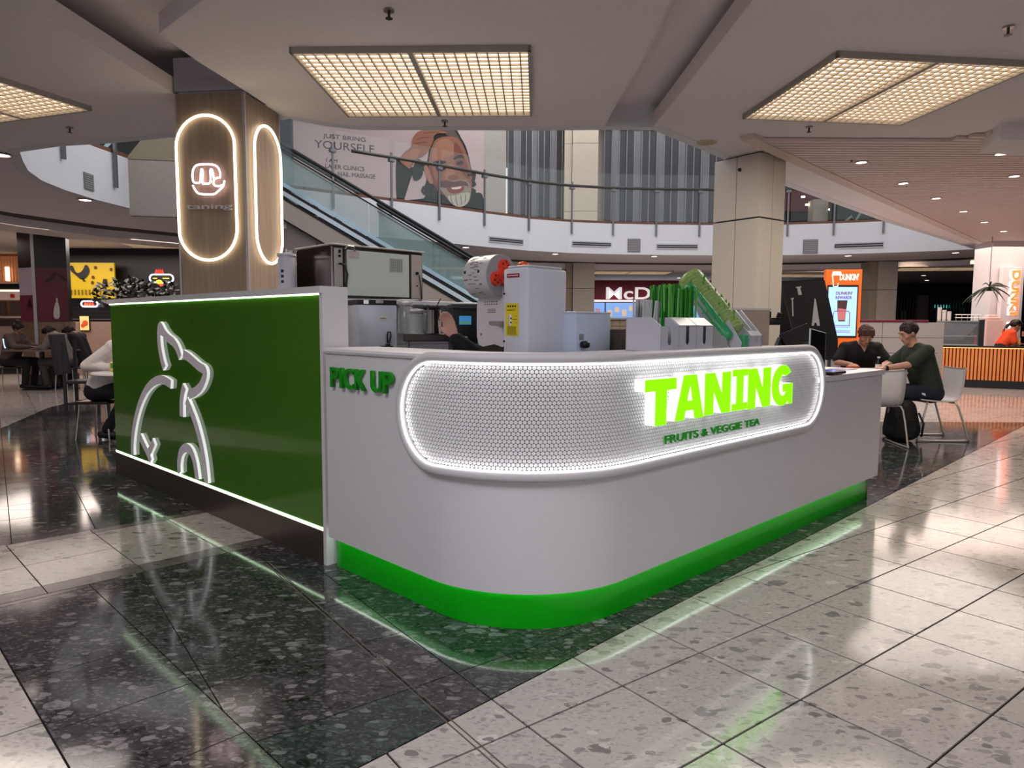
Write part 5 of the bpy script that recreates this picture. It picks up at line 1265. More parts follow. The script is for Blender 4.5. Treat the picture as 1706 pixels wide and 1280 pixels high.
# --- grey tiled half wall with maroon capping
YG = 13.6
gx0, gx1 = xat(1368, YG), xat(1546, YG); zg = zpx(537, YG, 1480)
hw = thing('tiled_half_wall', 'grey tiled half wall with maroon capping behind the seated men', 'half wall', ((gx0+gx1)/2, YG, 0))
b = MB(); b.box(0, .12, zg/2, gx1-gx0, .18, zg); b.build('core', grout_m, hw)
tb = MB(); tb.box(0, 0, 0, .592, .02, .292, bev=.004); tme = tb.mesh('wall_tile', M('wall_tile_grey', (158, 154, 152), .3, var=.04, scale=2))
nx = int((gx1-gx0)/.6)+1
for i in range(nx):
    for j in range(5):
        x = -(gx1-gx0)/2+.3+.6*i; z = zg-.15-.3*j
        if x < (gx1-gx0)/2+.1 and z > 0: o = put('wall_tile', tme, hw); o.location = (x, .02, z)
b = MB(); b.box(-.02, .12, zg+.022, gx1-gx0+.06, .24, .044, bev=.005); b.build('maroon_cap', M('maroon', (100, 26, 44), .4), hw)
# --- orange drinks totem
YO = 12.4
ox0, ox1 = xat(1374, YO), xat(1431, YO); oz0, oz1 = zpx(580, YO, 1400), zpx(449, YO, 1400)
og = M('dunkin_orange', (226, 96, 14), .35, emit=.25)
tt_ = thing('orange_totem', 'tall orange drinks totem with a bright blue screen behind the black board', 'sign', ((ox0+ox1)/2, YO, 0), radians(-8))
wO = ox1-ox0
b = MB(); b.box(0, .06, (oz0+oz1)/2, wO, .12, oz1-oz0, bev=.006); b.build('orange_body', og, tt_)
b = MB(); b.box(0, .08, oz0/2, wO*.6, .08, oz0); b.build('pedestal', dsteel_m, tt_)
sz0, sz1 = zpx(563, YO, 1400), zpx(475, YO, 1400)
b = MB(); b.box(-.01, -.002, (sz0+sz1)/2, wO*.86, .012, sz1-sz0); b.build('screen_bezel', black_m, tt_)
b = MB(); b.box(-.01, -.010, (sz0+sz1)/2, wO*.79, .006, sz1-sz0-.07); b.build('screen', M('screen_sky', (150, 196, 255), .2, emit=.85), tt_)
def otext(s, x, z, w_, h, m, off=.02, nm='lettering', y=-.016): o = put(nm, text_mesh(s, w_, h, .006, m, off), tt_); o.matrix_basis = frame(Vector((x, y, z)), (1, 0, 0), (0, 0, 1)); return o
wht = M('print_white', (250, 246, 240), .4, emit=.6)
zt1 = zpx(462, YO, 1400)
otext("DUNKIN'", -.08*wO-.02, zt1-.055, wO*.52, .115, wht, .03, y=-.003)
b = MB(); b.tube([(-.29*wO-.02, -.006, zt1+.05), (-.25*wO-.02, -.006, zt1-.16), (-.13*wO-.02, -.006, zt1-.16), (-.12*wO-.02, -.006, zt1-.10)], .009, 6)
b.slab((-.31*wO-.02, -.004, zt1+.03), (1, 0, 0), (0, 0, 1), (0, -1, 0), [(0, 0), (.17, 0), (.15, .07), (.02, .07)], 0, .006); b.build('cup_logo', wht, tt_)
dp_ = M('print_purple', (130, 50, 130), .4, emit=.3); do_ = M('print_brown', (130, 70, 70), .4, emit=.3)
otext("DUNKIN'", -.21*wO, sz1-.17, wO*.46, .058, do_); otext("REWARDS", -.21*wO, sz1-.245, wO*.44, .055, dp_)
b = MB(); b.slab((0, -.014, 0), (1, 0, 0), (0, 0, 1), (0, -1, 0), [(-.15*wO, sz0+.29+.20), (-.11*wO, sz0+.29), (.07*wO, sz0+.29), (.12*wO, sz0+.66), (-.16*wO, sz0+.66)], 0, .004); b.build('cup_picture', M('cup_brown', (70, 44, 40), .4, emit=.25), tt_)
b = MB(); b.slab((0, -.019, 0), (1, 0, 0), (0, 0, 1), (0, -1, 0), [(-.14*wO, sz0+.40), (-.10*wO, sz0+.31), (.06*wO, sz0+.31), (.10*wO, sz0+.50), (-.13*wO, sz0+.52)], 0, .003); b.build('cup_pink', M('cup_pink', (190, 110, 110), .4, emit=.3), tt_)
b = MB(); b.tube([(-.26*wO, -.017, sz0+.2), (-.26*wO, -.017, sz0+.42), (-.22*wO, -.017, sz0+.47), (.16*wO, -.017, sz0+.47), (.20*wO, -.017, sz0+.43), (.20*wO, -.017, sz0+.2)], .007, 5); b.build('phone_outline', dp_, tt_)
b = MB(); 
for k, (a, w_) in enumerate(((.22, .42), (.19, .38), (.12, .5), (.10, .5))): b.box(-.02*wO, -.015, sz0+a, wO*w_, .004, .008)
b.build('fine_print', dp_, tt_)
# --- black leaning board with white cup and tower shapes
YK = 9.6
kb = thing('black_board', 'big black display board with white cup shapes left of the orange totem', 'board', (xat(1350, YK), YK, 0))
def kp(px, py): q = Dp(px, py, YK); return (q.x-kb.location.x, q.z)
b = MB(); b.slab((0, 0, 0), (1, 0, 0), (0, 0, 1), (0, -1, 0), [kp(1302, 471), kp(1374, 467), kp(1396, 566), kp(1396, 600), kp(1332, 600), kp(1320, 545)], -.05, 0); b.build('board', M('board_black', (12, 12, 13), .5), kb)
b = MB(); b.box(.08, .08, .4, .08, .08, .8); b.box(.08, .1, .02, .6, .4, .04); b.build('foot', black_m, kb)
kw = M('board_white', (176, 176, 176), .6)
def ks(pts): b = MB(); b.slab((0, 0, 0), (1, 0, 0), (0, 0, 1), (0, -1, 0), [kp(*p) for p in pts], 0, .004); b.build('white_shape', kw, kb)
ks([(1326, 478), (1335, 477), (1335, 479), (1333, 480), (1336, 491), (1330, 492), (1328, 480), (1326, 480)]); ks([(1317, 497), (1323, 496), (1321, 500), (1322, 527), (1320, 527), (1319, 500)])
ks([(1357, 497), (1359, 499), (1366, 543), (1361, 543), (1360, 538), (1357, 538), (1356, 543), (1352, 543)])

# --- orange slat counter with display case, right
YC = 14.4
c0 = Zp(1560, 643.5, 0); c1_ = Zp(1790, 653, 0); CD = Vector((c1_.x-c0.x, c1_.y-c0.y, 0)).normalized(); CN = Vector((CD.y, -CD.x, 0)); CL = (Vector((c1_.x, c1_.y, 0))-Vector((c0.x, c0.y, 0))).length
C0 = Vector((c0.x, c0.y, 0))
zc = PLp(1650, 577, C0, C0+CD).z; zk = PLp(1650, 634, C0, C0+CD).z
oc = thing('slatted_coffee_counter', 'coffee shop counter fronted with glowing orange vertical slats', 'counter', C0)
def cs(name, poly, d0, d1, mat, ex=CD): b = MB(); b.slab(C0, ex, (0, 0, 1), CN, poly, d0, d1); return b.build(name, mat, oc, world=True)
cs('counter_core', R(0, 0, CL, zc-.03), -.6, -.04, M('counter_brown', (90, 50, 26), .6)); cs('counter_top', R(-.05, zc-.03, CL, zc), -.65, .03, black_m); cs('kick_base', R(0, 0, CL, zk), -.1, -.0, black_m)
sb = MB(); sb.slab((0, 0, 0), CD, (0, 0, 1), CN, R(0, zk, .042, zc-.035), -.035, .012); sme = sb.mesh('slat', M('slat_orange', (226, 136, 70), .45, var=.06))
n = int(CL/.064)
for k in range(n): o = put('slat', sme, oc); o.matrix_basis = Matrix.Translation(CD*(k*.064+.01))
cs('under_top_led', R(0, zc-.045, CL, zc-.036), .0, .022, M('led_orange', (255, 190, 120), emit=2.5))
# glass food case on the counter
def on_c(px, py): p = PLp(px, py, C0, C0+CD); return (p-C0).dot(CD), p.z
g0, g1 = on_c(1560, 560)[0], on_c(1632, 560)[0]; zg0, zg1 = zc, on_c(1600, 536)[1]
fc = thing('pastry_case', 'glass pastry case with snack boxes and stacked cups on top, on slatted counter', 'display case', C0+CD*g0+Vector((0, 0, zc)))
def fs_(name, poly, d0, d1, mat): b = MB(); b.slab(C0, CD, (0, 0, 1), CN, poly, d0, d1); return b.build(name, mat, fc, world=True)
fs_('case_back', R(g0, zc, g1, zg1), -.75, -.72, M('case_grey', (120, 116, 116), .4)); fs_('case_top', R(g0, zg1, g1, zg1+.02), -.75, -.35, steel_m)
fs_('front_glass', R(g0, zc, g1, zg1), -.36, -.35, M('case_glass', (150, 156, 160), .03, alpha=.15, spec=.9))
fs_('shelf', R(g0+.02, (zc+zg1)/2-.06, g1-.02, (zc+zg1)/2-.05), -.7, -.4, M('case_white', (190, 186, 184), .4)); fs_('case_floor', R(g0, zc, g1, zc+.02), -.7, -.4, MATS['case_white'])
fs_('steel_slope', [(g0, zc+.1), (g0+.5, zc+.12), (g0+.75, zg1-.05), (g0, zg1-.02)], -.46, -.44, M('case_metal', (110, 108, 110), .25, .8)); fs_('black_end', R(g1, zc, g1+.12, zg1+.04), -.75, -.33, black_m)
random.seed(8)
for k in range(14):
    x = g0+.62+k*.075; h = random.uniform(.08, .22); c = [(150, 110, 80), (200, 40, 50), (196, 190, 180), (90, 110, 60), (120, 90, 80), (210, 170, 120)][k % 6]
    b = MB(); 
    zz = (zc+.02 if k % 2 else (zc+zg1)/2-.05); h = min(h, zg1-zz-.02) if k % 2 == 0 else min(h, .2)
    b.slab(C0, CD, (0, 0, 1), CN, R(x, zz, x+.05, zz+h), -.6, -.5); o = b.build('snack_pack', M('snack_%d' % (k % 6), c, .5), None); tag(o, ['brown snack bag', 'red snack packet', 'white snack box', 'green snack bag', 'dark brown pastry bag', 'tan pastry box'][k % 6]+(' standing on the upper shelf of the pastry case' if k % 2 == 0 else ' standing on the floor of the pastry case')+(', left part' if k < 6 else ', right part' if k < 12 else ', far right end'), 'snack')
for k, (px, n_) in enumerate(((1539, 9), (1546, 7), (1553, 6))):
    s_, _ = on_c(px, 530); P_ = C0+CD*max(s_, g0+.04+k*.09)-CN*.5; t = thing('paper_cup_stack', ['tallest white paper cup stack at the left end of the pastry case top', 'middle white paper cup stack on the pastry case', 'shortest white paper cup stack on the pastry case, right of the others'][k], 'cups', (P_.x, P_.y, zg1+.02))
    for q in range(n_): b = MB(); b.lathe([(.032, q*.03), (.042, q*.03+.05), (.044, q*.03+.052)], 14); b.build('cup', M('cup_white', (232, 226, 222), .5), t, smooth=True)
P_ = C0+CD*(g0+.55)-CN*.5; t = thing('wire_rack', 'small wire rack of cups on top of the pastry case', 'rack', (P_.x, P_.y, zg1+.02))
b = MB()
for k in range(5): b.tube([(k*.12-.24, 0, 0), (k*.12-.24, 0, .13)], .006, 5)
b.tube([(-.26, 0, .065), (.28, 0, .065)], .006, 5); b.tube([(-.26, 0, .13), (.28, 0, .13)], .006, 5); b.build('wire_frame', chrome_m, t)
# white column with vertical sign
YW = 15.0
wx0, wx1 = xat(1648, YW), xat(1692, YW)
t = thing('white_sign_column', 'white column at right carrying a lit vertical orange and white sign', 'column', ((wx0+wx1)/2+.05, YW+.3, 0))
b = MB(); b.box(.0, 0, HC/2, wx1-wx0+.12, .6, HC); b.build('shaft', M('white_pinkish', (214, 206, 208), .5), t)
t2_ = thing('vertical_sign', 'narrow white lit box with orange vertical lettering at right', 'sign', (xat(1679, YW-.1), YW-.08, 0))
z0_, z1_ = zpx(575, YW, 1680), zpx(446, YW, 1680)
b = MB(); b.box(0, 0, (z0_+z1_)/2, .40, .12, z1_-z0_, bev=.01); b.build('sign_box', M('sign_box_white', (225, 216, 218), .4), t2_)
lo = M('sign_orange_lit', (255, 120, 50), emit=1.2); lh = M('sign_halo', (255, 235, 240), emit=2.5)
for k, c in enumerate("DUNKIN'"):
    h = (z1_-z0_-.12)/7; zz = z1_-.06-(k+1)*h
    for m_, dx, dy in ((lh, -.045, -.065), (lo, -.005, -.075)):
        o = put('sign_letter', text_mesh(c, h*(.92 if c not in "'I" else .3), .17, .012, m_, .04), t2_); o.matrix_basis = frame(Vector((-.06+dx+.05+.17*0, dy, zz+h*.95)), (0, 0, -1), (1, 0, 0))
# pinkish service bench, palm
t = thing('pink_service_bench', 'pale pink upright cabinet with napkins, behind the orange slat counter', 'cabinet', (xat(1652, 14.7), 14.66, 0))
b = MB(); b.box(-.03, 0, .70, .34, .2, 1.40, bev=.01); b.build('cabinet', M('pale_pink', (226, 190, 184), .5), t)
b = MB(); b.box(-.04, 0, 1.43, .28, .18, .06, bev=.02); b.box(-.05, 0, 1.48, .2, .15, .05, bev=.02); b.build('napkins', M('napkin', (236, 200, 196), .7), t)
pp = Dp(1647, 500, 14.3); t = thing('hanging_palm', 'dark spiky palm leaves in front of the white column at right', 'plant', (pp.x, pp.y, HC-.02))
b = MB(); b.cyl((0, 0, 0), (0, 0, -1.05), .006, .006, 5); b.build('hanging_cord', black_m, t)
b = MB(); b.lathe([(.05, -1.1), (.08, -1.02), (.07, -1.02)], 12); b.build('pot', black_m, t)
random.seed(4)
for k in range(16):
    a = k*2.4; L_ = random.uniform(.3, .5); e = random.uniform(-.4, .9); b = MB(); pts = []
    for q in range(6): s_ = q/5; pts.append((cos(a)*L_*s_, sin(a)*L_*s_, -1.02+L_*(e*s_-.6*s_*s_)+.0))
    b.tube(pts, .01, 4, rr=[.006, .016, .018, .014, .008, .002]); b.build('palm_leaf', M('palm_green', (24, 36, 24), .5), t)

# --- left side: poster column
tc_ = Zp(66, 641, 0); cO = Vector((tc_.x, tc_.y, 0)); 
cl_ = Vector((-.72, .35, 0)).normalized(); cr_ = Vector((.97, .25, 0)).normalized()
def span(px, ex): p = PLp(px, 541, cO, cO+ex); return (p-cO).dot(ex)
wl_, wr_ = span(36, cl_), span(117, cr_); nl_ = Vector((cl_.y, -cl_.x, 0)); nl_ = nl_ if nl_.y < 0 else -nl_; nr2 = Vector((cr_.y, -cr_.x, 0))
pcl = thing('poster_column', 'square column with dark red drink posters above a wood base at far left', 'column', cO)
zbase = PLp(90, 536, cO, cO+cr_).z
def pc_(nm, ex, nn, poly, d0, d1, mat): b = MB(); b.slab(cO, ex, (0, 0, 1), nn, poly, d0, d1); return b.build(nm, mat, pcl, world=True)
pc_('core', cr_, nr2, R(.02, .02, wr_-.04, HC), -.28, -.02, black_m)
wbase = wood('column_wood', (112, 88, 72), (132, 106, 88), .5)
pc_('wood_base', cl_, nl_, R(0, .2, wl_, zbase), -.3, 0, wbase); pc_('wood_base', cr_, nr2, R(0, .2, wr_, zbase), -.3, 0, wbase); pc_('plinth', cr_, nr2, R(0, 0, wr_, .2), -.4, .005, black_m); pc_('plinth', cl_, nl_, R(0, 0, wl_, .2), -.3, .005, black_m)
def seg_(ex, nn, wd, cuts, cols, nm):
    for (za, zb), c in zip(cuts, cols): pc_('poster_panel', ex, nn, R(.01, za, wd-.01, zb), 0, .012, M(c[0], c[1], .35, tint2=c[2] if len(c) > 2 else None, scale=2.5))
zA = lambda py, ex: PLp(50 if ex is cl_ else 92, py, cO, cO+ex).z
seg_(cl_, nl_, wl_, [(zbase, zA(492, cl_)), (zA(492, cl_), zA(446, cl_)), (zA(446, cl_), HC-.02)], [('pst_plum', (96, 34, 62), (130, 60, 84)), ('pst_lilac', (176, 166, 190), (196, 176, 190)), ('pst_black', (20, 14, 18), (34, 18, 22))], '')
seg_(cr_, nr2, wr_, [(zbase, zA(446, cr_)), (zA(446, cr_), HC-.02)], [('pst_darkred', (52, 10, 18), (110, 28, 46)), ('pst_black2', (12, 8, 9), (26, 10, 12))], '')
pc_('corner_strip', cr_, nr2, R(-.03, .2, .03, HC-.02), 0, .03, M('strip_silver', (170, 164, 168), .35, .5))
def cpx(px, py, ex): p = PLp(px, py, cO, cO+ex); return ((p-cO).dot(ex), p.z)
bt = [cpx(*p, cr_) for p in [(91, 530), (90, 518), (92, 508), (94, 503), (94, 497), (96.5, 497), (96.5, 503), (98.5, 508), (100, 518), (99, 530)]]
pc_('bottle_print', cr_, nr2, smooth_loop(bt, 3), .012, .018, M('bottle_white', (186, 180, 176), .4))
for pts, ex, nn, c in (([(50, 514), (47, 512), (48, 504), (51, 498), (53, 504), (56, 512), (53, 513), (51, 506)], cl_, nl_, (44, 18, 34)), ([(74, 470), (84, 462), (92, 453), (94, 456), (86, 466), (76, 472)], cr_, nr2, (40, 14, 18)), ([(94, 454), (104, 459), (114, 468), (112, 470), (100, 463)], cr_, nr2, (40, 14, 18))):
    pc_('poster_figure', ex, nn, [cpx(*p, ex) for p in pts], .012, .018, M('pf_%d' % c[0], c, .5))

# --- chicken shop
YS = 17.5
sp_ = thing('chicken_shop_front', 'black chicken shop with yellow rooster menu and grey tiled splashback', 'shopfront', (xat(180, YS), YS, 0))
def sx(px, y=YS): return xat(px, y)
def spn(nm, px0, px1, py0, py1, mat, y=YS, th=.05): b = MB(); za, zb = zpx(py1, y, (px0+px1)/2), zpx(py0, y, (px0+px1)/2); b.box((sx(px0, y)+sx(px1, y))/2, y, (za+zb)/2, sx(px1, y)-sx(px0, y), th, zb-za); return b.build(nm, mat, sp_, world=True)
shopb = M('chicken_black', (14, 13, 17), .4)
b = MB(); b.box((sx(100)+sx(310))/2, YS+.2, 1.545, sx(310)-sx(100), .2, 3.09); b.build('black_wall', shopb, sp_, world=True)
ym = spn('yellow_menu', 116, 195, 438, 497, M('menu_yellow', (196, 166, 28), .4, emit=.10), YS-.2)
def sshape(pts, mat, nm='menu_print', y=YS-.24): b = MB(); b.slab((0, y, 0), (1, 0, 0), (0, 0, 1), (0, -1, 0), [(Dp(px, py, y).x, Dp(px, py, y).z) for px, py in pts], 0, .006); return b.build(nm, mat, sp_, world=True)
dk = M('rooster_ink', (26, 26, 34), .5)
sshape(smooth_loop([(117, 444), (121, 443), (125, 452), (131, 455), (138, 450), (141, 443), (145, 442), (149, 450), (147, 458), (140, 465), (134, 465), (128, 460), (122, 455), (118, 451)], 3), dk)
sshape([(136, 464), (139, 464), (143, 469), (139, 469)], dk)
for c in ((159, 446), (155, 462), (154, 471), (185, 449)): sshape([(c[0]+2.6*cos(a*.9), c[1]+3*sin(a*.9)) for a in range(7)], M('menu_food', (96, 46, 20), .5))
sshape([(172, 465), (178, 465), (180, 478), (170, 478)], dk)
b = MB()
for k in range(13): q = Dp(119+k*6, 487, YS-.24); b.box(q.x, q.y, q.z, .04, .006, .12)
b.build('menu_text', M('menu_text', (120, 100, 30), .5), sp_, world=True)
wall_t = MB(); wall_t.box(0, 0, 0, .20, .01, .09, bev=.002); wme = wall_t.mesh('tile', M('tile_charcoal', (40, 38, 42), .15))
b = MB(); b.box((sx(116)+sx(186))/2, YS+.08, (zpx(514, YS)+zpx(536, YS))/2, sx(186)-sx(116), .02, zpx(514, YS)-zpx(536, YS)); b.build('tile_grout', M('grout_pale', (120, 116, 118), .7), sp_, world=True)
for j in range(4):
    for i in range(6):
        o = put('tile', wme, sp_); o.matrix_basis = Matrix.Translation(Vector((sx(118)+.1+i*.206, YS+.065, zpx(534, YS)+.04+j*.094))-Vector(sp_.location))
pk = M('counter_pinkbeige', (150, 124, 112), .6)
b = MB(); b.box((sx(112)+sx(300))/2, YS-.6, .64, sx(300)-sx(112), .5, 1.28); b.build('counter_front', pk, sp_, world=True)
ps_ = thing('small_food_poster', 'small lit food poster on the pinkish counter front behind the men', 'poster', Dp(141, 541, YS-.9))
y_ = YS-.87; b = MB(); b.box(sx(141.5, y_), y_, zpx(542, y_), sx(150, y_)-sx(133, y_), .03, .36); b.build('frame', black_m, ps_, world=True)
b = MB(); b.box(sx(141.5, y_), y_-.018, zpx(542, y_), sx(150, y_)-sx(133, y_)-.03, .006, .33); b.build('sheet', M('poster_sheet', (236, 200, 130), .4, emit=.5), ps_, world=True)
b = MB(); b.ball((sx(143, y_), y_-.022, zpx(542, y_)), .07, (1, .1, 1)); b.ball((sx(139, y_), y_-.022, zpx(546, y_)), .05, (1, .1, 1)); b.build('food_picture', M('food_red', (210, 84, 50), .4, emit=.3), ps_, world=True)
# neon signs
def neon_sign(nm, lb, y, cx, cy, w_, h_, extra):
    q = Dp(cx, cy, y); t = thing(nm, lb, 'neon sign', q); sc = y/FPX
    W_, H_ = w_*sc/2, h_*sc/2; r_ = H_; pts = [(W_-r_+r_*cos(a), 0, r_*sin(a)) for a in [(-pi/2+pi*i/8) for i in range(9)]]+[(-W_+r_+r_*cos(a), 0, r_*sin(a)) for a in [(pi/2+pi*i/8) for i in range(9)]]
    b = MB(); b.tube(pts, .018, 6, True); b.build('white_tube', M('neon_blue_white', (215, 235, 255), emit=3), t, smooth=True)
    for k, (kind, x, z, a, bb, col) in enumerate(extra):
        m_ = M('neon_%d_%d' % (col[0], col[1]), col, emit=1.6)
        b = MB()
        if kind == 'bar': b.cyl((x*sc, -.02, z*sc), ((x+a)*sc, -.02, z*sc), bb*sc, bb*sc, 6)
        elif kind == 'disc': b.slab((x*sc, -.03, z*sc), (1, 0, 0), (0, 0, 1), (0, -1, 0), [(a*sc*cos(q_), a*sc*sin(q_)) for q_ in [bb+pi*i/10 for i in range(11)]], 0, .01)
        else: b.tube([((x+i*a/8)*sc, -.02, (z+(bb if i % 2 else -bb))*sc) for i in range(9)], .016, 6)
        b.build('neon_piece', m_, t)
    return t
RD, YLW, ORG = (255, 50, 40), (255, 200, 40), (255, 120, 60)
neon_sign('neon_skewer_sign', 'small skewer-shaped neon sign under the yellow rooster menu', YS+.0, 149, 506.5, 27, 9, [('zig', -8, 0, 16, 2.2, RD), ('zig', -7, -1, 14, 1.6, ORG), ('bar', 13.5, 0, 7, .5, (235, 240, 255))])
neon_sign('neon_face_sign', 'neon chicken face sign with red crest beside the oak column', YS-.2, 269, 464, 39, 13, [('bar', -13, 0, 6, .8, YLW), ('bar', 3, 0, 10, .8, YLW), ('disc', -3, -9, 6.5, 0, YLW), ('disc', 0, -9, 4, pi, RD), ('zig', -9, 11, 13, 3, RD)])
# dark plant mass
t = thing('dark_plant', 'dark leafy plant arrangement in front of the black shop wall', 'plant', (xat(225, 15.5), 15.5, 0))
b = MB(); b.lathe([(.3, 0), (.4, .9), (.38, 1.3), (.3, 1.3)], 16, (0, 0, 0)); b.build('planter', black_m, t, auto=40)
random.seed(12); b = MB()
for k in range(420):
    a = random.uniform(0, 2*pi); r_ = random.uniform(0, 1)**.5; x, y, z = r_*.95*cos(a), r_*.4*sin(a), 1.95+random.uniform(-.6, .3)*(1-.5*r_)
    e = Vector((random.uniform(-1, 1), random.uniform(-1, 1), random.uniform(-.6, .8))).normalized(); s_ = e.orthogonal().normalized()*.035; l_ = e*.14; p_ = Vector((x, y, z))
    b.add([p_, p_+l_*.5+s_, p_+l_, p_+l_*.5-s_], [(0, 1, 2, 3)])
o = b.build('foliage', M('foliage_dark', (26, 38, 30), .3, var=.3, scale=8), t); tag(o, kind='stuff')
# --- warm lit shelves at far left
YL = 19.0
ws_ = thing('warm_lit_shop', 'warm lit food shop with slatted wood wall and shelves at far left', 'shopfront', (xat(10, YL), YL, 0))
def wsb(nm, px0, px1, py0, py1, mat, y=YL, th=.1): b = MB(); za, zb = zpx(py1, y), zpx(py0, y); b.box((xat(px0, y)+xat(px1, y))/2, y, (za+zb)/2, xat(px1, y)-xat(px0, y), th, zb-za); return b.build(nm, mat, ws_, world=True)
wsb('back_wall', -60, 45, 425, 640, M('shop_warm', (190, 140, 110), .6), YL+.3)
for k in range(11): wsb('wood_slat', -14+k*5, -11.5+k*5, 431, 474, M('slat_warm', (214, 150, 106), .5, emit=.1), YL+.15)  # slats glow faintly: the shop's warm light put into their colour
wsb('lamp_tube', 15.5, 19, 449, 472, M('tube_warm', (255, 220, 180), emit=3), YL+.05)
wsb('shelf', -20, 36, 474, 477, M('shelf_pale', (216, 184, 164), .5)); wsb('dark_band', -20, 36, 477, 486, black_m); wsb('lit_strip', -20, 38, 487, 490, M('strip_warm', (255, 214, 170), emit=2.2), YL-.1)
wsb('sign_fascia', -20, 39, 490, 504, M('fascia_pale', (220, 190, 176), .5, emit=.15), YL-.1)
for k, (a, c_) in enumerate(((-8, 11), (20, 38))): wsb('opening_dark', a, c_, 506, 529, M('opening_brown', (92, 76, 64), .6), YL-.12)
wsb('logo_dot', 21, 26, 494, 500, M('logo_red', (220, 60, 50), .4), YL-.2, .06)
wsb('lower_counter', -20, 42, 531, 534, M('shelf_pale2', (206, 196, 190), .4), YL-.3); wsb('food_tray', -20, 42, 536, 547, M('tray_dark', (70, 56, 52), .5), YL-.3); wsb('counter_base', -20, 44, 548, 600, M('base_pale', (176, 150, 140), .5), YL-.3)
# ================================================================== PEOPLE
def remeshed(mb, voxel, mats, name, smooth=4):
    me = mb.mesh(name, None); o = bpy.data.objects.new('tmp', me); COL.objects.link(o)
    m = o.modifiers.new('r', 'REMESH'); m.mode = 'VOXEL'; m.voxel_size = voxel; m.use_smooth_shade = True
    s = o.modifiers.new('s', 'SMOOTH'); s.iterations = smooth; s.factor = .5
    dg = bpy.context.evaluated_depsgraph_get(); dg.update()
    out = bpy.data.meshes.new_from_object(o.evaluated_get(dg)); bpy.data.objects.remove(o)
    out.name = name; out.materials.clear()
    out.materials.append(mats); out.polygons.foreach_set('use_smooth', [True]*len(out.polygons)); return out
def lerp(a, b, t): return Vector(a)+(Vector(b)-Vector(a))*t
def person(label, loc, rz, J, skin=(186, 140, 118), shirt=(30, 30, 32), sleeve='short', pants=(24, 28, 44), hair=(60, 40, 30), hair_len=.03, shoe=(24, 22, 24), voxel=.009, legs=True, shorts=False, collar=0, yaw=0, pitch=20, extra=None):
    r = thing('person', label, 'person', loc, rz)
    V = {k: Vector(v) for k, v in J.items()}
    sk = M('skin_%d_%d' % skin[:2], skin, .5, var=.04); sh = M('cloth_%d_%d_%d' % shirt, shirt, .85, var=.12, scale=30, bump=.3); pn = M('cloth_%d_%d_%d' % pants, pants, .85, var=.12, scale=30); hr = M('hair_%d_%d' % hair[:2], hair, .55, var=.25, scale=60)
    B = MB(); up = (V['chest']-V['pelvis']).normalized(); side_ = Vector((1, 0, 0))
    for s in (-1, 1):
        B.cap(V['pelvis']+side_*s*.07, V['chest']+side_*s*.075, .10, .115)
        B.cap(V['pelvis']+side_*s*.04, V['pelvis']+side_*s*.09, .11, .105)
        S = 'L' if s < 0 else 'R'
        B.cap(V['chest']+up*.05, V['sh'+S], .10, .062); B.cap(V['neck'], V['sh'+S], .055, .05)
        B.cap(V['sh'+S], V['el'+S], .050, .040); B.cap(V['el'+S], V['wr'+S], .040, .027)
        hd = V['hd'+S].normalized() if 'hd'+S in V else (V['wr'+S]-V['el'+S]).normalized()
        pn_ = V.get('pn'+S, Vector((0, 0, -1))); sd = hd.cross(pn_); sd = sd.normalized() if sd.length > .1 else Vector((1, 0, 0)); pn_ = sd.cross(hd).normalized()
        w0 = V['wr'+S]; k0 = w0+hd*.085
        for q in (-1.5, -.5, .5, 1.5): B.cap(w0+hd*.015+sd*q*.010, k0+sd*q*.019, .015, .0115, 8)
        for q, L_ in ((-1.5, .058), (-.5, .074), (.5, .080), (1.5, .070)):
            a = k0+sd*q*.019; b_ = a+(hd+sd*q*.08)*L_*.5+pn_*.008; c = b_+(hd*.75+pn_*.6)*L_*.5; B.cap(a, b_, .0095, .0088, 8); B.cap(b_, c, .0088, .0072, 8)
        ts_ = 1 if s < 0 else -1
        a = w0+hd*.025+sd*ts_*.022; b_ = a+hd*.035+sd*ts_*.028+pn_*.012; B.cap(a, b_, .013, .011, 8); B.cap(b_, b_+hd*.032+pn_*.012, .011, .0085, 8)
        if legs:
            B.cap(V['pelvis']+side_*s*.09, V['kn'+S], .088, .058); B.cap(V['kn'+S], V['an'+S], .056, .036); B.cap(V['kn'+S]+Vector((0, -.02, -.1)), lerp(V['kn'+S], V['an'+S], .5)+Vector((0, -.015, 0)), .05, .045)
            B.cap(V['an'+S]+Vector((0, -.03, -.04)), V['an'+S]+Vector((0, .13, -.055)), .035, .028)
    H = V['head']; HM = Matrix.Rotation(radians(yaw), 3, 'Z') @ Matrix.Rotation(radians(-pitch), 3, 'X')
    h = lambda x, y, z: H+HM @ Vector((x, y, z))
    B.cap(V['neck'], lerp(V['neck'], h(0, -.01, -.06), 1), .056, .052)
    B.ball(h(0, -.012, .025), .1, (.76, .95, .92), HM); B.cap(h(0, .02, -.01), h(0, .045, -.075), .066, .042); B.ball(h(0, .062, -.095), .022)
    B.cap(h(0, .083, .018), h(0, .108, -.026), .009, .013, 8); B.ball(h(-.012, .098, -.03), .009); B.ball(h(.012, .098, -.03), .009)
    B.cap(h(-.03, .078, .034), h(.03, .078, .034), .012, .012, 8); B.cap(h(-.018, .083, -.056), h(.018, .083, -.056), .009, .009, 8)
    for s in (-1, 1): B.ball(h(s*.076, -.005, -.005), .03, (.3, .6, 1), HM); B.ball(h(s*.045, .06, -.02), .02)
    put('body', remeshed(B, voxel, sk, 'body', 3), r)
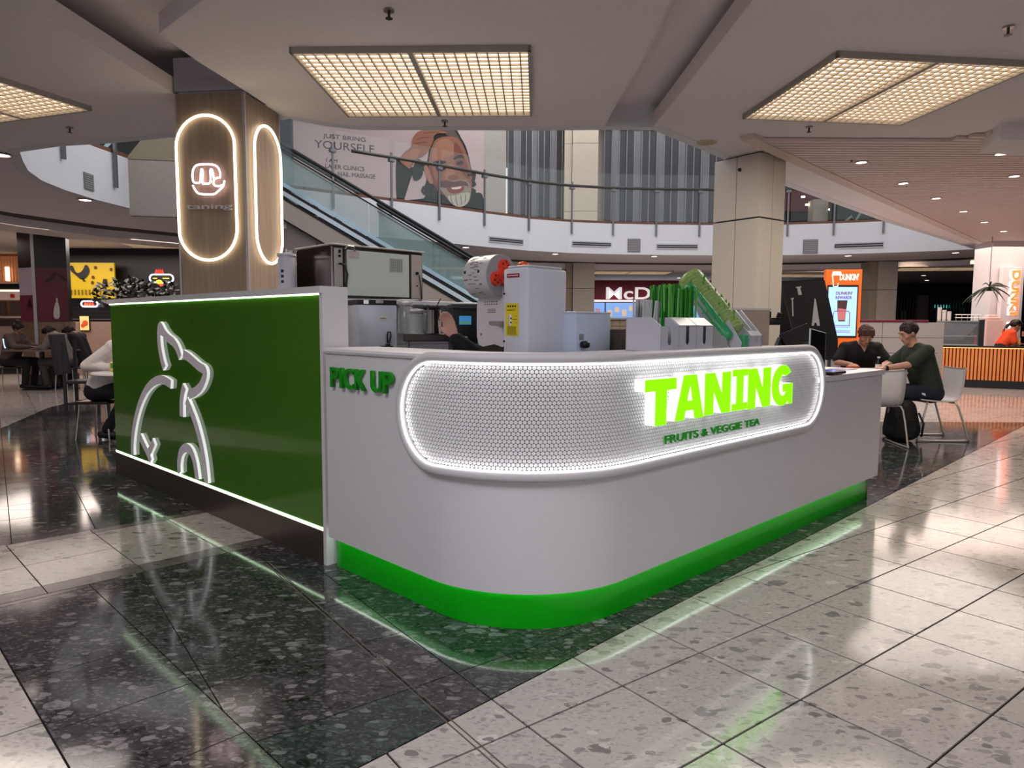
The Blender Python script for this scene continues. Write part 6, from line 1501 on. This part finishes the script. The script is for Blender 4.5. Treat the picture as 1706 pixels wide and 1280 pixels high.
    for s in (-1, 1):
        b = MB(); b.ball(h(s*.031, .0775, .008), .0095, (1.2, .6, .55), HM, 8, 6); b.build('eye', M('eye_white', (200, 190, 186), .3), r, smooth=True)
        b = MB(); b.ball(h(s*.031, .083, .007), .0048, (1, .5, 1), HM, 6, 5); b.build('iris', M('iris_dark', (24, 18, 16), .3), r, smooth=True)
        b = MB(); b.cap(h(s*.016, .092, .032), h(s*.046, .084, .034), .0045, .003, 6); b.build('eyebrow', hr, r, smooth=True)
    b = MB(); b.cap(h(-.02, .091, -.056), h(.02, .091, -.056), .0045, .0045, 6); b.build('lips', M('lips', (150, 84, 80), .5), r, smooth=True)
    # hair
    b = MB(); b.ball(h(0, -.022, .038), .1, (.84, 1.0, .92), HM, 18, 12); random.seed(int(abs(loc[0]*100))+len(label))
    for k in range(150):
        a = random.uniform(-pi, pi); e = random.uniform(-.25, 1.45); d = Vector((cos(e)*sin(a)*.8, -cos(e)*cos(a), sin(e)*.95))
        if d.y > .45 and d.z < .45: continue
        p0 = h(*(Vector((0, -.02, .035))+d*.092)); p1 = h(*(Vector((0, -.02, .035))+d*.103+Vector((random.uniform(-.4, .4), random.uniform(-.2, .5), random.uniform(-1, -.1)))*hair_len)); b.cap(p0, p1, .017, .007, 6)
    for k in range(12 if hair_len > .02 else 0): x = -.06+.011*k; b.cap(h(x, .045, .098), h(x*1.15, .082, .07-hair_len*.5), .016, .007, 6)
    put('hair', b.mesh('hair', hr, True), r)
    # shirt
    C = MB(); g = .016
    for s in (-1, 1):
        S = 'L' if s < 0 else 'R'
        C.cap(V['pelvis']+side_*s*.06+up*.05, V['chest']+side_*s*.078, .112+g, .118+g); C.cap(V['chest']+up*.05, V['sh'+S], .10+g, .062+g)
        C.cap(lerp(V['neck'], V['sh'+S], .35), V['sh'+S], .05+g*.6, .05+g)
        e_ = .78 if sleeve == 'short' else 1
        C.cap(V['sh'+S], lerp(V['sh'+S], V['el'+S], e_), .052+g, .046+g*(1.6 if sleeve == 'short' else 1))
        if sleeve == 'long': C.cap(V['el'+S], lerp(V['el'+S], V['wr'+S], .93), .044+g, .032+g*.6)
    put('shirt', remeshed(C, voxel*1.3, sh, 'shirt', 3), r)
    if collar:
        b = MB(); nd = (h(0, 0, -.08)-V['neck']).normalized(); c_ = V['neck']+nd*.035
        b.tube([c_+Vector((.062*cos(a), .062*sin(a), .0-.02*sin(a))) for a in [2*pi*i/16 for i in range(16)]], .011, 6, True); b.build('collar', sh, r, smooth=True)
    if legs:
        C = MB()
        for s in (-1, 1):
            S = 'L' if s < 0 else 'R'
            C.cap(V['pelvis']+side_*s*.04, V['pelvis']+side_*s*.09, .122, .112); C.cap(V['pelvis']+side_*s*.09, lerp(V['pelvis']+side_*s*.09, V['kn'+S], .86 if shorts else 1), .10, .078 if not shorts else .085)
            if not shorts: C.cap(V['kn'+S], lerp(V['kn'+S], V['an'+S], .95), .07, .058)
        put('trousers', remeshed(C, voxel*1.3, pn, 'trousers', 3), r)
        for s in (-1, 1):
            S = 'L' if s < 0 else 'R'; a = V['an'+S]; b = MB(); b.cap(a+Vector((0, -.05, -.035)), a+Vector((0, .06, -.045)), .045, .046); b.cap(a+Vector((0, .05, -.05)), a+Vector((0, .17, -.055)), .044, .034)
            put('shoe', remeshed(b, .009, M('shoe_%d' % shoe[0], shoe, .5), 'shoe', 2), r)
    return r, h
def seated(lean=.13, hz=1.18, hy=.25, hips=.52):
    return dict(pelvis=(0, 0, hips), chest=(0, lean, .90), neck=(0, lean+.05, 1.04), head=(0, hy, hz), shL=(-.19, lean+.01, .985), shR=(.19, lean+.01, .985),
                knL=(-.13, .42, .52), knR=(.13, .42, .52), anL=(-.12, .36, .095), anR=(.13, .36, .095))
# two men at the right table
J = seated(.14, 1.175, .26); J.update(elL=(-.25, .37, .84), wrL=(-.22, .60, .80), elR=(.26, .30, .82), wrR=(.08, .48, .79), hdL=(.3, 1, -.1), hdR=(-.6, .8, 0), anL=(-.12, .30, .095))
J['anR'] = (.13, .22, .095)
mb_, hB = person('seated man with short dark hair in a dark green t-shirt and navy shorts, seen side-on', (4.66, 7.78, 0), radians(88), J, shirt=(42, 50, 38), pants=(26, 30, 46), hair=(32, 24, 22), hair_len=.012, shorts=True, pitch=22, yaw=8)
b = MB(); b.cyl((-.225, .575, .803), (-.222, .60, .80), .031, .031, 14); b.build('wristwatch', black_m, mb_, auto=40)
b = MB(); b.slab((-.235, .16, .50), (0, 1, .1), (0, 0, 1), (-1, 0, 0), [(0, 0), (.035, .01), (.05, .03), (.01, .03)], 0, .003); b.build('white_logo', whl, mb_)
J = seated(.20, 1.14, .36); J.update(elL=(-.30, .30, .80), wrL=(-.16, .52, .79), elR=(.30, .28, .80), wrR=(.22, .56, .79), hdL=(.6, .7, 0), hdR=(-.1, 1, 0))
mA, hA = person('seated young man with tousled brown hair in a black v-neck t-shirt, looking down', (4.42, 9.02, 0), radians(172), J, skin=(180, 128, 104), shirt=(18, 17, 18), pants=(40, 40, 44), hair=(78, 50, 36), hair_len=.04, pitch=32)
b = MB(); b.slab((-.0, .335, .93), (1, 0, 0), (0, -.35, 1), (0, 1, .35), [(-.045, .09), (0, 0), (.045, .09)], -.03, .012); b.build('neck_opening', M('skin_180_128', (180, 128, 104)), mA)
# table between them with bottle
t = thing('white_cafe_table', 'white cafe table between the two men, mostly hidden behind the counter end', 'table', (4.02, 8.12, 0))
b = MB(); b.box(0, 0, .735, .78, .72, .03, bev=.008); b.build('tabletop', M('table_white', (206, 200, 198), .35), t)
b = MB(); b.cyl((0, 0, .02), (0, 0, .72), .035, .035, 12); b.build('pedestal', steel_m, t); b = MB(); b.lathe([(.24, 0), (.24, .015), (.05, .03)], 24); b.build('base', steel_m, t)
q = at_px(1467, 7.92, .75); t = thing('drink_bottle', 'small dark drink bottle with white label standing on the men\'s table', 'bottle', q)
b = MB(); b.lathe([(.03, 0), (.032, .01), (.032, .09), (.014, .125), (.014, .145)], 16); b.build('bottle', M('bottle_dark', (20, 18, 22), .15), t, auto=40)
b = MB(); b.lathe([(.0325, .03), (.0325, .075)], 16); b.build('label', whl, t); b = MB(); b.lathe([(.016, .143), (.016, .16), (.0, .161)], 12); b.build('cap', M('cap_white', (220, 220, 220), .4), t, auto=40)
q = at_px(1424, 8.05, .75); t = thing('food_box', 'small open red and yellow food box on the men\'s table', 'box', q)
b = MB(); b.box(0, 0, .02, .12, .1, .04, bev=.005); b.build('carton', M('carton_red', (170, 50, 40), .6), t); b = MB(); b.box(0, 0, .045, .1, .08, .012, bev=.004); b.build('food', M('food_tan', (200, 150, 100), .7), t)
# white shell chairs
def shell_chair(label, loc, rz):
    t = thing('shell_chair', label, 'chair', loc, rz, 'white shell chairs at the right table')
    w_ = .21; prof2 = [(.21, .455), (.17, .45), (.0, .435), (-.13, .435), (-.185, .46), (-.215, .52), (-.235, .65), (-.245, .80)]
    sm2 = smooth_loop(prof2, 4, False); b = MB(); vs = []; n = len(sm2)
    for (y, z) in sm2:
        for k in range(7): x = -w_+2*w_*k/6; e = (abs(x)/w_)**4*.012; vs.append((x, y+e, z+e))
    for (y, z) in sm2:
        for k in range(7): x = -w_+2*w_*k/6; e = (abs(x)/w_)**4*.012; vs.append((x, y+e-.008*(z > .5), z+e-.012*(z <= .5)-.0))
    fs = []
    for L_ in (0, n*7):
        for i in range(n-1):
            for k in range(6): f = (L_+i*7+k, L_+i*7+k+1, L_+(i+1)*7+k+1, L_+(i+1)*7+k); fs.append(f if L_ else f[::-1])
    for i in range(n-1):
        for k in (0, 6): fs.append((i*7+k, (i+1)*7+k, n*7+(i+1)*7+k, n*7+i*7+k))
    for i in (0, n-1):
        for k in range(6): fs.append((i*7+k, i*7+k+1, n*7+i*7+k+1, n*7+i*7+k))
    b.add(vs, fs); b.build('seat_shell', M('chair_white', (210, 206, 204), .35), t, smooth=True)
    for s in (-1, 1):
        b = MB(); b.tube(smooth_loop([(s*.17, .14, .43), (s*.22, .17, .38), (s*.235, .25, .04), (s*.235, .22, .012), (s*.235, -.25, .012), (s*.235, -.28, .04), (s*.22, -.17, .38), (s*.17, -.14, .425)], 3, False), .010, 8); b.build('leg', M('leg_satin', (190, 184, 176), .3, .6), t, smooth=True)
    b = MB(); b.tube([(-.17, .14, .425), (.17, .14, .425)], .009, 6); b.tube([(-.17, -.14, .42), (.17, -.14, .42)], .009, 6); b.build('cross_bar', MATS['leg_satin'], t)
    return t
shell_chair('white shell chair carrying the man in the green t-shirt', (4.69, 7.78, 0), radians(88))
shell_chair('empty white shell chair with its back to the camera at the counter end', (3.87, 7.42, 0), radians(-6))
shell_chair('white shell chair under the man in the black t-shirt', (4.42, 9.04, 0), radians(172))
# backpack
q = Zp(1509, 738, 0); t = thing('backpack', 'black backpack standing on the dark floor under the men\'s table', 'backpack', (q.x, q.y+.1, 0), radians(-10))
b = MB(); b.cap((-.07, 0, .13), (-.05, .03, .36), .12, .10, 14); b.cap((.07, 0, .13), (.05, .03, .36), .12, .10, 14); put('main_bag', remeshed(b, .012, M('bag_black', (14, 14, 16), .7, var=.2, bump=.3, scale=60), 'bag', 4), t)
b = MB(); b.box(0, -.11, .15, .22, .06, .22, bev=.03); b.build('front_pocket', MATS['bag_black'], t, smooth=True)
b = MB(); b.tube([(-.04, .05, .44), (-.03, .06, .49), (.03, .06, .49), (.04, .05, .44)], .009, 6); b.build('top_handle', black_m, t, smooth=True)
b = MB(); b.tube([(.16, -.02, .32), (.21, -.03, .2), (.19, -.04, .06)], .012, 6); b.build('strap', black_m, t, smooth=True)
b = MB(); b.tube([(-.10, -.143, .24), (0, -.146, .25), (.10, -.143, .24)], .003, 5); b.build('zip', dsteel_m, t)
# left side: man in white shirt
J = seated(.26, 1.11, .54); J.update(chest=(0, .25, .90), neck=(0, .38, 1.03), shL=(-.19, .27, .99), shR=(.19, .27, 1.0), elR=(.27, .03, .80), wrR=(.24, .30, .785), elL=(-.26, .12, .80), wrL=(-.12, .42, .79), hdR=(-.3, 1, 0), anR=(.12, .12, .095), anL=(-.14, .26, .095), knR=(.12, .40, .53))
person('seated man in a rumpled white long-sleeved shirt, cut off by the green wall', (-4.47, 7.55, 0), radians(-90), J, shirt=(206, 198, 198), sleeve='long', pants=(20, 20, 28), hair=(24, 20, 20), pitch=40, collar=1)
t = thing('round_cafe_table', 'white-topped cafe table beside the green wall, in front of white shirt', 'table', (-3.92, 7.18, 0))
b = MB(); b.lathe([(.36, .725), (.37, .735), (.36, .75), (0, .751)], 36); b.build('tabletop', M('table_white', (206, 200, 198), .35), t, auto=40)
b = MB(); b.cyl((0, 0, .02), (0, 0, .725), .03, .03, 12); b.build('pedestal', steel_m, t); b = MB(); b.lathe([(.22, 0), (.22, .015), (.04, .03)], 24); b.build('base', steel_m, t)
t = thing('snack_wrapper', 'yellow and green snack packet held over the round table', 'snack', (-4.10, 7.2, .752), .4)
b = MB(); b.box(0, 0, .05, .09, .05, .1, bev=.015); b.build('packet', M('packet_yellow', (226, 190, 90), .4), t, smooth=True); b = MB(); b.box(-.02, -.026, .06, .03, .004, .05); b.build('green_print', M('packet_green', (60, 140, 70), .4), t)
t = thing('stool', 'grey metal stool under the man in the white shirt', 'stool', (-4.47, 7.56, 0))
b = MB(); b.box(0, 0, .40, .36, .38, .03, bev=.01); b.build('seat', dsteel_m, t)
for sx_ in (-1, 1):
    for sy_ in (-1, 1): b = MB(); b.cyl((sx_*.18, sy_*.18, 0), (sx_*.14, sy_*.15, .39), .010, .010, 8); b.build('leg', steel_m, t)
# dark high-back chair
q = Zp(119, 690, 0); t = thing('dark_wooden_chair', 'dark high-backed wooden chair standing on the light floor edge', 'chair', (q.x+.2, q.y+.05, 0), radians(-78))
dw = M('chair_dark', (44, 40, 44), .5)
b = MB(); b.box(0, .02, .45, .42, .42, .04, bev=.01); b.build('seat', dw, t)
for sx_ in (-1, 1): b = MB(); b.box(sx_*.19, -.2, .5, .035, .035, 1.0); b.build('rear_leg', dw, t); b = MB(); b.box(sx_*.19, .2, .22, .035, .035, .44); b.build('leg', dw, t)
b = MB(); b.slab((0, -.215, 0), (1, 0, 0), (0, -.12, 1), (0, 1, .12), R(-.21, .55, .21, 1.09), -.02, .02); b.build('backrest', dw, t)
b = MB(); b.box(0, .2, .16, .36, .02, .03); b.box(-.19, 0, .16, .02, .38, .03); b.box(.19, 0, .16, .02, .38, .03); b.build('stretcher', M('stretcher_red', (50, 26, 28), .5), t)
# far left diners
YD = 13.1
J = seated(.20, 1.06, .34); J.update(elL=(-.24, .30, .78), wrL=(-.15, .52, .77), elR=(.24, .30, .78), wrR=(.12, .5, .77))
person('seated man with bushy dark hair in a grey plaid shirt, left of high-backed chair', (xat(112, YD), YD, 0), radians(90), J, skin=(120, 84, 68), shirt=(104, 98, 96), sleeve='long', pants=(60, 54, 50), hair=(18, 14, 14), hair_len=.04, pitch=35, voxel=.014)
J = seated(.12, 1.12, .2); J.update(elL=(-.24, .26, .80), wrL=(-.15, .48, .80), elR=(.24, .26, .80), wrR=(.12, .5, .80))
rr_, hh = person('seated woman with a dark hair bun using a lit laptop at left edge', (xat(6, YD), YD+.1, 0), radians(-90), J, skin=(130, 90, 72), shirt=(84, 72, 68), sleeve='long', pants=(30, 28, 30), hair=(16, 13, 14), hair_len=.02, pitch=25, voxel=.014)
b = MB(); b.ball(hh(0, -.06, .13), .045); b.build('hair_bun', MATS['hair_16_13'], rr_, smooth=True)
J = seated(.15, 1.05, .3); J.update(elL=(-.24, .26, .78), wrL=(-.15, .48, .78), elR=(.24, .26, .78), wrR=(.12, .5, .78))
person('diner in dark clothes, hair showing above the high-backed chair', (xat(140, 13.7), 13.7, 0), radians(90), J, skin=(130, 90, 72), shirt=(30, 28, 32), pants=(30, 28, 30), hair=(14, 12, 12), pitch=30, voxel=.014)
tx_ = (xat(30, YD)+xat(88, YD))/2; t = thing('long_dining_table', 'long thin-topped dining table between the far left diners', 'table', (tx_, YD, 0))
b = MB(); b.box(.1, 0, .735, 1.0, .7, .03); b.build('tabletop', M('table_brown', (110, 92, 84), .3), t)
b = MB(); b.cyl((.1, 0, 0), (.1, 0, .72), .035, .035, 10); b.build('pedestal', black_m, t); b = MB(); b.box(.1, 0, .01, .5, .5, .02); b.build('base', black_m, t)
q = Vector((xat(27, YD), YD-.05, .75)); t = thing('laptop', 'open laptop with glowing pale screen before the woman', 'laptop', q, radians(60))
b = MB(); b.box(0, 0, .008, .3, .2, .014); b.build('keyboard_deck', M('laptop_grey', (110, 110, 114), .4, .5), t)
b = MB(); b.slab((0, .1, .015), (1, 0, 0), (0, .3, .95), (0, -.95, .3), R(-.15, 0, .15, .2), -.006, .002); b.build('lid', MATS['laptop_grey'], t)
b = MB(); b.slab((0, .1, .015), (1, 0, 0), (0, .3, .95), (0, -.95, .3), R(-.14, .01, .14, .19), .002, .004); b.build('screen', M('laptop_screen', (190, 235, 235), .3, emit=1.6), t)
for i, (px, lb, rz) in enumerate(((112, 'dark stool under the man in the plaid shirt', 0), (6, 'dark stool under the woman with the laptop', .4))):
    t = thing('dark_stool', lb, 'stool', (xat(px, YD), YD+.1*i, 0), rz)
    b = MB(); b.box(0, 0, .40, .38, .38, .03, bev=.008); b.build('seat', dw, t)
    for sx_ in (-1, 1):
        for sy_ in (-1, 1): b = MB(); b.cyl((sx_*.17, sy_*.17, 0), (sx_*.15, sy_*.15, .39), .010, .010, 6); b.build('leg', steel_m, t)
t = thing('dark_stool', 'dark stool under the diner behind the high-backed chair', 'stool', (xat(140, 13.7), 13.7, 0)); b = MB(); b.box(0, 0, .40, .38, .38, .03); b.build('seat', dw, t); b = MB(); b.cyl((0, 0, 0), (0, 0, .39), .03, .03, 8); b.build('leg', steel_m, t)
q = Zp(88, 640, 0); t = thing('floor_bag', 'dark bag on the floor under the long dining table', 'bag', (q.x, q.y, 0))
b = MB(); b.ball((0, 0, .2), .22, (1.1, .7, .9)); b.build('bag', MATS['bag_black'], t, smooth=True); b = MB(); b.tube([(-.1, 0, .36), (0, 0, .46), (.1, 0, .36)], .012, 6); b.build('handle', black_m, t, smooth=True)
# coffee counter staff
J = dict(pelvis=(0, -.05, .84), chest=(0, .12, 1.10-.04), neck=(0, .20, 1.17), head=(0, .30, 1.275), shL=(-.16, .13, 1.13), shR=(.16, .13, 1.13), elL=(-.2, .16, .92), elR=(.2, .16, .90), wrL=(-.1, .38, .92), wrR=(.1, .36, .9), knL=(-.1, .08, .46), knR=(.1, .08, .46), anL=(-.1, -.04, .09), anR=(.1, -.04, .09))
SY = 14.62
rr_, hh = person('stooping server in an orange shirt and black cap behind the orange slat counter', (xat(1668, SY), SY, 0), radians(-90), J, skin=(170, 120, 96), shirt=(222, 74, 30), pants=(24, 24, 28), hair=(20, 16, 16), pitch=18, voxel=.012)
b = MB(); b.ball(hh(0, -.02, .065), .1, (.9, 1.05, .72)); b.box(0, 0, 0, .001, .001, .001); b.cap(hh(-.04, .09, .065), hh(.04, .09, .065), .03, .03); b.cap(hh(0, .08, .068), hh(0, .16, .055), .05, .03); b.build('black_cap', black_m, rr_, smooth=True)
b = MB(); b.tube([hh(0, -.10, .03), hh(0, -.16, -.03), hh(0, -.18, -.14), hh(0, -.16, -.24)], .02, 8, rr=[.02, .03, .025, .008]); b.build('ponytail', MATS['hair_20_16'], rr_, smooth=True)
# kiosk staff reaching out from behind the machines
J = dict(pelvis=(.22, 4.62, .86), chest=(.16, 4.34, 1.10), neck=(.15, 4.24, 1.22), head=(.14, 4.16, 1.33), shL=(.32, 4.30, 1.16), shR=(-.02, 4.22, 1.17), elL=(.40, 4.12, .98), elR=(-.20, 3.86, 1.075), wrL=(.25, 3.95, .95), wrR=(-.315, 3.84, 1.175), hdR=(-.35, 0, .95), pnR=(-.5, -.8, .1), knL=(.32, 4.5, .46), knR=(.12, 4.52, .46), anL=(.32, 4.66, .09), anR=(.12, 4.66, .09))
o0 = Vector((.2, 4.5, 0)); J = {k: (tuple(Vector(v)-o0) if not k.startswith(('hd', 'pn')) else v) for k, v in J.items()}
person('kiosk worker in dark clothes behind the machines, only one raised hand and forearm showing', tuple(o0), 0, J, skin=(196, 150, 134), shirt=(20, 20, 24), sleeve='long', pants=(24, 24, 28), hair=(18, 14, 14), pitch=30, yaw=180, voxel=.008)
